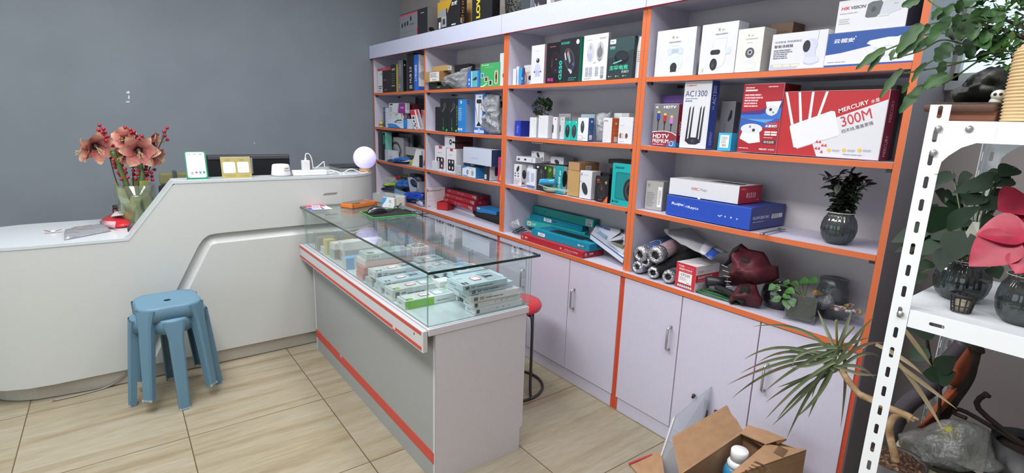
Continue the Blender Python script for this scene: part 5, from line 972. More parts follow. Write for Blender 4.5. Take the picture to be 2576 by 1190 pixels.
# ------------------------------------------------------------------ second bay
pc0 = BX('parts_carton', 'lower small brown carton sticking out over the top shelf edge, with label', 'box', 'small brown cartons', cA, 680, 850, 836, 925, Z1+.052, 1.945, .12, xs=980, col='#a98556', F='#b8935f', R='#9a7448', T='#c0a070', art=[('F', 's', .05, .15, .2, .25, 1, '#6a5230')], stick=[('F', 'r', .36, .06, .98, .92, '#e2e2e4'), ('F', 's', .40, .4, .94, .85, 3, '#8a8a90'), ('F', 'bar', .5, .1, .85, .3)], sname='label')
BX('parts_carton', 'upper small brown carton resting on the labelled one, top shelf of second bay', 'box', 'small brown cartons', cA, 776, 936, 768, 832, Z1+.054+max(v.co.z for v in pc0.data.vertices), 1.975, .12, xs=1000, col='#b08d5a', F='#b9985e', R='#a98a5c', T='#c2a672', stick=[('R', 'r', .05, .1, .8, .9, '#dcdcde'), ('R', 's', .1, .3, .7, .8, 3, '#8a8a90')], sname='label')
BX('parts_box', 'small black box under the brown cartons, top shelf of second bay', 'box', None, cA, 706, 800, 925, 985, Z1, 1.99, .12, col='#222326', art=[('F', 's', .2, .4, .7, .6, 1, '#55565a')])
BX('parts_box', 'dark green packet lying flat under the brown cartons', 'box', None, cA, 785, 960, 985, 1020, Z1, 1.98, .10, col='#263426', art=[('F', 's', .2, .3, .5, .7, 1, '#a8b0a8')])
BX('parts_box', 'dark case at the rear above the clear plastic bag', 'box', None, cA, 1020, 1180, 752, 1000, Z1, 2.12, .06, col='#2c2a30')
BX('adapter_box', 'blue box with turquoise picture beside the green box, top shelf of second bay', 'box', None, cA, 1172, 1312, 822, 1008, Z1, 1.98, .06, col='#2a60b0', F='#2f6cc0', art=[('F', 'r', .32, .02, .82, .98, '#5fb0bc'), ('F', 'p', [(.40, .45), (.65, .62), (.76, .60), (.76, .46), (.5, .4)], '#22303c'), ('F', 'r', .3, .02, .36, .98, '#d8e6ec'), ('F', 'r', .86, .1, .92, .95, '#3a80d0'), ('F', 's', .08, .1, .2, .6, 2, '#b8d0f0')])
BX('tester_box', 'green box with small device pictures, top shelf of second bay', 'box', None, cA, 1318, 1537, 738, 1002, Z1, 1.985, .06, col='#3a9a58', F='#46a864', art=[('F', 'p', [(0, 0), (.2, 0), (.38, .14), (.36, .18), (.15, .05), (0, .05)], '#b8e0c0'), ('F', 'r', .08, .90, .16, .95, '#d8d040'), ('F', 't', 'N-30', .22, .89, .06, '#e0f0e0', dict(maxw=.22, bold=.02)), ('F', 's', .26, .8, .85, .84, 1, '#7fc890'), ('F', 'r', .03, .38, .18, .60, '#d8ece0'), ('F', 'r', .05, .40, .16, .58, '#2f6cb8'), ('F', 'r', .22, .22, .42, .42, '#d8ece0'), ('F', 'r', .25, .24, .39, .40, '#6a3a2a'), ('F', 'r', .46, .05, .64, .27, '#d8ece0'), ('F', 'r', .49, .07, .61, .25, '#3a2a28'), ('F', 'rr', .76, .1, .92, .65, '#d8ece0', .3), ('F', 'rr', .79, .13, .89, .62, '#c05030', .3), ('F', 'rr', .80, .3, .88, .5, '#2a2a2a', .3)])
BX('speaker_box', 'tall white box with black device outline against the orange post, second bay', 'box', None, cA, 1537, 1600, 616, 985, Z1, 1.99, .05, col='#d6d8dc', art=[('F', 'p', [(.75, .86), (1, .86), (1, .24), (.6, .26), (.55, .34), (.8, .44)], '#3a3c42'), ('F', 'p', [(.85, .78), (1, .78), (1, .5), (.88, .5)], '#d6d8dc')])
# second level
BX('mouse_box', 'thin black box first on the second level of second bay', 'box', 'black gaming mouse boxes', cB, 612, 654, 172, 374, Z2, 1.99, .06, col='#1a1b1e', art=[('F', 's', .4, .2, .55, .7, 3, '#3a3b40')])
for k, (a, b_, lab) in enumerate(((656, 720, 'black mouse box with green corner marks, next to the thin black box'), (723, 806, 'black mouse box with green corner marks, next to the blue printer ink box'))):
    BX('mouse_box', lab, 'box', 'black gaming mouse boxes', cB, a, b_, 98, 388, Z2, 1.98, .07, col='#1a1c1e', F='#1f2124', art=[('F', 'e', .6, .78, .075, .075, '#5a5c62'), ('F', 'e', .6, .78, .055, .055, '#24262a'), ('F', 'p', [(.3, .62), (.55, .72), (.58, .70), (.32, .58)], '#77797f'), ('F', 'p', [(.55, .7), (.68, .9), (.72, .7)], '#44464c'), ('F', 's', .38, .18, .46, .42, 4, '#3a8a4a'), ('F', 'p', [(.78, .01), (.98, .01), (.98, .08), (.78, .06)], '#3ac04a'), ('F', 'r', .38, .04, .48, .14, '#3aa84a'), *([('F', 'r', .93, .2+.1*j, .99, .28+.1*j, '#3aa84a') for j in range(6)] if k else [])])
BX('ink_box', 'blue and grey printer box with round emblems, second level of second bay', 'box', None, cB, 806, 880, 104, 398, Z2, 1.985, .1, xs=955, col='#7f93b0', F='#2a80cc', R='#8296b4', T='#4a78b0', art=[('F', 'e', .42, .91, .05, .05, '#dfe8f2'), ('F', 't', 'hp', .32, .885, .045, '#2a80cc', dict(slant=.2, bold=.03)), ('R', 'e', .22, .90, .055, .055, '#2f6cc0'), ('R', 't', 'hp', .12, .875, .05, '#c8d4e4', dict(slant=.2, bold=.03)), ('F', 's', .1, .35, .6, .75, 7, '#8cb8e0'), ('F', 'r', .06, .06, .3, .13, '#d0d8e0'), ('F', 'r', .36, .06, .6, .13, '#d0d8e0')])
BX('microphone_box', 'tall blue and white box picturing a gooseneck desk microphone', 'box', None, cB, 955, 1040, 58, 402, Z2, 1.985, .05, col='#3c6cc0', F='#3a6fc8', art=[('F', 'p', [(.1, .16), (.8, .16), (.8, .98), (.1, .98)], '#d8dce6'), ('F', 'rr', .2, .76, .72, .86, '#2a2a30', .4), ('F', 'p', [(.44, .28), (.48, .28), (.50, .76), (.44, .76)], '#2a2a30'), ('F', 'p', [(.2, .19), (.72, .19), (.5, .30), (.42, .30)], '#222228'), ('F', 'p', [(.3, .3), (.34, .3), (.16, .66), (.12, .66)], '#33343a'), ('F', 'r', 0, .02, 1, .09, '#c8d4e8'), ('F', 'e', .5, .08, .06, .06, '#a8c0e8'), ('F', 's', .45, .9, .75, .94, 1, '#4a4a52')])
# third level
gw = 'white speaker boxes'
for k, (a, b_, yt, yb, lab, sd) in enumerate(((610, 704, 512, 738, 'white box picturing four black speakers, third level, beside the divider', 708), (711, 796, 536, 756, 'white box picturing four black speakers, in front of the long pale blue box', 862))):
    sp_ = BX('speaker_box', lab, 'box', gw, cB, a, b_, yt, yb, Z3, 1.985-.004*k, .07, xs=sd, R='#c9c8d0', F='#e3e3ea', art=[('F', 'r', .36, .90, .66, 1, '#c03a4c'), ('F', 's', .26, .72, .7, .76, 1, '#9a9aa6'), ('F', 'rr', .15, .10, .82, .56, '#2a262c', .12), *[('F', 'e', x, y, .05, .06, '#dfdfe6') for x in (.33, .64) for y in (.22, .46)], *([('F', 'p', [(.70, .1), (.82, .1), (.86, .5), (.74, .55)], '#8a3a44')] if k == 0 else []), ('F', 's', .6, .03, .9, .06, 1, '#c06a74')])
BX('toy_box', 'white and dark red box with black ring printed on it, lying on the speaker boxes', 'box', None, cB, 695, 786, 424, 532, Z3+.003+max(v.co.z for v in sp_.data.vertices), 1.99, .1, xs=945, F='#dcdce2', R='#5a2a30', T='#3a3438', art=[('F', 'e', .58, .5, .20, .24, '#222226'), ('F', 'e', .58, .5, .09, .10, '#dcdce2'), ('F', 'r', .74, .42, 1, .58, '#222226'), ('R', 'r', 0, .38, .9, .56, '#26181a')])
BX('charger_box', 'small white box standing in front of the first speaker box', 'box', None, cB, 584, 632, 644, 722, Z3, 1.968, .03, xs=668, F='#dedee4', R='#d0d0d8', art=[('R', 'e', .5, .25, .12, .14, '#a8a8b0')])
BX('charger_box', 'small grey box in front of the second speaker box', 'box', None, cB, 786, 838, 682, 776, Z3, 1.97, .02, xs=850, F='#b9b9c2', R='#a0a0aa', art=[('F', 's', .6, .2, .9, .35, 2, '#77777f')])
BX('camera_box', 'blue and white box picturing two round lenses, third level of second bay', 'box', None, cB, 850, 968, 690, 800, Z3, 1.972, .07, xs=1042, col='#2f86c8', F='#dfe4ec', R='#2f86c8', T='#3a94d4', art=[('F', 'p', [(0, .75), (.45, 1), (0, 1)], '#2f86c8'), ('F', 'r', .05, .04, .42, .12, '#3a8ad0'), ('F', 'e', .40, .45, .20, .24, '#3a5a9c'), ('F', 'e', .42, .45, .12, .16, '#a8b8c8'), ('F', 'e', .76, .42, .20, .26, '#6a788c'), ('F', 'e', .76, .42, .13, .18, '#c8d0d8'), ('F', 'e', .76, .42, .07, .09, '#5a6a80'), ('F', 's', .45, .85, .9, .9, 1, '#c09a6a'), ('R', 's', .2, .2, .8, .28, 1, '#8a2f48')])
lb = BX('tablet_box', 'long pale blue box lying across two boxes, dark blue end, third level', 'box', None, cB, 858, 1107, 524, 622, Z3+.096, 1.965, .1, ang=-.03, xs=1195, F='#c6cde0', R='#2b4066', T='#d4daea', art=[('F', 's', .3, .3, .65, .42, 1, '#a8b8d8')])
BX('carton', 'dark carton at the rear under the long pale blue box', 'box', None, cB, 870, 1060, 626, 790, Z3, 2.05, .1, col='#35343c', art=[('F', 's', .3, .6, .5, .8, 2, '#c8c8c8')])
BX('speaker_box', 'black and white box with a dark oval device, beside the pink box, third level', 'box', None, cB, 1040, 1088, 648, 822, Z3, 1.975, .07, xs=1165, col='#2a2b33', F='#2c2e38', R='#d6d4da', T='#3a3b44', art=[('F', 'r', .1, .05, .5, .3, '#c8c8cc'), ('F', 's', .2, .7, .8, .8, 2, '#a8a8b0'), ('R', 'rr', .6, .22, .98, .72, '#3a3a44', .4), ('R', 's', .3, .1, .45, .2, 2, '#8a8a94')])
BX('toy_box', 'pink and yellow box against the orange post, third level of second bay', 'box', None, cB, 1162, 1212, 614, 838, Z3, 1.985, .05, col='#c8344c', F='#d03a50', art=[('F', 'p', [(.3, .1), (1, .05), (1, .45), (.6, .5)], '#e0b83c'), ('F', 'rr', .3, .55, .9, .9, '#7a4ab0', .3)])
# worktop
carton('keyboard_carton', 'white upright carton reading Keyboard in red, between corner and second bay', 'box', None, (-3.722, 1.951, ZB), .168, .02, .165, 1.52, F='#d9d2d6', col='#cfc8cc', art=[('F', 't', 'K', .06, .80, .12, '#b82c3c', dict(bold=.05)), ('F', 't', 'eyboard', .17, .80, .10, '#55454c', dict(maxw=.58, bold=.02)), ('F', 'r', .74, .88, .95, .90, '#9a5a64'), *[('F', 'r', .08, y, .42, y+.006, '#7a7076') for y in (.56, .36, .16)], ('F', 's', .08, .06, .3, .12, 1, '#6a62a0'), ('F', 'r', -.0, .0, .02, 1, '#3a3444')])
lying('keyboard_box', 'white keyboard box under the red ones, second bay worktop', 'red and white keyboard boxes', cB, (700, 1022), (935, 1112), (1130, 1040), ZB+.019, .030, '#d4d2dc', '#dcdae4', '#c4c2cc', '#d0ced8', art=[('F', 's', .2, .3, .4, .7, 2, '#4a6ac0'), ('F', 's', .45, .4, .7, .7, 1, '#a8b8e0')], push=.018)
for k, lab in enumerate(('lowest red keyboard box of the three stacked, second bay', 'middle red keyboard box of the three stacked, second bay', 'topmost red keyboard box of the three stacked, second bay')):
    dz = .0515+.0355*k; off = (-8, 2, 14)[k]
    lying('keyboard_box', lab, 'red and white keyboard boxes', cB, (690+off, 1000-k*39), (958+off*1.6, 1090-k*47), (1160, 1030-k*44), ZB+dz, .034, '#a32434', '#b4283a', '#8a2030', '#46262c' if k == 2 else '#8a1c2a', art=[('F', 'e', .06, .5, .2, .25, '#c06a74'), ('F', 't', 'ZA', .10, .42, .26, '#e8d0d4', dict(bold=.04, slant=.1, maxw=.07)), ('F', 't', 'C2', .42, .4, .25, '#ecd6da', dict(bold=.05, slant=.15)), ('F', 's', .49, .42, .66, .6, 1, '#d8a8b0'), ('F', 'r', .90, .15, .97, .8, '#a8a4a8'), ('F', 'e', .87, .55, .15, .2, '#e0d0d4'), ('R', 't', 'ZA', .3, .4, .3, '#c8a0a8', dict(bold=.04, maxw=.12))])
lying('keyboard_box', 'bright blue keyboard box lying against the orange post, second bay', None, cB, (965, 1090), (1150, 1142), (1185, 1105), ZB+.047, .036, '#1a74b8', '#2484c8', '#1a68a4', '#2a90d4', art=[('F', 'r', .03, .55, .22, .95, '#b8d8f0'), ('F', 's', .05, .65, .2, .85, 1, '#3a6a9c'), ('F', 's', .4, .4, .9, .5, 1, '#1a64a4')])
# ------------------------------------------------------------------ goods inside the display counter
ZD = .6775
PB = '#bfd3dc'; PW = '#dfe2e4'
def cabletop(txt='3A', seed=0):
    return [('T', 's', .05, .62, .28, .8, 3, '#8fa0ac'), ('T', 'rr', .42, .18, .66, .52, '#d87880', .2), ('T', 'rr', .44, .22, .64, .48, '#eef0f1', .2)]
def cablebox(name, label, px, z0, yaw=0.0, lx=.105, ly=.215, h=.026, col=PB, win=True, txt='3A', F=None, R=None, green=False, dev='cable', group='pale blue cable boxes in the counter'):
    """boxed charging cable lying flat: window with the plug at the rear end, price ticket in the middle"""
    art = [('T', 'r', .03, .02, .97, .06, '#a8bcc6')]
    if win:
        art += [('T', 'p', [(.12, .60), (.88, .60), (.88, .93), (.12, .93)], '#8aa0ac'), ('T', 'p', [(.16, .62), (.84, .62), (.84, .91), (.16, .91)], '#a9bfca')]
        if dev == 'cable': art += [('T', 'p', [(.30, .64), (.40, .72), (.40, .84), (.58, .84), (.58, .72), (.66, .64)], '#43474e'), ('T', 'r', .42, .84, .56, .89, '#b8bcc2'), ('T', 'r', .2, .64, .24, .86, '#43474e')]
        elif dev == 'plug': art += [('T', 'rr', .25, .64, .75, .80, '#e4e6e8', .3), ('T', 'r', .3, .80, .36, .88, '#9a9ea4'), ('T', 'r', .6, .80, .66, .88, '#9a9ea4')]
    if txt: art += [('T', 't', txt, .34, .10, .05, '#4a545c', dict(rot=math.pi/2, maxw=.12))]
    art += [('T', 'r', .70, .05, .92, .10, '#4c4a48'), ('T', 'r', .70, .12, .92, .17, '#5f5a54')]
    if green: art += [('T', 'e', .8, .12, .05, .05, '#8cc43c'), ('T', 'r', .05, .9, .3, .96, '#8cc43c')]
    art += [('R', 's', .30, .3, .8, .6, 1, '#6f7f8a'), ('R', 'r', .06, .2, .14, .75, '#5a6068'), ('R', 's', .18, .25, .27, .7, 2, '#5a6068'), ('F', 's', .2, .3, .7, .6, 1, '#8a9aa4')]
    if R: art = [a for a in art if a[0] != 'R']
    return flat(name, label, 'box', group, cH(*px), z0, lx, ly, h, yaw, col=col, F=F, R=None, art=art+(R or []), stick=[('T', 'rr', .36, .34, .72, .53, '#d8606c', .2), ('T', 'rr', .40, .355, .68, .515, '#f2f3f4', .2)] if win else ())
gl_ = 'pale blue cable boxes in the counter'
# rear stack nearest the glass corner
cablebox('cable_box', 'white cable box at the very bottom of the tall stack by the glass corner', (1440, 990), ZD, .0, lx=.075, ly=.24, h=.026, col=PW, win=False, txt='', R=[('R', 'r', .03, .2, .09, .8, '#4a4c50'), ('R', 'e', .45, .5, .1, .1, '#7a7c80'), ('R', 'e', .58, .5, .1, .1, '#4a4c50'), ('R', 'e', .7, .5, .1, .1, '#8a8c90')], group='white cable boxes in the counter')
cablebox('cable_box', 'white cable box second from the bottom of the tall stack by the glass corner', (1442, 950), ZD+.0268, .01, lx=.075, ly=.24, h=.026, col=PW, win=False, txt='', R=[('R', 'r', .03, .2, .09, .8, '#4a4c50'), ('R', 'e', .45, .5, .1, .1, '#7a7c80'), ('R', 'e', .58, .5, .1, .1, '#4a4c50'), ('R', 'e', .7, .5, .1, .1, '#8a8c90')], group='white cable boxes in the counter')
cablebox('cable_box', 'plain white box in the middle of the tall stack by the glass corner', (1400, 893), ZD+.0538, -.03, lx=.09, ly=.235, h=.028, col='#d8dbdc', win=False, txt='', R=[], group='white cable boxes in the counter')
cablebox('cable_box', 'pale blue cable box under the topmost one in the tall stack', (1440, 862), ZD+.0828, .04, lx=.11, ly=.225, h=.024)
cablebox('cable_box', 'topmost pale blue cable box of the tall stack, plug visible in its window', (1425, 848), ZD+.1078, .0, lx=.125, ly=.215, h=.024)
# second rear stack
for k in range(4):
    cablebox('cable_box', ('lowest white box of the second stack behind the tall one', 'pale box second from the bottom of the second stack', 'pale blue box third in the second stack', 'topmost pale blue cable box of the second stack, ticket on top')[k], ((1285, 868), (1300, 835), (1310, 800), (1350, 770))[k], ZD+.0268*k, (.0, .05, -.03, .02)[k], lx=.11, ly=.2, h=.026, col=(PW, '#c8d2d6', PB, PB)[k], win=k == 3)
for k in range(3):
    cablebox('cable_box', ('lowest box of the third stack under the glass rim', 'middle box of the third stack under the glass rim', 'topmost pale blue cable box of the third stack, two dark squares printed')[k], ((1225, 775), (1235, 740), (1255, 702))[k], ZD+.03*k, (.03, -.04, .0)[k], lx=.11, ly=.22, h=.029, col=(PW, '#c4d0d6', PB)[k], win=k == 2, txt='')
cablebox('cable_box', 'pale blue cable box behind the third stack, under the glass rim', (1160, 690), ZD+.055, .06, lx=.10, ly=.2, h=.028)
# front row
cablebox('charger_box', 'white and green charger box in front, nearest the glass corner', (848, 945), ZD, .0, lx=.08, ly=.235, h=.036, col='#dfe4e0', green=True, dev='plug', txt='', R=[('R', 'r', .0, .0, .56, .92, '#84c43c'), ('R', 's', .62, .3, .96, .45, 1, '#5a5a60')], group='white and green charger boxes in the counter')
cablebox('charger_box', 'white and green charger box lying behind the nearest one', (770, 872), ZD, .02, lx=.08, ly=.235, h=.048, col='#d6dcd8', green=True, dev='plug', txt='', group='white and green charger boxes in the counter')
cablebox('cable_box', 'pale box under the 3A cable box in the front row', (668, 812), ZD, .0, lx=.075, ly=.22, h=.03, col='#c2ccd0', win=False, txt='', group='front row boxes')
cablebox('cable_box', 'pale blue cable box marked 3A in the front row', (680, 778), ZD+.031, .03, lx=.085, ly=.225, h=.028, group='front row boxes')
cablebox('cable_box', 'dark edged box under the pale box with a price ticket, front row', (612, 760), ZD, .02, lx=.075, ly=.21, h=.034, col='#a8b4b6', win=False, txt='', group='front row boxes')
cablebox('cable_box', 'pale box with price ticket just behind the 3A cable box, front row', (595, 706), ZD+.047, .0, lx=.08, ly=.23, h=.034, col='#cdd6da', txt='', group='front row boxes')
for k in range(2):
    flat('phone_box', ('lower pink box of the two in the front row', 'upper pink box of the two in the front row')[k], 'box', 'pink boxes in the counter', cH(530, 712-45*k), ZD+.034*k, .085, .24, .033, -.02+.03*k, col='#c98078', T='#c9817a', R='#c0746c', art=[('F', 's', .3, .3, .6, .6, 1, '#e0a8a0')])
flat('phone_box', 'long white box on top of the pink boxes', 'box', None, cH(560, 602), ZD+.0685, .11, .25, .030, .0, col='#d8d8d4', R='#dcc8c4')
flat('cable_box', 'pale device box with dark label on the long white box, front row', 'box', None, cH(570, 552), ZD+.099, .10, .23, .030, -.02, col='#b9c8ca', art=[('T', 'r', .6, .06, .9, .2, '#7a6a58'), ('T', 'r', .15, .05, .2, .5, '#3a4448'), ('T', 'p', [(.2, .5), (.8, .5), (.8, .95), (.2, .95)], '#a8bcc0'), ('R', 'bar', .1, .2, .3, .8)])
flat('charger_box', 'blue and white upright charger box, front row left of the pink boxes', 'box', None, cH(382, 628), ZD, .055, .10, .058, .0, col='#cfd4d6', F='#c8ced2', R='#5a9ccc', T='#6aa8d8', art=[('R', 'r', .42, .0, 1.0, 1.0, '#c9d0d4'), ('R', 's', .5, .2, .9, .6, 3, '#8a9298')])
flat('phone_box', 'large white box lying behind the blue and white charger box', 'box', 'large white boxes', cH(400, 560), ZD, .12, .26, .075, .0, col='#d3d4d2')
flat('phone_box', 'white box lying on top of the large white one', 'box', 'large white boxes', cH(385, 478), ZD+.076, .06, .22, .045, .03, col='#d9d9d6')
flat('phone_box', 'white lidded box beside the yellow packet', 'box', 'large white boxes', cH(320, 470), ZD+.062, .06, .14, .036, .12, col='#d6d6d2', art=[('T', 'p', [(.1, .3), (.9, .5), (.9, .56), (.1, .36)], '#a8a4a2')])
flat('battery_box', 'brown and blue small box under the white lidded box', 'box', None, cH(320, 540), ZD, .065, .07, .06, .1, col='#8a9a9a', F='#9ab0b0', R='#b07a6a', art=[('F', 'r', 0, .85, 1, 1, '#5a98c8')])
flat('battery_box', 'yellow upright packet among the white boxes', 'box', None, cH(262, 508), ZD, .05, .05, .085, .1, col='#c9b84a', F='#cdbb46', R='#c0b050')
flat('battery_box', 'white small box beside the yellow packet', 'box', None, cH(232, 505), ZD, .06, .07, .04, .0, col='#cfd0cc')
flat('battery_box', 'grey box at the reception counter end of the display', 'box', 'grey boxes at the reception end', cH(170, 480), ZD, .07, .1, .075, .0, col='#7e7a72', art=[('F', 'r', .3, .2, .5, .45, '#d0cec8')])
flat('battery_box', 'grey brown box behind the first grey one', 'box', 'grey boxes at the reception end', cH(175, 420), ZD, .08, .12, .07, .05, col='#75726a')
flat('battery_box', 'olive packet lying above the white lidded box', 'box', None, cH(440, 400), ZD+.05, .1, .12, .04, .1, col='#8a7a5c', art=[('T', 'r', .5, .1, .6, .9, '#c8a848')])
flat('phone_box', 'blue strip card box lying along the rear pane', 'box', None, cH(190, 352), ZD+.045, .04, .26, .012, -.05, col='#4f98b4')
# rear row seen through the top glass
flat('fan_box', 'white box with a dark round fan printed on top', 'box', None, cH(950, 495), ZD+.05, .10, .10, .03, .0, col='#dcd8d4', art=[('T', 'e', .5, .5, .40, .40, '#4c4a4c'), ('T', 'e', .5, .5, .26, .26, '#a8a4a2'), ('T', 'e', .5, .5, .16, .16, '#c86a3c'), ('T', 'e', .5, .5, .06, .06, '#2a2a2a')])
flat('phone_box', 'white box under the fan box', 'box', None, cH(950, 545), ZD, .11, .12, .049, .0, col='#cfd2d2')
cablebox('cable_box', 'pale blue flat box beside the fan box at the rear', (1010, 600), ZD+.02, .0, lx=.1, ly=.2, h=.03, group='rear row boxes')
cablebox('cable_box', 'pale box with oval window at the rear, below the glass rim', (1060, 660), ZD+.02, .04, lx=.1, ly=.22, h=.03, group='rear row boxes', col='#c3d2d4', dev='plug')
flat('earphone_box', 'small white and green rounded box in the middle of the counter', 'box', None, cH(1100, 745), ZD, .05, .06, .055, .5, col='#dfe2e0', R='#d8dcda', art=[('R', 'r', 0, 0, 1, .5, '#2f9a84'), ('F', 'r', 0, 0, 1, .5, '#2f9a84')])
flat('earphone_box', 'lower small white box in the middle of the counter', 'box', None, cH(1140, 815), ZD, .055, .065, .03, .1, col='#dcdfe0')
flat('earphone_box', 'upper small white box in the middle of the counter', 'box', None, cH(1145, 772), ZD+.031, .06, .065, .03, .0, col='#e0e3e4')
flat('earphone_box', 'pale box behind the green rounded box', 'box', None, cH(960, 640), ZD, .07, .09, .05, .1, col='#c9cfd0', art=[('R', 'bar', .2, .2, .7, .7)])
# ------------------------------------------------------------------ soft and crumpled shapes
def relief(b, pts, Y, depth, mat, amp=.3, freq=25.0, seed=0, plane='y', back=.4, fold=0.0, rings=7, ridge=0.0):
    """rounded, creased lump whose silhouette passes through the given points; bulges by depth towards the room"""
    f = at_y if plane == 'y' else (at_x if plane == 'x' else at_z)
    P = [f(px, py, Y) for px, py in pts]
    # denser outline
    Q = []
    for i in range(len(P)):
        a, c = P[i], P[(i+1) % len(P)]; n = max(1, min(8, int((c-a).length/.012)))
        Q += [a.lerp(c, k/n) for k in range(n)]
    cen = sum(Q, Vector())/len(Q); nrm = {'y': Vector((0, -1, 0)), 'x': Vector((1, 0, 0)), 'z': Vector((0, 0, 1))}[plane]
    rows = []
    def ring(s_, side):
        row = []
        for p in Q:
            q = cen+(p-cen)*s_; h = depth*(1-s_**2.2)
            nz = noise.noise(q*freq+Vector((seed*7.1, seed*3.3, 0))) + .5*noise.noise(q*freq*2.3+Vector((0, seed, seed)))
            if ridge: nz += ridge*(1-2.6*abs(noise.noise(q*freq*.9+Vector((seed, 5, seed*2)))))
            k = (1-s_**4)
            if fold: nz += fold*math.sin((q.x*.6+q.z)*freq*2.2+3*noise.noise(q*freq*.6))
            row.append(q+nrm*((h if side > 0 else -h*back)+depth*amp*nz*k*(1 if side > 0 else .4)))
        return row
    ss = [.06]+[(.2+.8*i/(rings-1)) for i in range(rings)]
    for s_ in ss: rows.append(ring(s_, 1))
    for s_ in reversed(ss[:-1]): rows.append(ring(s_, -1))
    b.grid(rows, mat, True, True); b.add(rows[0], [tuple(range(len(Q)))], mat); b.add(rows[-1], [tuple(range(len(Q)-1, -1, -1))], mat)
def soft(name, label, cat, group, cr, pts, Y, depth, mat, amp=.3, freq=25, seed=0, plane='y', back=.4, fold=0.0):
    b = MB(); relief(b, [cr(*p) for p in pts], Y, depth, mat, amp, freq, seed, plane, back, fold)
    return tag(b.build(name), label, cat, group)
def addsoft(parent, name, cr, pts, Y, depth, mat, **k):
    b = MB(); relief(b, [cr(*p) for p in pts], Y, depth, mat, **k); return b.build(name, parent)
CLEARBAG = clear('#dfe3e6', .30, .5, .12, .6, 45); GREYBAG = clear('#b4b8bc', .55, .5, .15, .7, 40); FOIL = clear('#c8ccd2', .35, .9, .06, 1.0, 90)

# ------------------------------------------------------------------ on the reception counter
XV = -3.68
# --- vase of cut flowers
vz = ZL+.004
pv = at_z(345, 588, ZL); VC = Vector((XV-.02, at_x(347, 540, XV).y, vz))
t = thing('flower_vase', 'clear glass vase lined with green leaves on the low end of the reception counter', 'vase', VC)
VG = clear('#cfd8d4', .06, .35, .02, tint=.15)
hv = at_x(346, 463, XV-.02).z-vz
b = MB(); R0 = .101; b.lathe([(.075, 0), (.08, .004), (R0-.006, hv*.5), (R0, hv), (R0-.004, hv), (R0-.011, hv*.5), (.074, .012), (.001, .012)], VG, n=32); b.build('glass_body', t)
LWRAP = ramp_mat('wrapping_leaf', ((.3, '#7a8444'), (.5, '#98a45c'), (.75, '#b4ba78')), nscale=18, rough=.5, bump=.3)
b = MB()
for k in range(9):
    a = math.radians(40+k*40); r0 = .07; P = []
    for i in range(9):
        u = i/8; row = []
        for j in range(5):
            v = (j-2)/2; aa = a+v*.42*(1-.3*u)+.15*math.sin(u*5+k); rr_ = (.066+.022*u+.006*math.sin(u*9+j+k))
            row.append((rr_*math.cos(aa), rr_*math.sin(aa), .012+(hv+.015-.04*(k % 3))*u))
        P.append(row)
    b.grid(P, LWRAP)
b.build('leaf_lining', t)
STEM = ramp_mat('flower_stem', ((.3, '#41552f'), (.7, '#5d7440')), scale=(1, 1, .1), nscale=60, rough=.45)
PETS = [M(h, .5, grain=.25, scale=60) for h in ('#3a1a1c', '#5c282a', '#82403f', '#9c5450', '#ab625c', '#b36f64', '#bb8070', '#c2937c', '#c8a78a', '#c4b090')]
def bloom(parent, c, d, s, open_=1.0, seed=0):
    """amaryllis head: six petals flaring from a trumpet, with stamens"""
    rnd = random.Random(seed); d = Vector(d).normalized(); a = d.cross(Vector((0, 0, 1)))
    if a.length < .1: a = Vector((0, 1, 0))
    a.normalize(); u = a.cross(d)
    for k in range(6):
        b = MB(); an = math.pi/3*k+rnd.uniform(-.12, .12)+(.5 if seed % 2 else 0); rad = a*math.cos(an)+u*math.sin(an); side = d.cross(rad)
        w0 = s*(.44 if k % 2 else .36); curl = rnd.uniform(.2, .55); rows = []
        n = 14
        for i in range(n+1):
            q = i/n; r_ = s*(.10+.92*q**1.25*open_); f_ = s*(.72*q-curl*q**3*.75)
            w = w0*(math.sin(math.pi*min(.985, .12+.88*q)))**.75*(1.0 if i < n else .12)
            cc = Vector(c)-d*s*.62+rad*r_+d*f_; row = []
            for j in range(7):
                v = (j-3)/3; row.append(cc+side*w*v+d*(s*.10*v*v*(1-.6*q))+rad*(s*.03*math.sin(q*8+v*3+k)))
            rows.append(row)
        b.grid(rows, [PETS[min(9, max(0, int(i/n*9.4+rnd.uniform(-.5, .5))))] for i in range(n)])
        b.build('petal', parent)
    b = MB()
    for k in range(5):
        an = 2*math.pi*k/5; o = (a*math.cos(an)+u*math.sin(an))*s*.07
        p = smooth_path([Vector(c)-d*s*.5, Vector(c)+d*s*.1+o*1.4-Vector((0, 0, s*.1)), Vector(c)+d*s*.26+o*2.0-Vector((0, 0, s*.16))], 4)
        b.tube(p, s*.014, M('#b9a878'), 5); b.ball(p[-1], s*.035, M('#cdb45c'), 6)
    b.build('stamens', parent)
    b = MB(); b.tube([Vector(c)-d*s*1.15, Vector(c)-d*s*.6, Vector(c)-d*s*.42], [s*.07, s*.11, s*.13], M('#4a3a2a', .6), 8); b.build('flower_tube', parent)
def flower_stem(label, stem_pts, heads, r_=.014):
    t = thing('amaryllis', label, 'flower', (0, 0, 0), 0, 'cut amaryllis in the glass vase')
    b = MB(); sp = smooth_path(stem_pts, 6); b.tube(sp, r_, STEM, 10)
    for h in heads: b.tube(smooth_path([sp[-1], (sp[-1]+h[0]-Vector(h[1]).normalized()*h[2]*.9)*.5+Vector((0, 0, .01)), h[0]-Vector(h[1]).normalized()*h[2]*1.1], 4), .006, STEM, 6)
    b.build('stem', t)
    for i, h in enumerate(heads): bloom(t, h[0], h[1], h[2], h[3] if len(h) > 3 else 1.0, h[4] if len(h) > 4 else i)
fx = lambda x, y, dx=0: at_x(*cT(x, y), XV+dx)
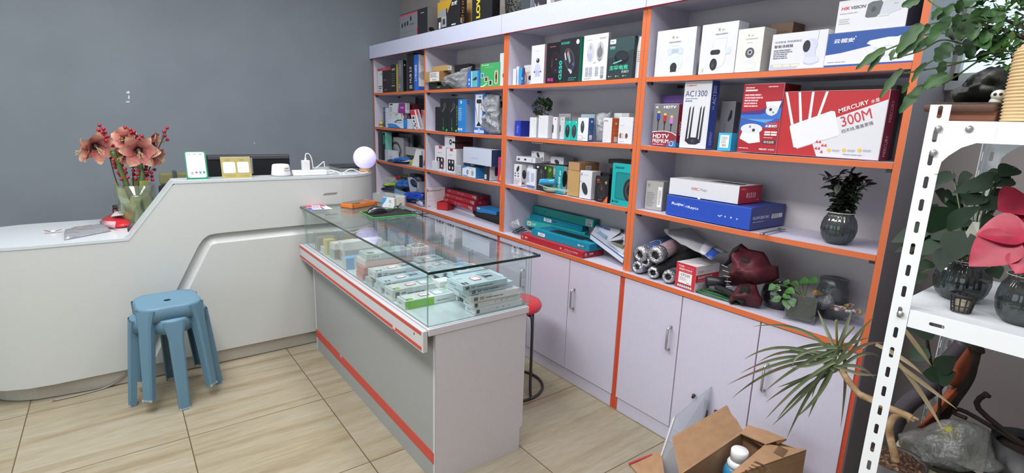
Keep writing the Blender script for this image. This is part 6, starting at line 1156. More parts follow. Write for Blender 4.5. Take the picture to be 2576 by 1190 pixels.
flower_stem('amaryllis stem leaning towards the wall end with two salmon blooms', [VC+Vector((.0, -.005, .02)), fx(640, 800), fx(560, 570), fx(455, 340)],
            [(fx(160, 330, .02), (.35, -.9, .05), .082, .8, 2), (fx(335, 315, .05), (.85, .35, -.25), .088, 1.0, 3)])
flower_stem('upright amaryllis stem carrying five salmon blooms in the vase', [VC+Vector((.02, .03, .02)), fx(725, 760, .02), fx(735, 560, .02), fx(700, 420, -.02)],
            [(fx(545, 215, .0), (.75, -.35, .35), .086, .85, 5), (fx(712, 345, .09), (1, .05, -.12), .090, 1.1, 6), (fx(890, 230, -.03), (.25, .85, -.05), .074, .62, 7), (fx(905, 400, .04), (.55, .75, -.35), .076, .8, 8), (fx(535, 390, .02), (.7, -.5, -.3), .070, .8, 9)])
BERRY = M('#a81f30', .25); TWIG = M('#4a3428', .7)
for gi, (lab, ch) in enumerate((
    ('red berry sprig rising above the two blooms near the wall end', ((335, 93), (375, 127), (326, 138), (358, 160), (390, 160), (342, 172), (395, 200), (380, 205), (415, 198), (398, 238), (432, 230), (460, 285), (447, 350))),
    ('red berry sprig between the uppermost and middle bloom', ((577, 115), (623, 135), (660, 155), (633, 165), (682, 193), (733, 195), (698, 222), (735, 230), (742, 240))),
    ('red berry sprig at the end by the monitor behind the drooping bloom', ((968, 118), (938, 152), (947, 193), (972, 228), (848, 322), (877, 320), (905, 340), (870, 352), (843, 348))),
    ('red berry sprig hanging beside the leaning flower stem', ((445, 398), (463, 418), (470, 455), (483, 490), (545, 468), (575, 502), (583, 537), (510, 540), (530, 562), (600, 582), (541, 598), (520, 500))),
    ('red berry sprig standing beside the upright flower stem, low in the vase', ((663, 470), (700, 517), (653, 517), (640, 475), (655, 553), (690, 555), (675, 597), (770, 505), (773, 480), (785, 530), (822, 538), (785, 558), (827, 572), (775, 600), (831, 605), (760, 560), (850, 508))))):
    t = thing('berry_sprig', lab, 'berry branch', (0, 0, 0), 0, 'red berry sprigs in the glass vase')
    pts = [fx(x, y, -.03+.02*((i*7) % 4)) for i, (x, y) in enumerate(ch)]
    root = VC+Vector((.01*gi-.02, .012*gi-.02, .03)); mid = fx(*((500, 640), (650, 560), (760, 620), (590, 690), (700, 680))[gi], -.04)
    b = MB(); main = smooth_path([root, mid, sum(pts, Vector())/len(pts)], 6); b.tube(main, .003, TWIG, 5)
    top = max(pts, key=lambda p: p.z); b.tube(smooth_path([main[-1], (main[-1]+top)*.5+Vector((.005, .004, 0)), top], 3), .0022, TWIG, 5)
    for p in pts: b.tube([min(main[6:], key=lambda q: (q-p).length), p], .0014, TWIG, 4)
    b.build('twig', t)
    for p in pts:
        b = MB(); b.ball(p, .0098, BERRY, 10); b.build('berry', t)
# --- small things on the low end
t = thing('jar', 'small dark red glass jar behind the red packet', 'jar', at_x(303, 552, -3.85))
t.location.z = ZL+.003; t.location.x = -3.85
b = MB(); b.lathe([(.030, 0), (.033, .004), (.033, .062), (.030, .068)], clear('#5a1a22', .75, .5), n=20); b.build('jar_body', t)
b = MB(); b.lathe([(.028, .068), (.031, .069), (.031, .084), (.028, .086), (.001, .086)], M('#4a3a38', .3, .6), n=20); b.build('jar_lid', t)
b = MB(); q = lambda x, y, z: at_z(*cT(x, y), ZL+z)
P = [[q(340, 1045, .004), q(480, 1065, .004), q(640, 1040, .006)], [q(335, 985, .014), q(470, 990, .045), q(630, 1005, .030)], [q(380, 955, .008), q(500, 915, .045), q(600, 960, .02)], [q(440, 930, .004), q(520, 905, .012), q(580, 930, .004)]]
b.grid(P, M('#c0222e', .35, bump=.3, scale=25)); pk = b.build('gift_packet', None, solid=.012, sub=2); tag(pk, 'crumpled red gift packet with pale panel beside the vase', 'packet')
b = MB(); P2 = [[q(345, 1040, .008), q(480, 1062, .010)], [q(340, 990, .022), q(488, 1000, .050)]]; b.grid([[p+Vector((.008, 0, .004)) for p in r] for r in P2], M('#d8a8b0', .35)); b.build('pale_panel', pk, solid=.002)
b = MB(); b.poly([q(442, 950, .05), q(478, 905, .06), q(540, 898, .06), q(560, 935, .06)], M('#d8d4d0'), (.001, 0, .002)); b.build('paper_flap', pk)
t = thing('plastic_pouch', 'flat clear plastic pouch with tan paper inside, in front of the red packet', 'plastic bag', (0, 0, 0))
b = MB(); P = []
for i in range(9):
    u = i/8; a = at_z(*cT(5+440*u, 1172-85*u), ZL+.003); c = at_z(*cT(20+330*u, 1075-55*u if u < .25 else 1062-40*u), ZL+.003)
    P.append([a.lerp(c, v)+Vector((0, 0, .0035+.022*math.sin(math.pi*v)*(.7+.5*noise.noise(Vector((u*4, v*4, 0)))))) for v in (0, .25, .5, .75, 1)])
b.grid(P, clear('#c4c8cc', .38, .5, .1, .6, 30)); b.build('film', t, solid=.0012)
b = MB(); P = [[p[3]*.5+p[2]*.5-Vector((0, 0, .004)), p[4]-Vector((0, 0, .0))] for p in P[:7]]; b.grid(P, M('#c9a765', .6, grain=.2, scale=25)); b.build('tan_paper', t, solid=.003)
t = thing('candy', 'tiny red wrapped candy lying alone on the low counter end', 'candy', at_z(134, 586, ZL+.0025))
b = MB(); b.ball((0, 0, .008), .008, M('#d8d4cc', .3), 8, sx=1.0, sy=1.6, sz=.8); b.build('wrapped_middle', t)
for sg in (-1, 1):
    b = MB(); b.poly([(-.006, sg*.012, .008), (.006, sg*.012, .008), (.010, sg*.034, .016), (-.010, sg*.034, .014)], M('#b8323c', .3), (.0, .001, .002)); b.build('twisted_end', t)
# --- signs on the high ledge
def standee(name, label, px0, px1, top, X, lean, col, group=None):
    p0 = at_x(*px0, X); p1 = at_x(*px1, X); w = abs(p1.y-p0.y); h = at_x(px0[0], top, X).z-ZH
    return p0, w, h
p0, w, h = standee('', '', cO(388, 478), cO(620, 466), cO(360, 185)[1], XF-.05, .1, '')
def ledge_sign(name, label, y0, w, h, x, lean, build):
    t = thing(name, label, 'sign', (x, y0, ZH+.0025)); b = MB(); build(b, t, w, h, lean); return t
def green_sign(b, t, w, h, lean):
    b.poly([(0, 0, .0), (0, w, .0), (-lean, w, h), (-lean, 0, h)], M('#17825c', .35), (-.006, 0, 0)); b.build('backing', t)
    b = MB(); b.face((.0006, 0, 0), (0, w, 0), (-lean, 0, h)); b.rr(.06, .06, .93, .975, C_('#dfe8ea'), .10)
    b.e(.16, .90, .018, .018, C_('#d88a4c')); b.s_(.20, .885, .32, .92, 2, C_('#3c7a68')); b.s_(.42, .885, .58, .915, 1, C_('#33383c')); b.s_(.66, .88, .84, .92, 2, C_('#5a6a78')); b.s_(.26, .81, .76, .825, 1, C_('#a8b0b4'))
    b.r(.28, .36, .80, .69, C_('#f2f4f4'))
    b.s_(.22, .17, .34, .27, 2, C_('#6a767c')); b.rr(.42, .21, .52, .28, C_('#d05060'), .2); b.rr(.60, .20, .70, .28, C_('#3c8fd0'), .2); b.rr(.77, .20, .88, .28, C_('#2f9a84'), .2); b.s_(.42, .15, .9, .17, 1, C_('#a8b0b4')); b.build('printed_card', t)
    b = MB(); b.poly([(-.045, .01, 0), (-.045, w-.01, 0), (-lean-.004, w-.01, h*.6), (-lean*.6-.004, .01, h*.6)], M('#17825c', .35), (-.003, 0, 0)); b.build('rear_foot', t)
ledge_sign('payment_sign', 'green framed payment card stand on the counter ledge beside the sloping edge', p0.y, w, h, XF-.045, .035, green_sign)
p0, w, h = standee('', '', cO(770, 465), cO(1090, 455), cO(750, 245)[1], XF-.05, 0, '')
def gold_sign(b, t, w, h, lean):
    b.poly([(0, 0, .0), (0, w, .0), (-lean, w, h), (-lean, 0, h)], M('#a89c5e', .35), (-.004, 0, 0)); b.build('gold_plate', t)
    b = MB(); b.face((.0006, 0, 0), (0, w, 0), (-lean, 0, h)); b.r(0, .985, 1, 1, C_('#e8e6d8'))
    b.rr(.06, .24, .47, .76, C_('#e6e4e4'), .12); b.rr(.54, .24, .93, .76, C_('#e6dedd'), .12); b.s_(.14, .83, .38, .88, 1, C_('#877a48')); b.s_(.62, .83, .84, .88, 1, C_('#877a48'))
    for k in range(4): b.e(.16+.08*k, .09, .02, .02, C_('#877a48')); b.e(.66+.075*k, .09, .02, .02, C_('#7d7040'))
    b.r(.05, .14, .45, .148, C_('#877a48')); b.build('printed_plate', t)
    b = MB(); P = [(-.004, w, .02), (-.03, w+.012, .02), (-.034, w+.012, h*.93), (-lean-.004, w-.01, h*.97)]; b.poly(P, clear('#c8cccc', .25, .5), (0, .002, 0)); b.build('clear_holder', t)
ledge_sign('payment_sign', 'gold plate payment sign in a clear holder in front of the monitor', p0.y, w, h, XF-.045, .03, gold_sign)
p = at_x(*cO(1405, 432), XF-.075)
t = thing('payment_speaker', 'small white rounded payment speaker on the ledge', 'speaker', (XF-.075, p.y, ZH+.0025))
b = MB(); b.lathe([(.054, 0), (.054, .006)], M('#9a9c9e'), n=28); b.lathe([(.0535, .006), (.054, .012), (.048, .062), (.043, .069), (.03, .071), (.001, .071)], M('#e4e6ea', .3), n=28); b.build('speaker_body', t)
b = MB(); b.face((.0515, .004, .03), (0, .036, 0), (-.004, 0, .024)); b.p([(0, .55), (.3, .6), (.3, 1), (0, .95)], C_('#e08a3c')); b.s_(.35, .6, 1, .95, 1, C_('#2f7a78')); b.t('收款音箱', .05, .05, .35, C_('#3a3a40'), maxw=.9); b.build('label', t)
# power strip with charger and cables
p0 = at_x(*cO(1525, 425), XF-.06); p1 = at_x(*cO(1890, 418), XF-.06)
t = thing('power_strip', 'white power strip with a plugged charger and white cables on the ledge', 'power strip', (0, 0, 0))
b = MB(); b.rbox(XF-.085, p0.y, ZH+.003, XF-.035, p1.y, ZH+.035, M('#e9eaec', .3), .006, 2); b.build('strip_body', t)
b = MB(); yc = at_x(*cO(1672, 360), XF-.06).y; b.rbox(XF-.08, yc-.022, ZH+.035, XF-.045, yc+.022, ZH+.094, M('#e6e7ea', .25), .004, 2); b.build('charger', t)
WC = M('#e8e8ea', .4)
fo = lambda x, y: at_x(*cO(x, y), XF-.062)
b = MB(); b.tube(smooth_path([fo(1668, 278), fo(1666, 240), fo(1670, 208), fo(1690, 198), fo(1715, 215), fo(1735, 260), fo(1745, 320), fo(1750, 362)], 4), .003, WC, 6); b.tube([fo(1668, 280), fo(1667, 245)], .006, WC, 8); b.build('cable', t)
b = MB(); b.tube(smooth_path([fo(1780, 355), fo(1830, 315), fo(1865, 286), fo(1870, 310), fo(1876, 348)], 4), .0028, WC, 6); b.build('cable', t)
gz = lambda x, y: at_z(*cO(x, y), ZH+.006)
b = MB(); b.tube(smooth_path([fo(1893, 390), fo(1960, 380), fo(2010, 395), fo(2055, 420), fo(2110, 385), fo(2165, 365), fo(2220, 385), fo(2290, 410), fo(2340, 396)], 4), .003, WC, 6)
b.tube(smooth_path([fo(1895, 400), fo(1940, 412), fo(2000, 388), fo(2060, 418), fo(2150, 420), fo(2230, 418)], 4), .003, WC, 6); b.build('cable', t)
# moon lamp
p = at_x(*cO(2312, 398), XF-.17); LR = .5*(at_x(*cO(2312, 128), XF-.17).z-at_x(*cO(2312, 370), XF-.17).z)
t = thing('moon_lamp', 'glowing lavender ball lamp on a wooden ring at the end of the ledge', 'lamp', (XF-.17, p.y, ZH+.0025))
b = MB(); b.lathe([(.038, 0), (.04, .003), (.037, .020), (.034, .022), (.001, .022)], ramp_mat('lamp_wood', ((.3, '#b98c5c'), (.7, '#cba274')), scale=(1, 1, 8), nscale=10), n=24); b.build('lamp_base', t)
ml_, nt, bs = newmat('lamp_shade'); bs.inputs['Base Color'].default_value = lin('#d8d4f4'); bs.inputs['Emission Color'].default_value = lin('#b8b0f6'); bs.inputs['Emission Strength'].default_value = .62
tcn = nt.nodes.new('ShaderNodeTexNoise'); tcn.inputs['Scale'].default_value = 22; bpn = nt.nodes.new('ShaderNodeBump'); bpn.inputs['Strength'].default_value = .12; nt.links.new(tcn.outputs[0], bpn.inputs['Height']); nt.links.new(bpn.outputs[0], bs.inputs['Normal'])
b = MB(); b.ball((0, 0, .018+LR), LR, ml_, 40); b.build('lamp_globe', t)
# closed laptop behind the lamp, monitor, chair
y0 = at_x(*cO(1985, 380), XF-.33).y
t = thing('laptop', 'closed silver and black laptop lying behind the moon lamp', 'laptop', (0, 0, 0))
b = MB(); b.rbox(XF-.46, y0, ZH+.004, XF-.22, y0+.19, ZH+.022, M('#8f9492', .35, .5), .005); b.build('base', t)
b = MB(); b.rbox(XF-.46, y0, ZH+.0225, XF-.22, y0+.19, ZH+.034, M('#2a2c2e', .3), .004); b.build('lid', t)
XM = -3.72
t = thing('monitor', 'black computer monitor seen from the rear behind the ledge', 'monitor', (0, 0, 0))
m0 = at_x(520, 396, XM); m1 = at_x(728, 388, XM); m2 = at_x(731, 440, XM)
b = MB(); b.rbox(XM-.03, m0.y, 1.0-.12, XM, m1.y, m1.z, M('#1b1c20', .35), .006); b.build('rear_shell', t)
b = MB(); b.rbox(XM, m0.y+.005, m1.z-.028, XM+.006, m1.y-.004, m1.z-.004, M('#4a4c52', .3), .004); b.build('vent_band', t)
b = MB(); b.rbox(XM-.02, (m0.y+m1.y)/2-.03, .765, XM+.015, (m0.y+m1.y)/2+.03, 1.0, M('#1b1c20', .4), .004); b.rbox(XM-.10, (m0.y+m1.y)/2-.12, .757, XM+.10, (m0.y+m1.y)/2+.12, .768, M('#1b1c20', .4), .004); b.build('stand', t)
XC = -4.25
t = thing('desk_chair', 'olive and black desk chair back behind the sloping edge of the counter', 'chair', (0, 0, 0))
c0 = at_x(400, 438, XC); c1 = at_x(434, 436, XC)
b = MB(); b.rbox(XC-.05, c0.y, c0.z-.075, XC, c1.y+.16, c0.z+.006, M('#7c7a52', .8, bump=.2), .015, 3); b.build('headrest', t)
b = MB(); b.rbox(XC-.045, c0.y-.01, .55, XC-.005, c1.y+.18, c0.z-.078, M('#26262a', .8), .015, 3); b.build('backrest', t)
b = MB(); b.rbox(XC-.03, c1.y-.0, c0.z-.03, XC+.012, c1.y+.022, c0.z+.022, M('#4a4e54', .5), .006); b.build('strap', t)
b = MB(); b.rbox(XC-.45, c0.y-.03, .45, XC+.02, c1.y+.20, .54, M('#26262a', .8), .03, 3); b.build('seat', t)
b = MB(); b.cyl((XC-.2, c0.y+.08, .08), (XC-.2, c0.y+.08, .45), .025, M('#2c2c30', .4, .5)); b.build('gas_column', t)
for k in range(5):
    b = MB(); an = 2*math.pi*k/5; b.tube([(XC-.2, c0.y+.08, .085), (XC-.2+.26*math.cos(an), c0.y+.08+.26*math.sin(an), .055)], [.022, .016], M('#2c2c30', .4)); b.ball((XC-.2+.26*math.cos(an), c0.y+.08+.26*math.sin(an), .03), .03, M('#1c1c1e', .5), 10); b.build('leg', t)
# ------------------------------------------------------------------ on top of the display counter
ZG = .9005
g = lambda cr, x, y, z=0: at_z(*cr(x, y), ZG+z)
cP = crop(740, 500, 5.95)
t = thing('notice_card', 'small red and blue printed card lying on the glass near the reception counter', 'card', (0, 0, 0))
b = MB(); A = g(cP, 145, 108); B_ = g(cP, 240, 176); D_ = g(cP, 440, 88)
b.poly([A, B_, g(cP, 575, 152), D_], M('#e4e4ea', .35), (0, 0, .0012)); b.face(A+Vector((0, 0, .0015)), B_-A, D_-A)
b.p([(.02, 0), (.42, 0), (.42, .98), (.02, .98)], C_('#c03a4c')); b.p([(.10, .32), (.36, .32), (.36, .72), (.10, .72)], C_('#e8e0e4')); b.p([(.5, .0), (.97, .0), (.97, .72), (.5, .72)], C_('#3c4cb0')); b.p([(.56, .18), (.92, .18), (.92, .62), (.56, .62)], C_('#e0e2ec')); b.s_(.12, .38, .34, .66, 2, C_('#c87888')); b.s_(.6, .24, .9, .56, 3, C_('#8088b8')); b.build('printed_sheet', t)
t = thing('screwdriver_kit', 'orange screwdriver kit with a clear lid on the glass counter top', 'tool kit', (0, 0, 0))
A = g(cP, 770, 128); B_ = g(cP, 880, 156); D_ = g(cP, 1250, 92); u = (D_-B_).normalized(); L_ = (D_-B_).length; yw = math.atan2(u.y, u.x); t.location = B_; t.rotation_euler = (0, 0, yw)
WK = .105; HK = .034
b = MB(); OR = M('#e07a2a', .35); b.rbox(0, 0, 0, L_, WK, .006, M('#4a3020', .5), .002); b.rbox(0, 0, 0, L_, .008, HK*.75, OR, .003); b.rbox(0, WK-.008, 0, L_, WK, HK*.75, OR, .003); b.rbox(0, 0, 0, .010, WK, HK*.75, OR, .003); b.rbox(L_-.03, 0, 0, L_, WK, HK*.8, OR, .008); b.build('tray', t)
b = MB(); b.box(.002, .002, HK*.78, L_-.01, WK-.002, HK*.82, clear('#d8c8b8', .08, .1, fac=.3)); b.box(.002, WK-.004, HK*.5, L_-.01, WK-.002, HK*.8, clear('#d8c8b8', .12, .4)); b.build('lid', t)
b = MB()
for k in range(14): b.cyl((.02+k*(L_-.06)/14, .034, .017), (.02+k*(L_-.06)/14, .094, .020), .0048, M('#c8bca8' if k % 3 else '#5a4a42', .35, .2), 6)
b.build('bits', t)
b = MB(); b.cyl((.02, .022, .018), (.075, .022, .018), .011, M('#1c1a1a', .4), 10); b.cyl((.075, .022, .018), (L_-.05, .02, .018), .008, OR, 10); b.build('screwdriver', t)
# clear box with packets, mouse pad, mouse
t = thing('plastic_box', 'clear plastic box at the rear of the glass counter top', 'box', g(cI, 385, 130)); t.rotation_euler = (0, 0, math.radians(20))
b = MB(); cl = clear('#d8dcdc', .30, .4, .1); 
for q in ((0, 0, 0, .19, .10, .002), (0, 0, 0, .19, .002, .05), (0, .098, 0, .19, .10, .05), (0, 0, 0, .002, .10, .05), (.188, 0, 0, .19, .10, .05), (0, 0, .05, .19, .10, .052)): b.box(*q, cl)
b.build('box_shell', t)
carton('cable_packet', 'white and blue packet leaning in front of the clear plastic box', 'packet', None, g(cI, 505, 205)+Vector((0, 0, .001)), .085, .02, .06, math.radians(35), col='#cfd0cc', F='#d8dadc', art=[('F', 'p', [(0, .2), (0, 1), (.4, 1), (.25, .6)], '#3a90d0'), ('F', 's', .55, .5, .8, .8, 3, '#5a7ab0'), ('F', 'bar', .5, .1, .75, .4)])
carton('cable_packet', 'grey packet standing behind the white and blue packet', 'packet', None, g(cI, 610, 190)+Vector((0, .03, .001)), .06, .03, .06, math.radians(48), col='#b8b6b0')
t = thing('mouse_pad', 'black mouse pad with a bright green stitched edge on the glass top', 'mouse pad', (0, 0, 0))
pp = [g(cI, 228, 265), g(cI, 400, 345), g(cI, 935, 297), g(cI, 720, 218)]
b = MB(); b.poly(pp, M('#17171a', .8), (0, 0, .003)); b.build('cloth', t)
b = MB(); b.tube([p+Vector((0, 0, .002)) for p in pp+[pp[0]]], .0024, M('#35c24a', .6), 5); b.build('stitched_edge', t)
t = thing('computer_mouse', 'black computer mouse with a silver stripe on the green edged pad', 'mouse', (0, 0, 0))
A = g(cI, 320, 290, .004); B_ = g(cI, 555, 262, .004); ax = (B_-A); Lm = max(.10, min(.13, ax.length)); ax.normalize(); sd = Vector((-ax.y, ax.x, 0)); P = []
for i in range(13):
    q_ = i/12; w = .033*(math.sin(math.pi*(.06+.9*q_)))**.5; hh = .040*(math.sin(math.pi*(.05+.88*q_**.8)))**.7
    P.append([A+ax*Lm*q_+sd*(w*math.cos(a))+Vector((0, 0, hh*max(0, math.sin(a))**.8)) for a in [math.pi*k/12 for k in range(13)]])
b = MB(); b.grid(P, M('#1d1f22', .3)); b.add([p for p in P[0]], [tuple(range(13))], M('#1d1f22', .3)); b.add([p for p in P[-1]], [tuple(range(12, -1, -1))], M('#1d1f22', .3)); b.build('mouse_body', t)
b = MB(); b.tube([Vector(P[i][9])+Vector((0, 0, .001))-sd*.0006 for i in range(0, 11)], .0026, M('#c8ccd0', .25, .6), 5); b.build('silver_stripe', t)
b = MB(); gi_ = lambda x, y, z=.006: g(cI, x, y, z)
b.tube(smooth_path([gi_(560, 262, .012), gi_(620, 250), gi_(680, 225), gi_(705, 200, .02), gi_(680, 190, .03), gi_(650, 205, .02), gi_(690, 235), gi_(760, 235), gi_(820, 245), gi_(870, 262), gi_(940, 255), gi_(1000, 285), gi_(1080, 285), gi_(960, 292), gi_(860, 255), gi_(780, 232)], 5), .0019, M('#1a1a1c', .5), 5)
b.tube(smooth_path([gi_(700, 200, .012), gi_(740, 150, .02), gi_(775, 130, .02), gi_(740, 165, .01), gi_(690, 205, .01)], 5), .0019, M('#1a1a1c', .5), 5); b.build('cable', t)
# ------------------------------------------------------------------ loose goods in the corner bay
bagB = M('#2f62b0', .35, bump=.4, scale=40)
def bag2(name, label, cat, group, cr, pts, Y, depth, mat, z0=None, **k):
    """soft thing resting on a level: the lowest points are let down onto it"""
    b = MB(); relief(b, [cr(*p) for p in pts], Y, depth, mat, **k)
    if z0 is not None:
        lo_ = min(v[2] for v in b.v)
        b.v = [(x, y, z-(lo_-z0-.0006)) for x, y, z in b.v]
    return tag(b.build(name), label, cat, group)
bag2('envelope', 'pile of crumpled blue mailing envelope at the shelf edge, third level of corner bay', 'envelope', None, cR, [(200, 505), (260, 488), (360, 480), (450, 460), (540, 480), (555, 515), (460, 540), (340, 542), (250, 520)], 2.0, .05, M('#2c6cb8', .4, bump=.3), Z3, amp=.5, freq=40, seed=3)
bag2('foil_bag', 'silvery clear bag behind the blue envelope, corner bay', 'plastic bag', None, cR, [(315, 395), (380, 380), (470, 400), (560, 430), (540, 470), (430, 465), (330, 455)], 2.05, .05, GREYBAG, Z3, amp=.6, freq=45, seed=5)
bag2('pouch', 'lime green pouch beside the white leaning packet, corner bay', 'pouch', None, cR, [(540, 525), (560, 470), (600, 430), (605, 470), (580, 525)], 2.0, .02, M('#a8b83c', .4), Z3, seed=7)
p = at_y(*cR(335, 525), 1.975); b = MB(); b.poly([at_y(*cR(325, 498), 1.975), at_y(*cR(555, 505), 1.985), at_y(*cR(480, 518), 1.975), at_y(*cR(330, 520), 1.97)], M('#dcdde2', .5), (0, .006, .004)); tag(b.build('paper_slip'), 'white paper slip among the blue envelopes, corner bay', 'paper')
# worktop of the corner bay
YB1 = 2.0
BX('carton', 'white carton on top of the small pile at the grey wall end, corner bay worktop', 'box', None, cR, 133, 330, 718, 780, ZB+.076, 2.05, .07, col='#c2c0c4', art=[('F', 's', .15, .4, .3, .6, 1, '#77777c'), ('F', 'e', .75, .45, .3, .28, '#8a888e')])
BX('carton', 'white and dark red carton under the other white one, corner bay worktop', 'box', None, cR, 178, 322, 783, 900, ZB+.0, 2.06, .07, col='#c4c0c4', art=[('F', 'r', .55, .62, .95, .98, '#a02c38')])
bag2('pouch', 'lime green striped pouch lying at the grey wall end, corner bay worktop', 'pouch', None, cR, [(130, 850), (200, 835), (330, 830), (345, 870), (300, 892), (180, 892), (135, 880)], 2.0, .03, ramp_mat('lime_pouch', ((.3, '#5a9a3c'), (.5, '#a0c83c'), (.7, '#d0d860')), nscale=25), None, seed=11)
bag2('pouch', 'dark navy pouch under the lime one, corner bay worktop', 'pouch', None, cR, [(130, 900), (200, 888), (310, 895), (330, 940), (250, 965), (140, 955)], 1.99, .04, M('#20284a', .4, bump=.3), None, seed=12, amp=.5)
t = thing('tape_roll', 'white tape roll lying at the worktop edge beside the reception counter', 'tape', (0, 0, 0)); p = at_z(*cR(180, 1005), ZB+.001); t.location = p
b = MB(); b.T = Matrix.Rotation(math.radians(30), 4, 'Z'); b.lathe([(.028, 0), (.034, .002), (.034, .022), (.028, .024)], M('#d8d8dc', .35), n=24, sx=1.3); b.build('roll', t)
bag2('pouch', 'blue glossy pouch above the light blue drawers, corner bay worktop', 'pouch', None, cR, [(345, 915), (360, 850), (400, 775), (450, 765), (520, 790), (530, 900), (440, 915)], 2.03, .05, bagB, None, seed=13, amp=.45, freq=35)
bag2('pouch', 'bright green slim pouch beside the blue glossy pouch', 'pouch', None, cR, [(325, 920), (340, 830), (370, 785), (400, 780), (365, 850), (345, 915)], 2.01, .02, M('#78c03c', .4), None, seed=14)
bag2('pouch', 'shiny red pouch at the rear of the worktop, corner bay', 'pouch', None, cR, [(330, 725), (405, 722), (408, 780), (375, 800), (335, 790)], 2.05, .02, M('#a02430', .15, bump=.3), None, seed=15)
bag2('pouch', 'olive pouch at the rear beside the shiny red one', 'pouch', None, cR, [(410, 712), (510, 710), (515, 765), (420, 775)], 2.08, .02, M('#55602c', .5), None, seed=16)
BX('drawer_box', 'light blue two drawer box at the worktop edge, corner bay', 'box', None, cR, 315, 470, 922, 1050, ZB, 1.965, .08, ang=-.12, xs=500, col='#6fa8d4', F='#78b4e0', T='#8a8a90', R='#5a90c0', art=[('F', 'p', [(0, .46), (1, .43), (1, .47), (0, .50)], '#1f2a3c')])
t = thing('mouse_blister', 'white blister card holding a dark mouse, leaning at the rear of the worktop, corner bay', 'blister pack', (0, 0, 0))
b = MB(); P = [at_y(*cR(*q), 2.02) for q in ((545, 965), (640, 960), (630, 800), (560, 745), (505, 752))]; b.poly(P, M('#c6ccd6', .4), (0, .006, 0)); b.build('card', t)
b = MB(); relief(b, [cR(*q) for q in ((545, 795), (575, 772), (620, 800), (645, 860), (635, 895), (590, 890), (560, 850))], 2.012, .02, M('#22304c', .2), amp=.1); b.build('mouse_shell', t)
carton('blister_case', 'clear plastic case beside the mouse blister, corner bay worktop', 'case', None, at_y(*cR(645, 965), 2.0)-Vector((0, 0, .0)), .075, .06, .085, -.2, col=clear('#b8c0c8', .5, .5), art=[('F', 'r', .5, .3, .8, .95, '#d8dce2')])
bag2('foil_bag', 'crumpled royal blue foil bag at the worktop edge, corner bay', 'plastic bag', None, cR, [(445, 1085), (470, 985), (510, 955), (600, 960), (690, 965), (745, 1000), (748, 1085), (660, 1075), (560, 1100)], 1.985, .06, M('#2348b4', .12, bump=.8, scale=35), ZB, seed=17, amp=.7, freq=40)
bag2('foil_bag', 'white shiny packet in front of the royal blue foil bag', 'plastic bag', None, cR, [(640, 1075), (690, 1060), (735, 1085), (742, 1150), (690, 1140), (645, 1110)], 1.965, .02, M('#b8bcd0', .15, bump=.6), ZB, seed=18)
bag2('foil_bag', 'dark bag at the rear of the worktop beside the bay divider, corner bay', 'plastic bag', None, cR, [(560, 740), (640, 700), (715, 720), (740, 820), (735, 880), (650, 870), (590, 800)], 2.08, .05, M('#2a3352', .3, bump=.5), None, seed=19, amp=.5)
BX('carton', 'grey carton at the rear of the worktop above the mouse blister', 'box', None, cR, 545, 720, 692, 900, ZB+.0, 2.13, .06, col='#6a6a72')
# ------------------------------------------------------------------ loose goods in the second and third bays
bag2('cable_bag', 'crumpled clear plastic bag with cables, top shelf of second bay', 'plastic bag', None, cA, [(850, 930), (900, 935), (960, 900), (990, 830), (1060, 815), (1150, 790), (1225, 745), (1200, 860), (1175, 1005), (1080, 1010), (960, 1018), (900, 975)], 2.03, .07, CLEARBAG, Z1, seed=21, amp=.6, freq=38)
t = thing('cable_bundle', 'grey and green cable bundle inside the clear bag, top shelf of second bay', 'cable', (0, 0, 0))
for k, c in enumerate(('#3a4046', '#2f6a4a', '#8a8e94')):
    b = MB(); q = at_y(*cA(1040+20*k, 940), 2.04); b.tube([q+Vector(((.045+.006*k)*math.cos(a), .02*math.sin(a*2+k), (.035+.006*k)*math.sin(a)+.012)) for a in [2*math.pi*i/26 for i in range(27)]], .004, M(c, .4), 6); b.build('cable', t)
bag2('cable_bag', 'tall grey plastic bag over a desk microphone, second level of second bay', 'plastic bag', None, cB, [(1035, 85), (1060, 42), (1120, 45), (1180, 60), (1185, 180), (1180, 300), (1190, 410), (1080, 412), (1045, 405), (1060, 300), (1070, 190), (1035, 130)], 2.02, .06, GREYBAG, Z2, seed=22, amp=.6, freq=30)
t = thing('webcam_stand', 'black curved desk microphone arm behind the grey bag against the orange post', 'microphone', (0, 0, 0))
b = MB(); f = lambda x, y: at_y(*cB(x, y), 2.08); b.tube(smooth_path([f(1150, 395), f(1165, 330), f(1130, 200), f(1128, 110), f(1150, 80), f(1185, 90)], 5), .010, M('#26262c', .4), 8); b.build('arm', t)
b = MB(); q = f(1185, 150); b.ball(q, .022, M('#1e1e22', .3), 14); b.build('microphone_head', t)
b = MB(); q = f(1150, 405); b.lathe([(.04, 0), (.04, .008), (.012, .014)], M('#26262c', .4), (q.x, q.y, Z2+.001)); b.build('base', t)
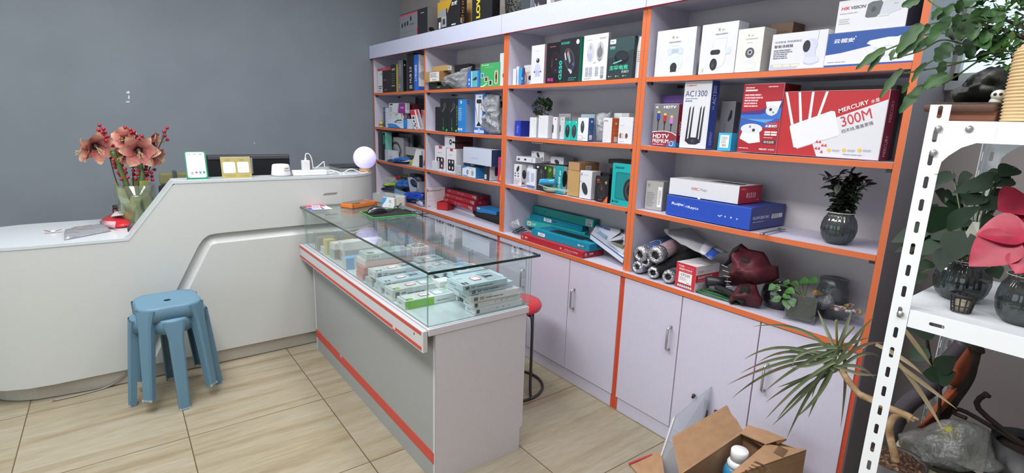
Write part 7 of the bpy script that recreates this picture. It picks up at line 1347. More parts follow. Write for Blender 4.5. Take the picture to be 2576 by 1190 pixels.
# red cup of the candle box
t = thing('candle_box', 'small red open box in front of the white upright carton, second bay', 'box', (0, 0, 0))
A = at_z(*cB(655, 1082), ZB+.001); t.location = A; t.rotation_euler = (0, 0, math.radians(28))
b = MB(); RC = M('#b8292c', .45); W3, D3, H3 = .10, .09, .062
for q in ((-W3*.0, 0, 0, W3, .004, H3), (0, D3-.004, 0, W3, D3, H3), (0, 0, 0, .004, D3, H3), (W3-.004, 0, 0, W3, D3, H3), (0, 0, 0, W3, D3, .004)): b.box(*q, RC)
b.build('shell', t); t.location = A-Vector((.05, .0, 0))
b = MB(); b.ball((W3*.5, D3*.5, H3-.012), .03, M('#8a2a2c', .6, bump=.5), 10, sz=.4); b.tube([(W3*.5, D3*.5, H3-.005), (W3*.52, D3*.5, H3+.008)], .002, M('#c8a040'), 5); b.build('filling', t)
t = thing('cushion_roll', 'black foam roll lying at the worktop edge of the second bay', 'roll', (0, 0, 0))
r0 = at_z(*cB(935, 1135), ZB+.0); r1 = at_z(*cB(1168, 1215), ZB+.0); r1.x = min(r1.x, -2.75)
b = MB(); dz = Vector((0, .03, .0325)); b.tube([r0+dz, r0+dz+(r1-r0)*.06, r1+dz], [.024, .031, .032], M('#1b1a1d', .75, bump=.3, scale=200), 16); b.build('foam', t)
b = MB(); b.poly([r0+Vector((.02, -.012, .001)), r0+Vector((.06, -.03, .001)), r0+Vector((.05, -.01, .001))], M('#d8d8dc'), (0, 0, .001)); b.build('paper_scrap', t)['label'] = 'white paper scrap'
for k, (x, y) in enumerate(((1145, 1240), (1195, 1245))): pass
# third bay
t = thing('artificial_plant', 'small artificial plant with rounded dark leaves behind the white mouse boxes', 'plant', (0, 0, 0))
cc = at_y(*cC(470, 960), 2.08); LG1 = ramp_mat('small_plant_leaf', ((.3, '#1d3318'), (.6, '#33502a'), (.8, '#4c7238')), nscale=30, rough=.5)
b = MB(); rnd = random.Random(4)
for k in range(230):
    d = Vector((rnd.gauss(0, 1), rnd.gauss(0, .8), rnd.gauss(.1, .9))).normalized(); p = cc+Vector((d.x*.068, d.y*.05, d.z*.052))*rnd.uniform(.55, 1)
    if abs(d.x) < .25 and d.z > .6: continue
    b.leaf(p, p+d*.018+Vector((0, 0, .006)), .021, LG1, up=(rnd.random(), rnd.random(), 1), n=2)
b.build('foliage', t)
b = MB(); b.tube([(cc.x, cc.y, Z2+.03), cc], .004, TWIG, 6); b.build('stem', t)
b = MB(); b.lathe([(.022, 0), (.03, .045), (.027, .045), (.0, .04)], M('#d8d8d8'), (cc.x, cc.y, Z2+.0008), 20); b.build('pot', t)
bag2('cable_bag', 'upright clear bag with crumpled top beside the white and orange box', 'plastic bag', None, cD, [(715, 228), (720, 60), (722, 15), (760, 5), (800, 12), (828, 0), (822, 60), (800, 228)], 2.03, .035, GREYBAG, Z2, seed=24, amp=.4)
t = thing('mouse_blister', 'clear blister pack with a light blue block sticking out of the third level shelf', 'blister pack', (0, 0, 0))
b = MB(); f = lambda x, y, Y=1.97: at_y(*cU(x, y), Y)
b.poly([f(650, 800, 1.93), f(830, 850, 1.92), f(1200, 900, 1.93), f(1150, 935, 1.92), f(830, 870, 1.915)], clear('#b8d0d8', .35, .6), (0, .002, .002)); b.build('clear_card', t)
b = MB(); relief(b, [cU(*q) for q in ((665, 800), (690, 700), (830, 690), (960, 700), (965, 800), (850, 825), (770, 810))], 1.955, .03, clear('#3aa4d4', .75, .5, .06), amp=.15, freq=30); b.build('blue_block', t)
b = MB(); relief(b, [cU(*q) for q in ((665, 800), (690, 702), (775, 700), (785, 800), (745, 812))], 1.945, .015, M('#3aaede', .15), amp=.1, freq=30); b.build('blue_cap', t)
t = thing('bowl', 'small shallow green and cream dish under the clear blister pack', 'dish', (0, 0, 0)); q = at_z(*cU(940, 925), Z3); t.location = (q.x, 2.0, Z3+.0012)
b = MB(); b.lathe([(.03, 0), (.045, .008), (.052, .02)], M('#c8c4a8', .3), n=28); b.build('dish_base', t)
b = MB(); b.lathe([(.052, .020), (.052, .030), (.046, .030), (.04, .014), (.001, .012)], M('#5aa83c', .35), n=28); b.build('green_rim', t)
t = thing('pen_bundle', 'bundle of black refill sleeves in clear wrap beside the orange post, third bay worktop', 'bundle', (0, 0, 0)); rnd = random.Random(9)
for k in range(9):
    b = MB(); a = at_z(*cD(86+6*k, 905+2*k-4*(k % 3)), ZB+.006+.008*(k % 3)); e_ = at_z(*cD(150+9*k, 865+7*k-8*(k % 2)), ZB+.014+.010*(k % 3)); b.tube([a, e_], [.0045, .006], M('#2a2a2f' if k % 2 else '#5a5a60', .3), 6, flat=.5); b.build('sleeve', t)
b = MB(); relief(b, [cD(*q) for q in ((60, 860), (95, 815), (110, 835), (130, 800), (140, 830), (150, 860), (100, 880))], 2.0, .02, CLEARBAG, amp=.8, freq=60); b.build('clear_wrap', t)
t = thing('leaflet_box', 'white glossy leaflet box with blue pattern leaning beside the orange post, third bay', 'box', (0, 0, 0))
pts = [at_z(*cD(672, 1015), ZB+.03), at_z(*cD(800, 1065), ZB+.006), at_z(*cD(925, 1112), ZB+.004)]
c0 = at_y(*cD(668, 920), 2.06); c1 = at_y(*cD(712, 850), 2.16); c2 = at_y(*cD(932, 895), 2.16); c3 = at_y(*cD(918, 1108), 1.99)
b = MB(); c0 = at_y(*cD(672, 925), 2.03); b.face(c0+Vector((0, 0, 0)), c3-c0, c1-c0); quad = [c0, c3, c2, c1]; nrm = (c3-c0).cross(c1-c0).normalized(); th = -nrm*.022
b.poly(quad, M('#d6dae4', .25), th)
def bil(u, v): return c0.lerp(c3, u).lerp(c1.lerp(c2, u), v)+nrm*b.lift
def bq(pl, m):
    b.lift += .0004; b.add([bil(*q) for q in pl], [tuple(range(len(pl)))], C_(m))
b.lift = .0004
bq([(0, .9), (.25, .88), (.25, 1.0), (0, 1.0)], '#3c7cc0'); bq([(.28, .86), (.5, .84), (.5, .95), (.28, .97)], '#3c7cc0'); bq([(.16, .42), (.42, .32), (.44, .52), (.2, .6)], '#8ab0dc'); bq([(.05, .45), (.16, .40), (.17, .52), (.05, .56)], '#b8cce8'); bq([(0, 0), (1, 0), (1, .05), (0, .05)], '#3a5aa0')
for k in range(8): bq([(.5+.0*k, .10+.035*k), (.82, .06+.035*k), (.82, .068+.035*k), (.5, .108+.035*k)], '#9aa8bc')
b.build('front_panel', t)
b = MB()
for k, c in enumerate(('#c8ccd4', '#8a8a6a', '#2a2a2e', '#d8dce2', '#3a3a3c')):
    a0 = bil(.55, .2)+nrm*(.004+.002*k); b.lift = .004+.002*k; b.add([a0, bil(.97-.03*k, .12+.15*k), bil(1.02-.03*k, .30+.15*k)], [(0, 1, 2)], C_(c))
b.lift = .014; b.add([bil(.82, .82), bil(.93, .80), bil(.95, .93), bil(.84, .95)], [(0, 1, 2, 3)], C_('#2a2a2e')); b.build('printed_fan', t)

# ------------------------------------------------------------------ bay nearest the rack: worktop and plants
ROLLB = M('#5a78b4', .45, grain=.15, scale=8); ROLLP = M('#cdb6bc', .5, grain=.08)
YW = 1.96
def roll(label, cx, cy, r_px, end, mat, Y=1.968, art=None, Ye=2.18):
    """rolled poster in clear film, end towards the room"""
    t = thing('poster_roll', label, 'roll', (0, 0, 0), 0, 'film wrapped poster rolls')
    c = at_y(*cS(cx, cy), Y); e_ = at_y(*cS(*end), Ye); R_ = (at_y(*cS(cx, cy-r_px), Y)-c).length
    if c.z-R_ < ZB+.004: c.z = ZB+R_+.004
    if e_.z-R_ < ZB+.004: e_.z = ZB+R_+.004
    c.x = max(c.x, -1.618+R_*1.06); e_.x = max(e_.x, -1.618+R_*1.02)
    ax = (e_-c).normalized()
    b = MB(); b.tube([c+ax*.006, c+ax*.05, e_], R_*.93, mat, 28); b.build('paper', t)
    b = MB(); up_ = Vector((0, 0, 1)); sd = ax.cross(up_).normalized(); uu = sd.cross(ax); rows = []
    for k, (f_, o_) in enumerate(((.40, .030), (.46, -.004), (.62, -.010), (.85, -.006), (1.0, .004), (1.02, .02), (1.0, .045))):
        rows.append([c+ax*o_+(sd*math.cos(a)+uu*math.sin(a))*R_*f_*(1+.07*noise.noise(Vector((math.cos(a)*3+cx, math.sin(a)*3, k*.8))))+ax*.004*noise.noise(Vector((a*4, k, cx))) for a in [2*math.pi*i/36 for i in range(36)]])
    b.grid(rows, M('#c2c4ca', .2, .85, bump=.9, scale=90), True, True); b.build('clear_film', t)
    b = MB(); b.tube([c+ax*.0045, c+ax*.005], R_*.5, M('#2a282c', .5), 20); b.build('dark_core', t)
    if art: art(t, c, e_, R_, ax, sd, uu)
    return t
def smile(t, c, e_, R_, ax, sd, uu):
    b = MB(); L_ = (e_-c).length
    def on(s_, a, k=1.005): return c+ax*(L_*s_)+(sd*math.cos(a)+uu*math.sin(a))*R_*.93*k
    def patch(s0, a0, rs, ra, m, k): b.add([on(s0+rs*math.cos(q), a0+ra*math.sin(q), k) for q in [2*math.pi*i/20 for i in range(20)]], [tuple(range(20))], m)
    patch(.45, 1.25, .16, .62, C_('#e0dfe4'), 1.012); patch(.33, 1.5, .03, .12, C_('#c84a5a'), 1.02); b.build('printed_cloud', t)
def ruler(t, c, e_, R_, ax, sd, uu):
    b = MB(); L_ = (e_-c).length
    def on(s_, a, k=1.008): return c+ax*(L_*s_)+(sd*math.cos(a)+uu*math.sin(a))*R_*.93*k
    for a0 in (1.9, 1.15):
        for k in range(7): b.add([on(.28+.06*k, a0), on(.295+.06*k, a0), on(.295+.06*k, a0-.28), on(.28+.06*k, a0-.28)], [(0, 1, 2, 3)], C_('#b86a74'))
    for k in range(5): b.add([on(.22+.06*k, .5), on(.245+.06*k, .5), on(.245+.06*k, .42), on(.22+.06*k, .42)], [(0, 1, 2, 3)], C_('#b86a74'))
    b.build('printed_scale', t)
roll('blue poster roll printed with a white cloud face, uppermost beside the orange post', 172, 375, 100, (560, 235), ROLLB, art=smile, Ye=2.19)
roll('pale pink poster roll with a printed red scale, largest of the pile', 440, 410, 108, (760, 250), ROLLP, art=ruler, Ye=2.2, Y=1.962)
roll('poster roll with silver film end at the bottom beside the orange post', 165, 560, 78, (420, 470), M('#b8a8b4', .5), Ye=2.19)
roll('dark ended poster roll tucked in the middle between the blue and pink ones', 315, 480, 78, (560, 400), ROLLB, Y=1.985, Ye=2.2)
roll('poster roll with crumpled clear end beside the black umbrella tip, bottom row', 410, 640, 74, (620, 560), M('#a8a0ac', .5), Ye=2.2, Y=1.962)
roll('blue edged poster roll against the toner box, bottom row', 600, 680, 82, (760, 600), M('#6a7fa4', .4), Ye=2.12, Y=1.962)
t = thing('umbrella', 'black folded umbrella lying across the poster rolls behind the toner box', 'umbrella', (0, 0, 0))
b = MB(); f = lambda x, y, Y: at_y(*cS(x, y), Y); b.tube(smooth_path([f(440, 600, 1.975), f(620, 540, 2.04), f(820, 440, 2.12), f(960, 360, 2.17)], 6), [.022+.010*min(1, i/8) for i in range(19)], M('#141315', .8, bump=.4, scale=60), 14); b.build('folded_canopy', t)
b = MB(); b.cyl(f(430, 605, 1.965), f(450, 597, 1.98), .023, M('#1c1b1d', .4), 14); b.build('handle', t)
t = thing('umbrella', 'black umbrella handle and ribs lying in front of the maroon umbrella', 'umbrella', (0, 0, 0))
b = MB(); h0 = f(1075, 725, 1.99); h1 = f(1320, 745, 2.02); h0.z = max(h0.z, ZB+.03); b.tube([h0, h0.lerp(h1, .15), h0.lerp(h1, .5), h1], [.019, .022, .020, .022], M('#1e1d20', .35), 16); b.tube([h0+Vector((0, 0, -.005)), h0+Vector((.01, 0, -.03))], .006, M('#1e1d20', .5), 6); b.build('handle', t)
b = MB(); b.tube(smooth_path([f(1200, 800, 1.99), f(1300, 840, 1.99), f(1420, 900, 1.98), f(1560, 1000, 1.975)], 4), [.018]*6+[.02]*7, M('#18171a', .8, bump=.5), 10, flat=.6)
b.v = [(x, y, max(z, ZB+.002)) for x, y, z in b.v]; b.build('folded_canopy', t)
MAR = ramp_mat('maroon_cloth', ((.3, '#3c1019'), (.6, '#541723'), (.8, '#68202d')), nscale=12, rough=.6, bump=.35)
t = thing('umbrella', 'crumpled maroon umbrella heaped on the worktop beside the glass bowls', 'umbrella', (0, 0, 0))
b = MB(); relief(b, [cS(*q) for q in ((1360, 400), (1400, 330), (1510, 258), (1600, 330), (1790, 368), (1830, 420), (1885, 530), (1972, 545), (1985, 690), (1900, 735), (1790, 760), (1690, 780), (1560, 760), (1480, 790), (1400, 790), (1368, 760), (1400, 600), (1420, 480))], 2.06, .075, MAR, amp=.5, freq=13, seed=31, fold=.25, rings=14, back=.5, ridge=1.1); b.build('canopy', t)
b = MB(); relief(b, [cS(*q) for q in ((1345, 1010), (1400, 880), (1490, 760), (1620, 740), (1700, 770), (1730, 880), (1780, 960), (1760, 1040), (1640, 1065), (1560, 1040), (1480, 960), (1430, 920), (1385, 1040))], 2.0, .04, MAR, amp=.5, freq=18, seed=33, fold=.25, rings=12, ridge=1.0)
b.v = [(x, y, max(z, ZB+.001)) for x, y, z in b.v]; b.build('canopy_panel', t)
INN = M('#161416', .85, bump=.3)
b = MB(); relief(b, [cS(*q) for q in ((1440, 470), (1520, 430), (1600, 460), (1645, 520), (1640, 580), (1560, 560), (1490, 500))], 1.985, .008, INN, amp=.3); relief(b, [cS(*q) for q in ((1450, 900), (1520, 790), (1590, 770), (1625, 840), (1600, 900), (1500, 960))], 1.962, .006, INN, amp=.3); relief(b, [cS(*q) for q in ((1625, 600), (1700, 570), (1710, 660), (1660, 670))], 1.985, .006, INN, amp=.2); b.build('black_lining', t)
b = MB(); relief(b, [cS(*q) for q in ((1365, 420), (1400, 340), (1500, 270), (1480, 330), (1430, 420), (1390, 500), (1290, 560))], 2.0, .02, INN, amp=.5, freq=30); b.build('black_edge', t)
for k in range(6):
    b = MB(); q = f(1340+15*k, 560+60*k, 1.985); q.z = max(q.z, ZB+.01); b.tube([q, q+Vector((-.025, -.004, .006-.003*k))], .0016, M('#b8b8bc', .3, .7), 5); b.build('rib_tip', t)
t = thing('flower_wire_bundle', 'fan of green wire stems lying along the worktop edge under the toner box', 'wire', (0, 0, 0)); rnd = random.Random(5)
for k in range(26):
    b = MB(); u = k/25; a = at_z(*cS(760+60*u+rnd.uniform(-20, 20), 800-25*u+rnd.uniform(-6, 10)), ZB+.002+.0012*(k % 8)); m = at_z(*cS(1080+120*u, 905-60*u+rnd.uniform(-8, 8)), ZB+.003+.0012*(k % 8)); e_ = at_z(*cS(1450+80*u, 1010-20*u+rnd.uniform(-10, 10)), ZB+.002+.001*(k % 5))
    b.tube(smooth_path([a, m, e_], 5), .0013, M('#2a8a44' if k % 3 else '#223028', .4), 4); b.build('wire', t)
t = thing('mailer_bag', 'white and clear mailer bag lying over the poster rolls, blue printed corner', 'plastic bag', (0, 0, 0))
MB_ = clear('#c8c8cc', .72, .4, .2, .4, 25)
q4 = [f(548, 112, 2.10), f(870, 65, 2.2), f(1345, 385, 2.12), f(1150, 465, 1.99), f(1085, 440, 1.99), f(980, 375, 2.02), f(740, 260, 2.05), f(625, 180, 2.07)]
top = [f(548, 112, 2.10), f(700, 85, 2.15), f(870, 62, 2.2), f(1100, 230, 2.19), f(1345, 375, 2.13)]; bot = [f(560, 130, 2.09), f(640, 190, 2.06), f(760, 265, 2.04), f(985, 375, 2.0), f(1140, 462, 1.99)]
b = MB(); P = []
for i in range(17):
    u = i/16*4; k = min(3, int(u)); tt = u-k; a = top[k].lerp(top[k+1], tt); c = bot[k].lerp(bot[k+1], tt)
    P.append([a.lerp(c, v/6)+Vector((0, 0, .012*math.sin(math.pi*v/6)+.006*noise.noise(Vector((i*.6, v*.7, 3))))) for v in range(7)])
b.grid(P, MB_); b.build('film', t, solid=.0025)
b = MB(); P2 = [[p+Vector((0, -.001, .004)) for p in row] for row in P[12:15]]; b.grid(P2, M('#d0d2da', .35)); P3 = [[p+Vector((0, -.001, .004)) for p in row[3:]] for row in P[14:]]; b.grid(P3, M('#2f55b0', .4)); b.build('printed_end', t, solid=.002)
b = MB(); P4 = [[p+Vector((0, -.001, .004)) for p in row] for row in P[0:3]]; b.grid(P4, M('#d6d6d8', .35)); b.build('white_header', t, solid=.002)
# ribbed vase with a small ficus, and a wrench
def ribbed(t, R_, H_, mat, ribs=22, water=.45, wcol='#2f5a58', name='glass_body', inner=True, rim='#c9d0d0'):
    b = MB(); prof = [(.55, 0), (.62, .015), (.80, .10), (.93, .25), (1.0, .45), (.97, .62), (.88, .78), (.74, .89), (.70, .93), (.74, .975), (.80, 1.0)]
    b.lathe([(r_*R_, z*H_) for r_, z in prof], mat, n=ribs*6, rib=.018, ribs=ribs); b.build(name, t)
    b = MB(); k = [(r_*R_*.955, z*H_+.004) for r_, z in prof if z < water]; r_w = k[-1][0]*1.01; b.lathe(k+[(r_w, water*H_), (.001, water*H_)], clear(wcol, .82, .3, .05), n=48); b.build('water', t)
    b = MB(); b.tube([(R_*.80*math.cos(a), R_*.80*math.sin(a), H_) for a in [2*math.pi*i/36 for i in range(37)]], R_*.022, M(rim, .2), 6); b.build('rim', t)
    if inner:
        b = MB(); b.lathe([(.42*R_, .40*H_), (.58*R_, .60*H_), (.66*R_, .93*H_), (.62*R_, .93*H_), (.001, .90*H_)], M('#bcbcb4', .5), n=32); b.build('inner_cup', t)
def pebbles(parent, c, R_, n, seed, cols, s=.006, flatz=.5):
    rnd = random.Random(seed); 
    b = MB()
    for k in range(n):
        a = rnd.uniform(0, 6.28); q = R_*math.sqrt(rnd.random()); b.ball((c[0]+q*math.cos(a), c[1]+q*math.sin(a), c[2]+rnd.uniform(0, s*.8)), s*rnd.uniform(.7, 1.15), C_(cols[k % len(cols)]), 6, sz=.75)
    return b.build('pebbles', parent)
STONE = ('#b8844a', '#8a5a3c', '#c8b890', '#6a5a50', '#a86a44', '#d0c8b0', '#9a8a5a')
RG = clear('#3c4648', .34, .5, .02, tint=.55)
pz = at_z(*cG(1398, 548), Z3); cR_ = Vector((pz.x, pz.y, 0)); dist = math.hypot(pz.x, pz.y)
px0 = at_y(*cG(1278, 460), pz.y); px1 = at_y(*cG(1522, 460), pz.y); RV = abs(px1.x-px0.x)/2*.93; HV = at_y(*cG(1400, 345), pz.y).z-Z3
t = thing('potted_ficus', 'small dark leaved plant in a ribbed smoky glass vase, third level of the end bay', 'plant', (pz.x, pz.y+.01, Z3+.001))
ribbed(t, RV, HV, RG)
pebbles(t, (0, 0, HV*.93), RV*.62, 60, 1, STONE)
FIC = ramp_mat('ficus_leaf', ((.3, '#141c14'), (.6, '#1e2a1e'), (.8, '#2c3a2a')), nscale=30, rough=.35)
b = MB(); rnd = random.Random(21); bl = MB(); ht = at_y(*cG(1470, 60), pz.y).z-Z3-HV
for k in range(9):
    a = rnd.uniform(0, 6.28); sp_ = rnd.uniform(.25, 1); tip = Vector((math.cos(a)*RV*1.05*sp_, math.sin(a)*RV*.8*sp_, HV+ht*rnd.uniform(.55, .95)))
    pth = smooth_path([(rnd.uniform(-.01, .01), rnd.uniform(-.01, .01), HV*.9), (tip.x*.35, tip.y*.35, HV+ht*.3), tip], 6); b.tube(pth, [.0028*(1-.06*i) for i in range(len(pth))], TWIG, 5)
    for i in range(3, len(pth)):
        for s_ in range(3):
            d = Vector((rnd.gauss(0, 1), rnd.gauss(0, 1), rnd.gauss(.3, .6))).normalized(); q = pth[i]; bl.tube([q, q+d*.012], .0008, TWIG, 4); bl.leaf(q+d*.01, q+d*rnd.uniform(.038, .05), rnd.uniform(.018, .026), FIC, up=(rnd.uniform(-.5, .5), rnd.uniform(-.5, .5), 1), droop=.2, n=4)
top_ = Vector((.012, 0, HV+ht)); b.tube(smooth_path([(0, 0, HV*.9), (.0, 0, HV+ht*.5), top_], 5), .003, TWIG, 5); bl.leaf(top_-Vector((.002, 0, .02)), top_+Vector((.012, 0, .012)), .026, FIC, n=4)
b.build('stems', t); bl.build('foliage', t)
t = thing('wrench', 'small steel wrench lying near the shelf edge, third level of the end bay', 'wrench', (0, 0, 0)); WRM = M('#8f8d92', .3, .7)
a0 = at_z(*cG(925, 488), Z3+.004); a1 = at_z(*cG(1040, 462), Z3+.004); ax = (a1-a0).normalized(); sd = Vector((-ax.y, ax.x, 0))
b = MB(); b.box(0, 0, 0, .0001, .0001, .0001, WRM) if False else None
b.poly([a0-sd*.004, a1-sd*.004, a1+sd*.004, a0+sd*.004], WRM, (0, 0, .004)); b.lathe([(.009, -.003), (.009, .003)], WRM, a0, 14); b.build('handle', t)
b = MB(); b.poly([a1-sd*.005, a1+ax*.012-sd*.014, a1+ax*.026-sd*.012, a1+ax*.014-sd*.003, a1+ax*.014+sd*.003, a1+ax*.026+sd*.012, a1+ax*.012+sd*.014, a1+sd*.005], WRM, (0, 0, .004)); b.build('jaw', t)
# glass bowls and water plants on the worktop
BG = clear('#2c2a30', .30, .6, .02, tint=.5); CG = clear('#c8d0d0', .03, .2, .02, tint=.12, fac=.45); PLG = ramp_mat('pothos_leaf', ((.3, '#2c5426'), (.6, '#3f7032'), (.8, '#5a8a40')), nscale=15, rough=.35)
DW = clear('#141814', .9, .3, .05)
fz = lambda x, y: at_z(*cG(x, y), ZB)
pb_ = fz(985, 975)
t = thing('glass_bowl', 'round smoky glass bowl beside the maroon umbrella, worktop of the end bay', 'bowl', (pb_.x, pb_.y+.04, ZB+.001)); RB = .062
b = MB(); b.lathe([(.03, 0), (.045, .006), (.060, .03), (.064, .055), (.058, .082), (.050, .096), (.046, .097), (.054, .08), (.059, .055), (.055, .03), (.04, .01), (.001, .008)], BG, n=36); b.build('glass_body', t)
b = MB(); b.lathe([(.04, .011), (.053, .03), (.056, .046), (.001, .046)], DW, n=30); b.build('dark_water', t)
pq = fz(1155, 1050)
t = thing('glass_tank', 'square glass jar of dark water with green pothos leaves, worktop of the end bay', 'plant', (pq.x, pq.y+.03, ZB+.001), math.radians(12))
b = MB(); s_ = .052; hq = .105
for q in ((-s_, -s_, 0, s_, -s_+.004, hq), (-s_, s_-.004, 0, s_, s_, hq), (-s_, -s_, 0, -s_+.004, s_, hq), (s_-.004, -s_, 0, s_, s_, hq), (-s_, -s_, 0, s_, s_, .006)): b.box(*q, CG)
b.build('glass_body', t)
b = MB(); b.rbox(-s_+.0055, -s_+.0055, .007, s_-.0055, s_-.0055, .078, M('#1c2216', .3, grain=.4, scale=40), .003); b.build('dark_water', t)
lv = lambda x, y, dy=0: at_y(*cG(x, y), pq.y+.03+dy)-Vector((pq.x, pq.y+.03, ZB+.001))
Rm = Matrix.Rotation(-math.radians(12), 3, 'Z')
def stem_leaves(t, items, mat, base, Rm=None, w=.8, r_=.0016, name='leaf'):
    for (p, q, wd) in items:
        if Rm: p = Rm @ p; q = Rm @ q
        b = MB(); b.tube(smooth_path([base, base.lerp(p, .6)+Vector((0, 0, .012)), p], 4), r_, STEM, 5); b.leaf(p, q, wd, mat, up=(0, -.7, .7), droop=.1, n=6, shape=.8); b.build(name, t)
stem_leaves(t, [(lv(1010, 820, -.08), lv(965, 850, -.09), .03), (lv(1050, 900, -.07), lv(985, 920, -.08), .035), (lv(1080, 850, -.05), lv(1140, 870, -.07), .035), (lv(1060, 880, -.07), lv(1110, 905, -.07), .03), (lv(1085, 905, -.06), lv(1095, 975, -.08), .04), (lv(1110, 905, -.06), lv(1130, 960, -.07), .035), (lv(1100, 810, 0), lv(1060, 800, .0), .03), (lv(1170, 790, 0), lv(1235, 800, -.01), .035), (lv(1235, 785, 0), lv(1285, 800, -.01), .04), (lv(1120, 800, .02), lv(1160, 830, .01), .03), (lv(1020, 815, -.06), lv(1010, 870, -.08), .03)], PLG, Vector((0, 0, .08)), Rm)
pc = fz(1300, 1045); pcy = min(pc.y+.085, 2.17)
t = thing('glass_jar', 'tall film wrapped jar with a dark leaf and a yellowed leaf, end bay worktop', 'plant', (pc.x, pcy, ZB+.001))
b = MB(); b.lathe([(.05, 0), (.058, .01), (.060, .06), (.052, .11), (.046, .13), (.050, .15)], clear('#8a9296', .14, .4, .05, .5, 40, fac=.5), n=30); b.build('glass_body', t)
b = MB(); b.lathe([(.045, .008), (.053, .02), (.053, .07), (.001, .07)], DW, n=26); b.build('dark_water', t)
lv2 = lambda x, y, dy=0: at_y(*cG(x, y), pcy+dy)-Vector((pc.x, pcy, ZB+.001))
stem_leaves(t, [(lv2(1385, 835), lv2(1425, 945, -.02), .05)], FIC, Vector((0, 0, .1)))
stem_leaves(t, [(lv2(1245, 862, -.03), lv2(1330, 882, -.04), .022)], M('#b8862c', .5, grain=.15, scale=40), Vector((0, 0, .1)))
b = MB(); relief(b, [cG(*q) for q in ((1260, 960), (1290, 900), (1370, 870), (1400, 920), (1390, 960), (1320, 985))], pc.y-.005, .02, clear('#8a8e92', .5, .6, .06, .9, 50), amp=.5); b.v = [(x-pc.x, y-pcy, z-ZB-.001) for x, y, z in b.v]; b.build('film_wrap', t)
pd = fz(1420, 1075)
t = thing('pebble_bowl', 'shallow clear glass bowl of coloured pebbles at the end of the worktop', 'bowl', (pd.x, pd.y+.035, ZB+.001))
b = MB(); b.lathe([(.03, 0), (.034, .004), (.028, .014), (.05, .03), (.068, .055), (.072, .082), (.069, .082), (.064, .056), (.046, .034), (.001, .024)], CG, n=36); b.build('glass_body', t)
rnd = random.Random(3)
for k in range(30):
    b = MB(); a = rnd.uniform(0, 6.28); q = .052*math.sqrt(rnd.random()); b.ball((q*math.cos(a), q*math.sin(a), .052+rnd.uniform(-.004, .010)), .0078*rnd.uniform(.8, 1.2), C_(('#e4e0d8', '#c8604c', '#e0b84a', '#dcd8c8', '#d87a50', '#ece8e0', '#6a6460')[k % 7]), 8, sz=.8); b.build('pebble', t)
# ------------------------------------------------------------------ plants on the rack
ZM, ZR = 1.0542, 1.4705
jy = lambda x, y, Y=1.55: at_y(*cJ(x, y), Y)
TER = M('#7a4a34', .7, bump=.3)
tx0 = at_y(2322, 285, 1.46).x
cp_ = at_y(2590, 300, 1.46); tx1 = cp_.x-.052
t = thing('planter_tray', 'brown clay planter tray on the top of the rack holding a dark rock', 'planter', (0, 0, 0))
b = MB(); b.rbox(tx0+.012, 1.462, ZR, tx1, 1.72, ZR+.026, TER, .004); b.rbox(tx0, 1.45, ZR+.020, .0+tx1, 1.73, ZR+.036, M('#54382c', .7, bump=.3), .006); b.build('tray', t)
b = MB(); b.rbox(tx0+.012, 1.462, ZR+.030, tx1, 1.72, ZR+.040, ramp_mat('planter_soil', ((.3, '#2a221e'), (.7, '#4c4038')), nscale=60, rough=.9, bump=.6), .004); b.build('soil', t)
ROCK = ramp_mat('dark_rock', ((.3, '#2c2c2c'), (.55, '#4a4b49'), (.75, '#6a6c68')), nscale=28, rough=.85, bump=.9)
b = MB(); relief(b, [cW(*q) for q in ((90, 960), (50, 890), (150, 820), (230, 740), (300, 680), (380, 645), (440, 620), (520, 640), (620, 600), (760, 640), (760, 960))], 1.60, .09, ROCK, amp=.5, freq=34, seed=41, back=.6, rings=16, ridge=.9)
b.v = [(x, y, max(z, ZR+.041)) for x, y, z in b.v]; tag(b.build('rock'), 'dark jagged rock standing in the brown planter tray on the rack', 'rock')
t = thing('panda_figurine', 'tiny white and black panda figurine beside the rock on the planter tray', 'figurine', (0, 0, 0)); pc_ = at_y(*cW(510, 890), 1.49)
b = MB(); b.ball(pc_, .0125, M('#d8d8cc', .5), 14, sx=1.1, sz=.9); b.ball(pc_+Vector((-.004, .002, -.014)), .011, M('#c8cabb', .5), 12); b.build('figure', t)
b = MB(); b.ball(pc_+Vector((-.004, -.0115, .001)), .0032, M('#1c1c1c'), 8); b.ball(pc_+Vector((.005, -.0115, .001)), .0032, M('#1c1c1c'), 8); b.ball(pc_+Vector((-.010, .0, .010)), .004, M('#1c1c1c'), 8); b.ball(pc_+Vector((.010, .0, .010)), .004, M('#1c1c1c'), 8); b.build('black_markings', t)
cp_ = at_y(2590, 300, 1.46)
t = thing('ribbed_pot', 'cream pot with horizontal ribs on the top of the plant rack', 'plant pot', (cp_.x+.012, 1.475, ZR+.001)); PR = .060
b = MB(); hp = at_y(2560, 95, 1.44).z-ZR; prof = [(PR*.92, 0)]
for k in range(120):
    u = k/119; prof.append((PR*((.97+.03*math.sin(u*math.pi)) if u < .80 else (1-.42*((u-.80)/.20)**2))+.0016*math.sin(u*2*math.pi*24), hp*(.004+.99*u)))
prof += [(PR*.5, hp), (.001, hp*.97)]
b.lathe(prof, M('#d6b98a', .55, grain=.06), n=40); b.build('pot_body', t)
SHR = ramp_mat('shrub_leaf', ((.3, '#1f3a18'), (.5, '#38602a'), (.75, '#5f8a3a')), nscale=25, rough=.4)
t = thing('leafy_shrub', 'dense small leaved green shrub above the cream ribbed pot', 'plant', (0, 0, 0)); rnd = random.Random(51)
b = MB(); bs_ = MB()
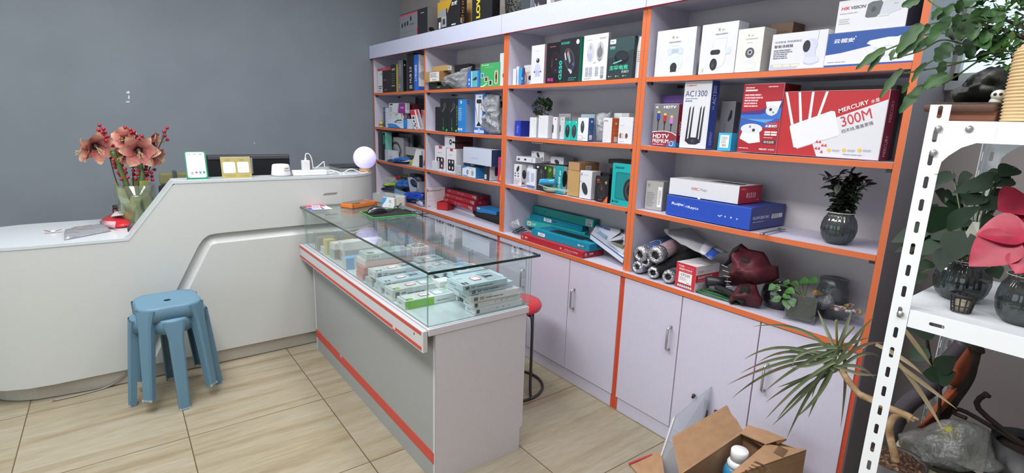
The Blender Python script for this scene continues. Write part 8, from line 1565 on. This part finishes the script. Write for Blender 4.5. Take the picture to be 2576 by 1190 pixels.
for k in range(420):
    px_ = rnd.triangular(2430, 2620, 2560); py_ = rnd.uniform(-60, 175) if px_ > 2490 else rnd.uniform(-60, 90); Y = rnd.uniform(1.46, 1.66)
    if py_ > 110 and px_ > 2545: Y = 1.62
    p = at_y(px_, py_, Y); d = Vector((rnd.gauss(0, 1), rnd.gauss(0, 1), rnd.gauss(0, .7))).normalized(); b.leaf(p, p+d*rnd.uniform(.012, .028), rnd.uniform(.008, .016), SHR, up=(rnd.gauss(0, .5), rnd.gauss(0, .5), 1), n=2)
for k in range(16):
    q = at_y(rnd.uniform(2450, 2600), rnd.uniform(-40, 90), rnd.uniform(1.48, 1.64)); bs_.tube(smooth_path([(cp_.x+.012, 1.50, ZR+hp*.95), (q.x*.5+cp_.x*.5, 1.54, q.z-.03), q], 4), .0018, TWIG, 5)
bs_.build('stems', t); b.build('foliage', t)
VINE = ramp_mat('vine_leaf', ((.3, '#1d3618'), (.55, '#2f5226'), (.8, '#4c7438')), nscale=14, rough=.5)
t = thing('trailing_vine', 'trailing vine with long lobed leaves hanging across the end of the shelving', 'plant', (0, 0, 0))
def vleaf(p, q, w):
    """long leaf with a wavy lobed margin"""
    b = MB(); ax = q-p; L_ = ax.length; sd = ax.cross(Vector((0, -1, .15))).normalized(); nn = sd.cross(ax).normalized(); rows = []
    for i in range(15):
        u = i/14; wd = w*(math.sin(math.pi*min(.98, .06+.92*u**.85)))**.7*(1+.15*math.sin(u*15))*(1 if i < 14 else .05); c = p+ax*u+nn*(.05*L_*math.sin(u*4))
        rows.append([c+sd*wd*.5+nn*w*.12, c+sd*wd*.25+nn*w*.04, c, c-sd*wd*.25+nn*w*.04, c-sd*wd*.5+nn*w*.12])
    b.grid(rows, VINE); b.build('leaf', t)
b = MB()
for k, pth in enumerate((((1330, 385), (1150, 395), (900, 480), (690, 520), (520, 548)), ((1300, 400), (1090, 450), (880, 590), (760, 645), (640, 668)), ((1290, 380), (1000, 340), (800, 300), (640, 380), (430, 440)), ((1250, 300), (950, 130), (800, 160), (660, 195)), ((1200, 250), (1000, 260), (740, 250), (600, 290), (380, 375)), ((1250, 200), (1050, 60), (830, 75), (700, 0)), ((1100, 450), (850, 470), (780, 440), (690, 480), (590, 590)))):
    b.tube(smooth_path([jy(x, y, 1.5+.02*k+.02*i) for i, (x, y) in enumerate(pth)], 6), .0021, STEM, 5)
b.build('stems', t)
for i, (x0, y0, x1, y1, w) in enumerate(((655, 180, 462, 400, .050), (660, 250, 470, 440, .046), (505, 515, 335, 735, .030), (850, 560, 655, 662, .050), (665, 640, 480, 850, .040), (385, 360, 155, 520, .034), (372, 385, 245, 540, .026), (880, 130, 690, 340, .050), (1020, 105, 945, 300, .070), (875, 325, 755, 465, .056), (900, 350, 955, 412, .034), (640, 0, 500, 45, .040), (910, 35, 765, 150, .036), (815, 460, 790, 565, .030), (1110, 60, 1020, 310, .060), (760, 270, 590, 395, .036), (1000, 290, 1040, 420, .040), (690, 470, 575, 610, .026), (560, 620, 500, 700, .022), (960, 0, 920, 100, .034), (720, 190, 640, 260, .034), (1180, 200, 1110, 330, .05), (1240, 260, 1190, 400, .045), (450, 370, 420, 450, .022), (1050, 0, 980, 60, .045), (1050, 330, 1010, 440, .05), (1160, 90, 1090, 190, .05), (960, 120, 890, 230, .05), (1090, 250, 1150, 370, .05), (1230, 60, 1180, 180, .05), (980, 200, 1060, 290, .045), (800, 60, 730, 150, .03), (1180, 330, 1250, 430, .04), (1130, 380, 1080, 470, .035), (860, 210, 900, 300, .035))):
    vleaf(jy(x0, y0, 1.50+.012*(i % 9)), jy(x1, y1, 1.48+.012*(i % 7)), w*.62)
ky = lambda x, y, Y: at_y(*cK(x, y), Y)
AGL = ramp_mat('aglaonema_leaf', ((.3, '#0f2214'), (.55, '#18351d'), (.8, '#274c28')), nscale=10, rough=.6)
AGR = ramp_mat('red_aglaonema_leaf', ((.3, '#861230'), (.5, '#a41e3c'), (.68, '#b43a52'), (.85, '#c87c86')), nscale=16, rough=.42)
def bigvase(label, pxl, pxr, ybase, ytop, leaves, lab2=None):
    c = at_z((pxl+pxr)/2, ybase-8, ZM); Y = c.y+.035; l = at_y(pxl, (ybase+ytop)/2, Y); r_ = at_y(pxr, (ybase+ytop)/2, Y); R_ = min((r_.x-l.x)/2*.94, .105)
    x = at_y((pxl+pxr)/2, ybase-20, Y).x; H_ = (at_y((pxl+pxr)/2, ytop, Y).z-ZM)
    t = thing('potted_aglaonema', label, 'plant', (x, Y, ZM+.001)); ribbed(t, R_, H_, RG, ribs=20, wcol='#1f4a4c'); pebbles(t, (0, 0, H_*.93), R_*.6, 50, 3, ('#b8603c', '#7a4a38', '#a88a6a', '#5a4a44'), .006)
    return t, Vector((x, Y, ZM+.001)), R_, H_
v1, o1, R1, H1 = bigvase('green leaved plant in a ribbed smoky vase on the rack beside the upright', 2330, 2490, 768, 650, None)
def lf(t, o, R_, H_, items, mat, n=8):
    for i, (x0, y0, x1, y1, w, dy) in enumerate(items):
        p = ky(x0, y0, o.y+dy)-o; q = ky(x1, y1, o.y+dy-.03)-o
        b = MB(); b.tube(smooth_path([(R_*.2*math.cos(i), R_*.2*math.sin(i), H_*.9), p*.5+Vector((0, 0, H_*.6)), p], 4), .0022, STEM, 5); b.leaf(p, q, w, mat, up=(.15*math.sin(i*2), -.75, .6), n=n, shape=.75, fold=.22); b.build('leaf', t)
lf(v1, o1, R1, H1, [(570, 480, 485, 345, .085, -.02), (575, 470, 790, 345, .05, -.03), (690, 500, 598, 695, .075, -.07), (470, 480, 228, 570, .055, .02), (500, 540, 250, 630, .045, .02), (870, 190, 610, 262, .05, .08), (910, 150, 700, 230, .045, .10), (920, 300, 775, 372, .045, .06), (610, 130, 510, 215, .04, .10), (560, 600, 535, 760, .04, -.05), (480, 690, 405, 740, .032, -.03), (540, 560, 420, 650, .045, -.02), (620, 300, 540, 270, .05, .08), (800, 270, 690, 340, .05, .06), (980, 170, 850, 220, .05, .1), (520, 500, 600, 560, .05, 0), (1000, 100, 900, 160, .05, .12), (700, 420, 650, 480, .05, .05), (430, 600, 400, 680, .04, .02), (760, 250, 640, 330, .06, .09), (860, 330, 960, 250, .06, .1), (560, 300, 500, 250, .05, .1), (680, 350, 560, 330, .06, .07), (900, 420, 800, 480, .05, .04), (640, 210, 740, 150, .06, .12), (820, 200, 930, 130, .06, .13), (470, 420, 520, 330, .05, .08), (860, 720, 900, 800, .035, -.02), (420, 760, 390, 830, .035, .02)], AGL)
b = MB(); pts = [ky(690, 510, o1.y-.08)-o1, ky(735, 440, o1.y-.06)-o1, ky(780, 445, o1.y-.06)-o1, ky(770, 530, o1.y-.07)-o1, ky(720, 585, o1.y-.08)-o1]; b.poly(pts, M('#b8bcae', .5), (0, .003, 0)); b.build('pale_sheath', v1)
v2, o2, R2, H2 = bigvase('plant with bright red leaves in a ribbed glass vase at the edge of the rack', 2480, 2650, 832, 690, None)
lf(v2, o2, R2, H2, [(1080, 485, 755, 522, .082, -.04), (1015, 535, 712, 718, .088, -.06), (1100, 300, 895, 375, .10, .04), (950, 655, 1085, 560, .09, -.02), (1080, 660, 1005, 765, .06, -.07), (1120, 400, 960, 460, .08, .02)], AGR, 9)
q = at_z(*cK(648, 1010), ZM)
t = thing('net_cup', 'small black slotted planting cup on the middle level of the rack', 'cup', (q.x, q.y+.012, ZM+.001)); BLP = M('#2a2628', .5)
b = MB(); b.tube([(.0235*math.cos(a), .0235*math.sin(a), .040) for a in [2*math.pi*i/24 for i in range(25)]], .0025, BLP, 6)
for zz, rr_ in ((.001, .017), (.014, .0185)): b.tube([(rr_*math.cos(a), rr_*math.sin(a), zz+.001) for a in [2*math.pi*i/24 for i in range(25)]], .0014, BLP, 5)
for k in range(12): a = k*math.pi/6; b.tube([(.017*math.cos(a), .017*math.sin(a), .001), (.023*math.cos(a), .023*math.sin(a), .040)], .0016, BLP, 5)
b.build('basket', t)
b = MB(); b.lathe([(.012, .002), (.014, .026), (.001, .027)], M('#b8ac94', .8), n=14); b.build('foam_plug', t)

# ------------------------------------------------------------------ lower level of the rack
ZLW = .3205
ly = lambda x, y, Y: at_y(*cL(x, y), Y)
BARK = ramp_mat('bark_chips', ((.25, '#1c1410'), (.45, '#3c2a20'), (.6, '#6a4a34'), (.75, '#a8845c')), nscale=130, detail=2, rough=.85, bump=1.0)
TRK = ramp_mat('dracaena_trunk', ((.3, '#8a6a48'), (.6, '#b09470'), (.8, '#cdb894')), scale=(1, 1, 1), nscale=40, rough=.7, bump=.4)
DY = 1.52
pb2 = ly(450, 1130, DY)
t = thing('potted_dracaena', 'dracaena with bent pale trunk and drooping thin leaves in a bark topped pot', 'plant', (0, 0, 0))
b = MB(); zt = pb2.z; b.lathe([(.05, 0), (.055, .01), (.07, zt-ZLW), (.064, zt-ZLW), (.06, zt-ZLW-.02)], M('#3a3634', .5), (pb2.x-.012, DY+.03, ZLW), 30); b.build('pot', t)
b = MB(); rows = []
for i in range(9):
    r_ = .064*i/8; rows.append([(pb2.x-.012+r_*math.cos(a), DY+.03+r_*math.sin(a), zt+.022*(1-(i/8)**2)-.008+.006*noise.noise(Vector((r_*90*math.cos(a), r_*90*math.sin(a), 2)))) for a in [2*math.pi*k/36 for k in range(36)]])
b.grid(rows, BARK, True, True); b.build('bark_chips', t)
f = lambda x, y: ly(x, y, DY)
b = MB(); b.tube(smooth_path([f(445, 1110), f(425, 1010), f(400, 900), f(405, 830), f(440, 775), f(500, 755)], 5), [.010-.0001*i for i in range(26)], TRK, 10)
b.tube(smooth_path([f(560, 790), f(520, 768), f(385, 712), f(270, 655), f(180, 612), f(110, 530), f(75, 480), f(50, 440)], 5), [.009]*20+[.008]*16, TRK, 10)
for x, y in ((540, 820), (580, 815), (615, 800)): b.tube([f(530, 772), f(x, y)], [.0055, .003], TRK, 7)
b.build('trunk', t)
DRL = ramp_mat('dracaena_leaf', ((.3, '#3c4630'), (.5, '#5a6644'), (.62, '#6f5248'), (.8, '#a09c74')), scale=(1, 1, 1), nscale=9, rough=.4)
crown = at_y(*cM(1590, 330), DY); rnd = random.Random(61)
def blade(base, ctrl, tip, w, m=DRL):
    b = MB(); n = 14; rows = []
    for i in range(n+1):
        u = i/n; c = base*(1-u)**2+ctrl*2*u*(1-u)+tip*u*u; d = ((ctrl-base)*(1-u)+(tip-ctrl)*u).normalized(); sd = d.cross(Vector((.2, -1, .3)))
        sd.normalize(); ww = w*(.75+.25*math.sin(math.pi*u))*(1-u**4*.92); nn = sd.cross(d)
        rows.append([c+sd*ww*.5+nn*ww*.18, c, c-sd*ww*.5+nn*ww*.18])
    b.grid(rows, m); b.build('leaf', t)
for i, (cx, cy_, tx, ty) in enumerate(((1180, 175, 908, 360), (1400, 50, 972, 120), (1200, 330, 785, 545), (1180, 320, 820, 642), (1230, 260, 880, 462), (1300, 380, 1062, 590), (1400, 480, 1148, 565), (1330, 470, 1066, 672), (1380, 450, 1062, 795), (1350, 520, 1146, 800), (1440, 540, 1112, 842), (1380, 560, 1218, 935), (1470, 640, 1278, 790), (1470, 540, 1375, 785), (1440, 450, 1402, 640), (1540, 480, 1466, 602), (1690, 300, 1610, 862), (1500, 130, 1442, 0), (1650, 140, 1692, 0), (1700, 200, 1852, 52), (1760, 210, 1925, 242), (1790, 250, 1900, 350), (1760, 360, 1862, 505), (1740, 480, 1880, 474), (1500, 330, 1340, 288), (1300, 200, 1010, 380), (1280, 280, 1260, 400), (1420, 420, 1240, 420), (1640, 250, 1820, 200), (1450, 210, 1150, 330), (1520, 420, 1360, 520), (1660, 420, 1790, 120))):
    dz = rnd.uniform(-.09, .09); base = crown+Vector((rnd.uniform(-.006, .006), rnd.uniform(-.006, .006), rnd.uniform(-.05, .03)))
    blade(base, at_y(*cM(cx, cy_), DY+dz*.6), at_y(*cM(tx, ty), DY+dz), .0095)
for (x0, y0, x1, y1, x2, y2) in ((440, 380, 600, 500, 890, 722), (450, 370, 650, 600, 795, 890), (300, 250, 520, 350, 640, 470), (512, 145, 600, 260, 708, 412)): blade(f(x0, y0), f(x1, y1), ly(x2, y2, DY-.02), .011, M('#9a8a68', .5, grain=.2, scale=12))
for x, y in ((1578, 75), (1702, 128)):
    b = MB(); b.tube([crown, at_y(*cM(1585+(x-1585)*.4, 210), DY), at_y(*cM(x, y), DY-.02)], [.004, .0055, .006], M('#6a6a3c', .5, grain=.25, scale=60), 6, flat=.5); b.build('cut_leaf', t)
# white planter with a plastic bag
pw = ly(830, 1100, 1.76)
t = thing('planter', 'large pale round planter under a crumpled clear bag, lower level of the rack', 'planter', (pw.x+.01, 1.745, ZLW+.001)); hw = ly(450, 985, 1.70).z-ZLW
b = MB(); b.lathe([(.08, 0), (.095, .02), (.122, hw*.6), (.126, hw-.01), (.122, hw), (.115, hw-.004), (.11, hw*.6), (.001, hw*.55)], M('#b8b4a0', .4), n=40, sy=.85); b.build('bowl', t)
b = MB(); b.lathe([(.112, hw*.8), (.001, hw*.84)], M('#3a3428', .9, bump=.6), n=30, sy=.85); b.build('soil', t)
t = thing('plastic_bag', 'crumpled clear plastic bag with a yellowed leaf inside, over the pale planter', 'plastic bag', (0, 0, 0))
b = MB(); relief(b, [cL(*q) for q in ((460, 905), (560, 870), (640, 860), (700, 830), (780, 800), (870, 792), (960, 805), (1060, 840), (1130, 880), (1150, 1000), (1190, 1090), (1260, 1150), (1190, 1190), (1050, 1170), (920, 1185), (760, 1150), (600, 1110), (520, 1060), (470, 985))], 1.68, .06, clear('#a4a7a4', .30, .3, .18, .8, 34, fac=.5), amp=.5, freq=18, seed=63, rings=14, ridge=.8); b.build('film', t)
b = MB(); relief(b, [cL(*q) for q in ((740, 880), (800, 845), (880, 845), (930, 900), (925, 950), (850, 960), (780, 930))], 1.665, .02, M('#9a943c', .5, grain=.2), amp=.2); b.build('yellow_leaf', t)
# driftwood, root, leafy climber, dark pot
WDR = ramp_mat('red_driftwood', ((.3, '#7a3a20'), (.6, '#a8522e'), (.8, '#bf6a3e')), scale=(1, 1, .3), nscale=25, rough=.7, bump=.5); DKW = ramp_mat('dark_wood', ((.3, '#231c18'), (.7, '#42362e')), scale=(1, 1, .3), nscale=30, rough=.8, bump=.6)
def w8(x, y, Y): p = ly(x, y, Y); return p
t = thing('driftwood', 'reddish driftwood branch leaning against the rear wall under the rack', 'driftwood', (0, 0, 0))
b = MB(); relief(b, [cL(*q) for q in ((595, 858), (700, 770), (800, 680), (830, 600), (895, 565), (880, 610), (820, 700), (740, 790), (660, 858))], 1.76, .025, WDR, amp=.3, freq=20); relief(b, [cL(*q) for q in ((830, 540), (840, 440), (900, 360), (970, 270), (1000, 330), (985, 430), (940, 510), (880, 570))], 1.79, .03, WDR, amp=.35, freq=22); b.tube([w8(600, 950, 1.77), w8(740, 740, 1.77), w8(870, 585, 1.78)], .012, WDR, 8); b.build('red_wood', t)
b = MB(); b.tube(smooth_path([w8(690, 900, 1.80), w8(830, 680, 1.80), w8(960, 520, 1.82), w8(1000, 400, 1.83), w8(1010, 300, 1.84), w8(1045, 265, 1.84)], 5), [.016, .018, .02, .02, .02, .02, .018, .017, .016, .015, .014, .014, .014, .014, .014, .014, .015, .016, .017, .018, .02, .021, .022, .022, .022, .02], DKW, 10); b.build('dark_bark', t)
t = thing('pipe', 'dark grey bent trunk rising behind the driftwood under the rack', 'trunk', (0, 0, 0))
b = MB(); b.tube(smooth_path([(ly(320, 1190, 1.8).x, 1.82, ZLW+.01), w8(360, 1050, 1.80), w8(430, 850, 1.80), w8(530, 690, 1.81), w8(700, 560, 1.82), w8(800, 420, 1.83), w8(960, 240, 1.84)], 6), [.026]*12+[.024]*25, M('#46424a', .5, bump=.2, scale=20), 12); b.build('trunk', t)
t = thing('climbing_plant', 'small climbing plant with broad green leaves on a dark stem under the rack', 'plant', (0, 0, 0))
b = MB(); b.tube(smooth_path([(w8(790, 1000, 1.74).x, 1.78, ZLW+.002), w8(770, 620, 1.72), w8(715, 450, 1.72), w8(690, 320, 1.72), w8(670, 190, 1.72)], 5), .004, DKW, 6); b.build('stem', t)
for (x0, y0, x1, y1, w) in ((740, 165, 550, 140, .05), (675, 280, 548, 365, .05), (740, 440, 890, 340, .05), (760, 480, 640, 460, .045), (735, 500, 885, 455, .055)):
    b = MB(); b.leaf(w8(x0, y0, 1.70), w8(x1, y1, 1.68), w, AGL, up=(0, -.9, .4), n=7, shape=.8, fold=.15); b.build('leaf', t)
pk_ = ly(1290, 900, 1.80)
t = thing('plant_pot', 'dark pot with soil and a bare branch at the lower edge of the rack', 'plant pot', (pk_.x+.05, 1.775, ZLW+.001))
b = MB(); hk = pk_.z-ZLW; b.lathe([(.06, 0), (.07, .01), (.085, hk), (.080, hk), (.075, hk-.02)], M('#2c2b2e', .35), n=32); b.build('pot', t)
b = MB(); b.lathe([(.076, hk-.02), (.001, hk-.012)], M('#2e2620', .9, bump=.8), n=20); b.build('soil', t)
o8 = Vector((pk_.x+.05, 1.775, ZLW+.001)); b = MB(); b.tube(smooth_path([(0, 0, hk-.02), w8(1050, 720, 1.78)-o8, w8(1110, 610, 1.77)-o8], 4), .007, DKW, 7); b.tube([w8(1100, 620, 1.77)-o8, w8(1125, 630, 1.76)-o8], .006, DKW, 6); b.tube(smooth_path([(0, 0, hk-.02), w8(960, 745, 1.78)-o8, w8(870, 750, 1.77)-o8, w8(960, 790, 1.76)-o8], 5), .006, DKW, 6); b.build('branch', t)

# ------------------------------------------------------------------ on the floor in front of the end bay
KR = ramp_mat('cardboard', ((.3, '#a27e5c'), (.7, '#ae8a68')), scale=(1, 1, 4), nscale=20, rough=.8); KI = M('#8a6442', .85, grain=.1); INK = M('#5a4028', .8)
ZBX = .35
RB_ = at_z(*cM(1360, 1030), ZBX); LB = at_z(*cM(900, 885), ZBX); LF = at_z(*cM(505, 1150), ZBX); ri = at_z(1900, 1180, ZBX); RF = RB_+(ri-RB_)*1.55
LF = LB+(LF-LB)*1.15
t = thing('cardboard_box', 'open brown cardboard box with a raised torn flap on the floor before the end bay', 'box', (0, 0, 0))
b = MB(); cnr = [LF, RF, RB_, LB]; cc = sum(cnr, Vector())/4
for i in range(4):
    a, c = cnr[i], cnr[(i+1) % 4]; inn = (cc-(a+c)/2); inn.z = 0; inn.normalize()
    b.poly([Vector((a.x, a.y, .001)), Vector((c.x, c.y, .001)), c, a], KR, inn*.004)
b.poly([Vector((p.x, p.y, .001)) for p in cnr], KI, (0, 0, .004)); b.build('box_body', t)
T2 = at_y(*cM(785, 700), LB.y+.03); nf = (LB-LF).cross(T2-LF); rq = ray(*cM(385, 935)); T1 = CAM+rq*((LF-CAM).dot(nf)/rq.dot(nf))
b = MB(); edge = [T2, *[CAM+ray(*cM(*q))*((LF-CAM).dot(nf)/ray(*cM(*q)).dot(nf)) for q in ((815, 762), (850, 800), (890, 868))]]
b.poly([LF, LB+Vector((0, 0, .002)), *edge[::-1], T1], KR, Vector((-.004, 0, .002))); b.build('side_flap', t)
g8 = lambda x, y, z=.003: at_z(*cM(x, y), ZBX+z)
b = MB(); i0 = g8(1062, 985); i1 = i0+(g8(820, 1185)-i0)*1.3
b.poly([RF+Vector((0, 0, .002)), RB_+Vector((0, 0, .002)), i0, i1], KR, (0, 0, .004))
def ptop(pl, m): b.poly([g8(x, y, .0078) for x, y in pl], m)
for k in range(6): ptop([(1118+7*k, 1040-9*k), (1190+7*k, 1075-9*k), (1193+7*k, 1070-9*k), (1121+7*k, 1036-9*k)], INK)
for k in range(3): ptop([(910+45*k, 1172-14*k), (955+45*k, 1190-14*k), (959+45*k, 1184-14*k), (914+45*k, 1166-14*k)], INK)
for k in range(4): ptop([(920+18*k, 1170-20*k), (1000+18*k, 1202-20*k), (1003+18*k, 1198-20*k), (923+18*k, 1166-20*k)], INK)
ptop([(985, 1105), (1105, 1160), (1108, 1155), (988, 1101)], INK); ptop([(1060, 1180), (1085, 1190), (1110, 1160), (1088, 1150)], INK); ptop([(1040, 1135), (1060, 1144), (1066, 1136), (1046, 1128)], INK)
b.build('top_flap', t)
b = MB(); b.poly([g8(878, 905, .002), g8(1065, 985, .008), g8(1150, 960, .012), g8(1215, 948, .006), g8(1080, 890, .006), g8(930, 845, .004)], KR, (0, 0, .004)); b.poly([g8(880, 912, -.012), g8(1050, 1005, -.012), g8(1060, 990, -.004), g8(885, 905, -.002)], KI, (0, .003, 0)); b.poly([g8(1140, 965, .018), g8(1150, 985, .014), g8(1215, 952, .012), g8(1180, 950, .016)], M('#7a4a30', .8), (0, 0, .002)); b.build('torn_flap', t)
bc = at_y(*cM(862, 1050), 1.60); t = thing('bottle', 'white capped bottle with a blue body standing inside the cardboard box', 'bottle', (bc.x, 1.61, .006)); hb = bc.z+.006
b = MB(); b.lathe([(.043, 0), (.046, .006), (.046, hb-.085), (.040, hb-.068), (.034, hb-.062)], M('#3f8fbe', .25), n=26); b.build('bottle_body', t)
b = MB(); b.lathe([(.036, hb-.066), (.036, hb-.050), (.030, hb-.040), (.022, hb-.036), (.022, hb-.03)], M('#e4e6e8', .3), n=26); b.build('shoulder', t)
b = MB(); b.lathe([(.0285, hb-.038), (.0285, hb-.004), (.026, hb), (.001, hb)], M('#eceef0', .3), n=28); b.build('cap', t)
t = thing('acrylic_sheet', 'frosted clear acrylic sheet leaning on the cabinet doors beside the cardboard box', 'sheet', (0, 0, 0))
a = at_y(*cM(412, 775), 1.86); c = at_y(*cM(672, 562), 1.935); b0 = at_z(*cM(272, 1190), .0); b0.z = .003; e0 = b0+(c-a); e0.z = .003; up_ = (a-b0)
b = MB(); n_ = (c-a).cross(up_).normalized()*.006; b.poly([b0, a, c, e0], clear('#c9cdd6', .28, .3, .2, fac=.4), n_); b.build('sheet_body', t)
b = MB(); w_ = (c-a).normalized(); b.poly([b0-w_*.001, a-w_*.001, a-w_*.014+Vector((0, -.006, -.004)), b0-w_*.014], M('#c4c2c8', .4), n_); b.build('frosted_edge', t)
t = thing('tool_handle', 'dark tool handles standing behind the acrylic sheet', 'tool', (0, 0, 0))
for k, (x0, y0, x1, y1) in enumerate(((545, 830, 630, 660), (600, 800, 628, 735), (640, 800, 700, 735), (528, 640, 540, 620))):
    p1 = at_y(*cM(x1, y1), 1.925); p0 = Vector((p1.x-.004, 1.928, .01)) if k < 3 else at_y(*cM(x0, y0), 1.925); b = MB(); b.tube([p0, p1], [.006, .008], M('#2a282c' if k else '#77747c', .4), 8); b.build('handle', t)
t = thing('cardboard_scrap', 'flattened cardboard piece with a red edge on the floor beside the acrylic sheet', 'cardboard', (0, 0, 0))
fz8 = lambda x, y, z=.004: at_z(*cM(x, y), z)
b = MB(); b.poly([fz8(60, 1120), fz8(170, 1250), fz8(330, 1250, .05), fz8(300, 1040, .06), fz8(230, 1052, .04)], KR, (0, 0, .003)); b.build('card', t)
b = MB(); b.poly([fz8(60, 1118, .009), fz8(232, 1050, .045), fz8(232, 1060, .045), fz8(64, 1130, .009)], M('#b83038', .6), (0, 0, .001)); b.build('red_edge', t)
b = MB(); q = at_z(797, 871, .001); b.poly([q+Vector((-.01, -.012, 0)), q+Vector((.012, -.008, 0)), q+Vector((.008, .012, .001)), q+Vector((-.008, .008, .001))], M('#58b8cc', .5), (0, 0, .001)); tag(b.build('paper_scrap'), 'tiny turquoise scrap on the floor at the display counter corner', 'scrap')
b = MB(); f2 = crop(0, 900, 4.1045); b.tube(smooth_path([at_z(*f2(540, 445), .005), at_z(*f2(840, 378), .005), at_z(*f2(1080, 312), .006), at_x(*f2(1230, 232), XF-.013), at_x(*f2(1330, 150), XF-.013), at_x(*f2(1350, 128), XF-.013)], 5), .004, M('#8f8c84', .4, .3), 6); tag(b.build('cable'), 'grey cable running along the foot of the reception counter', 'cable')
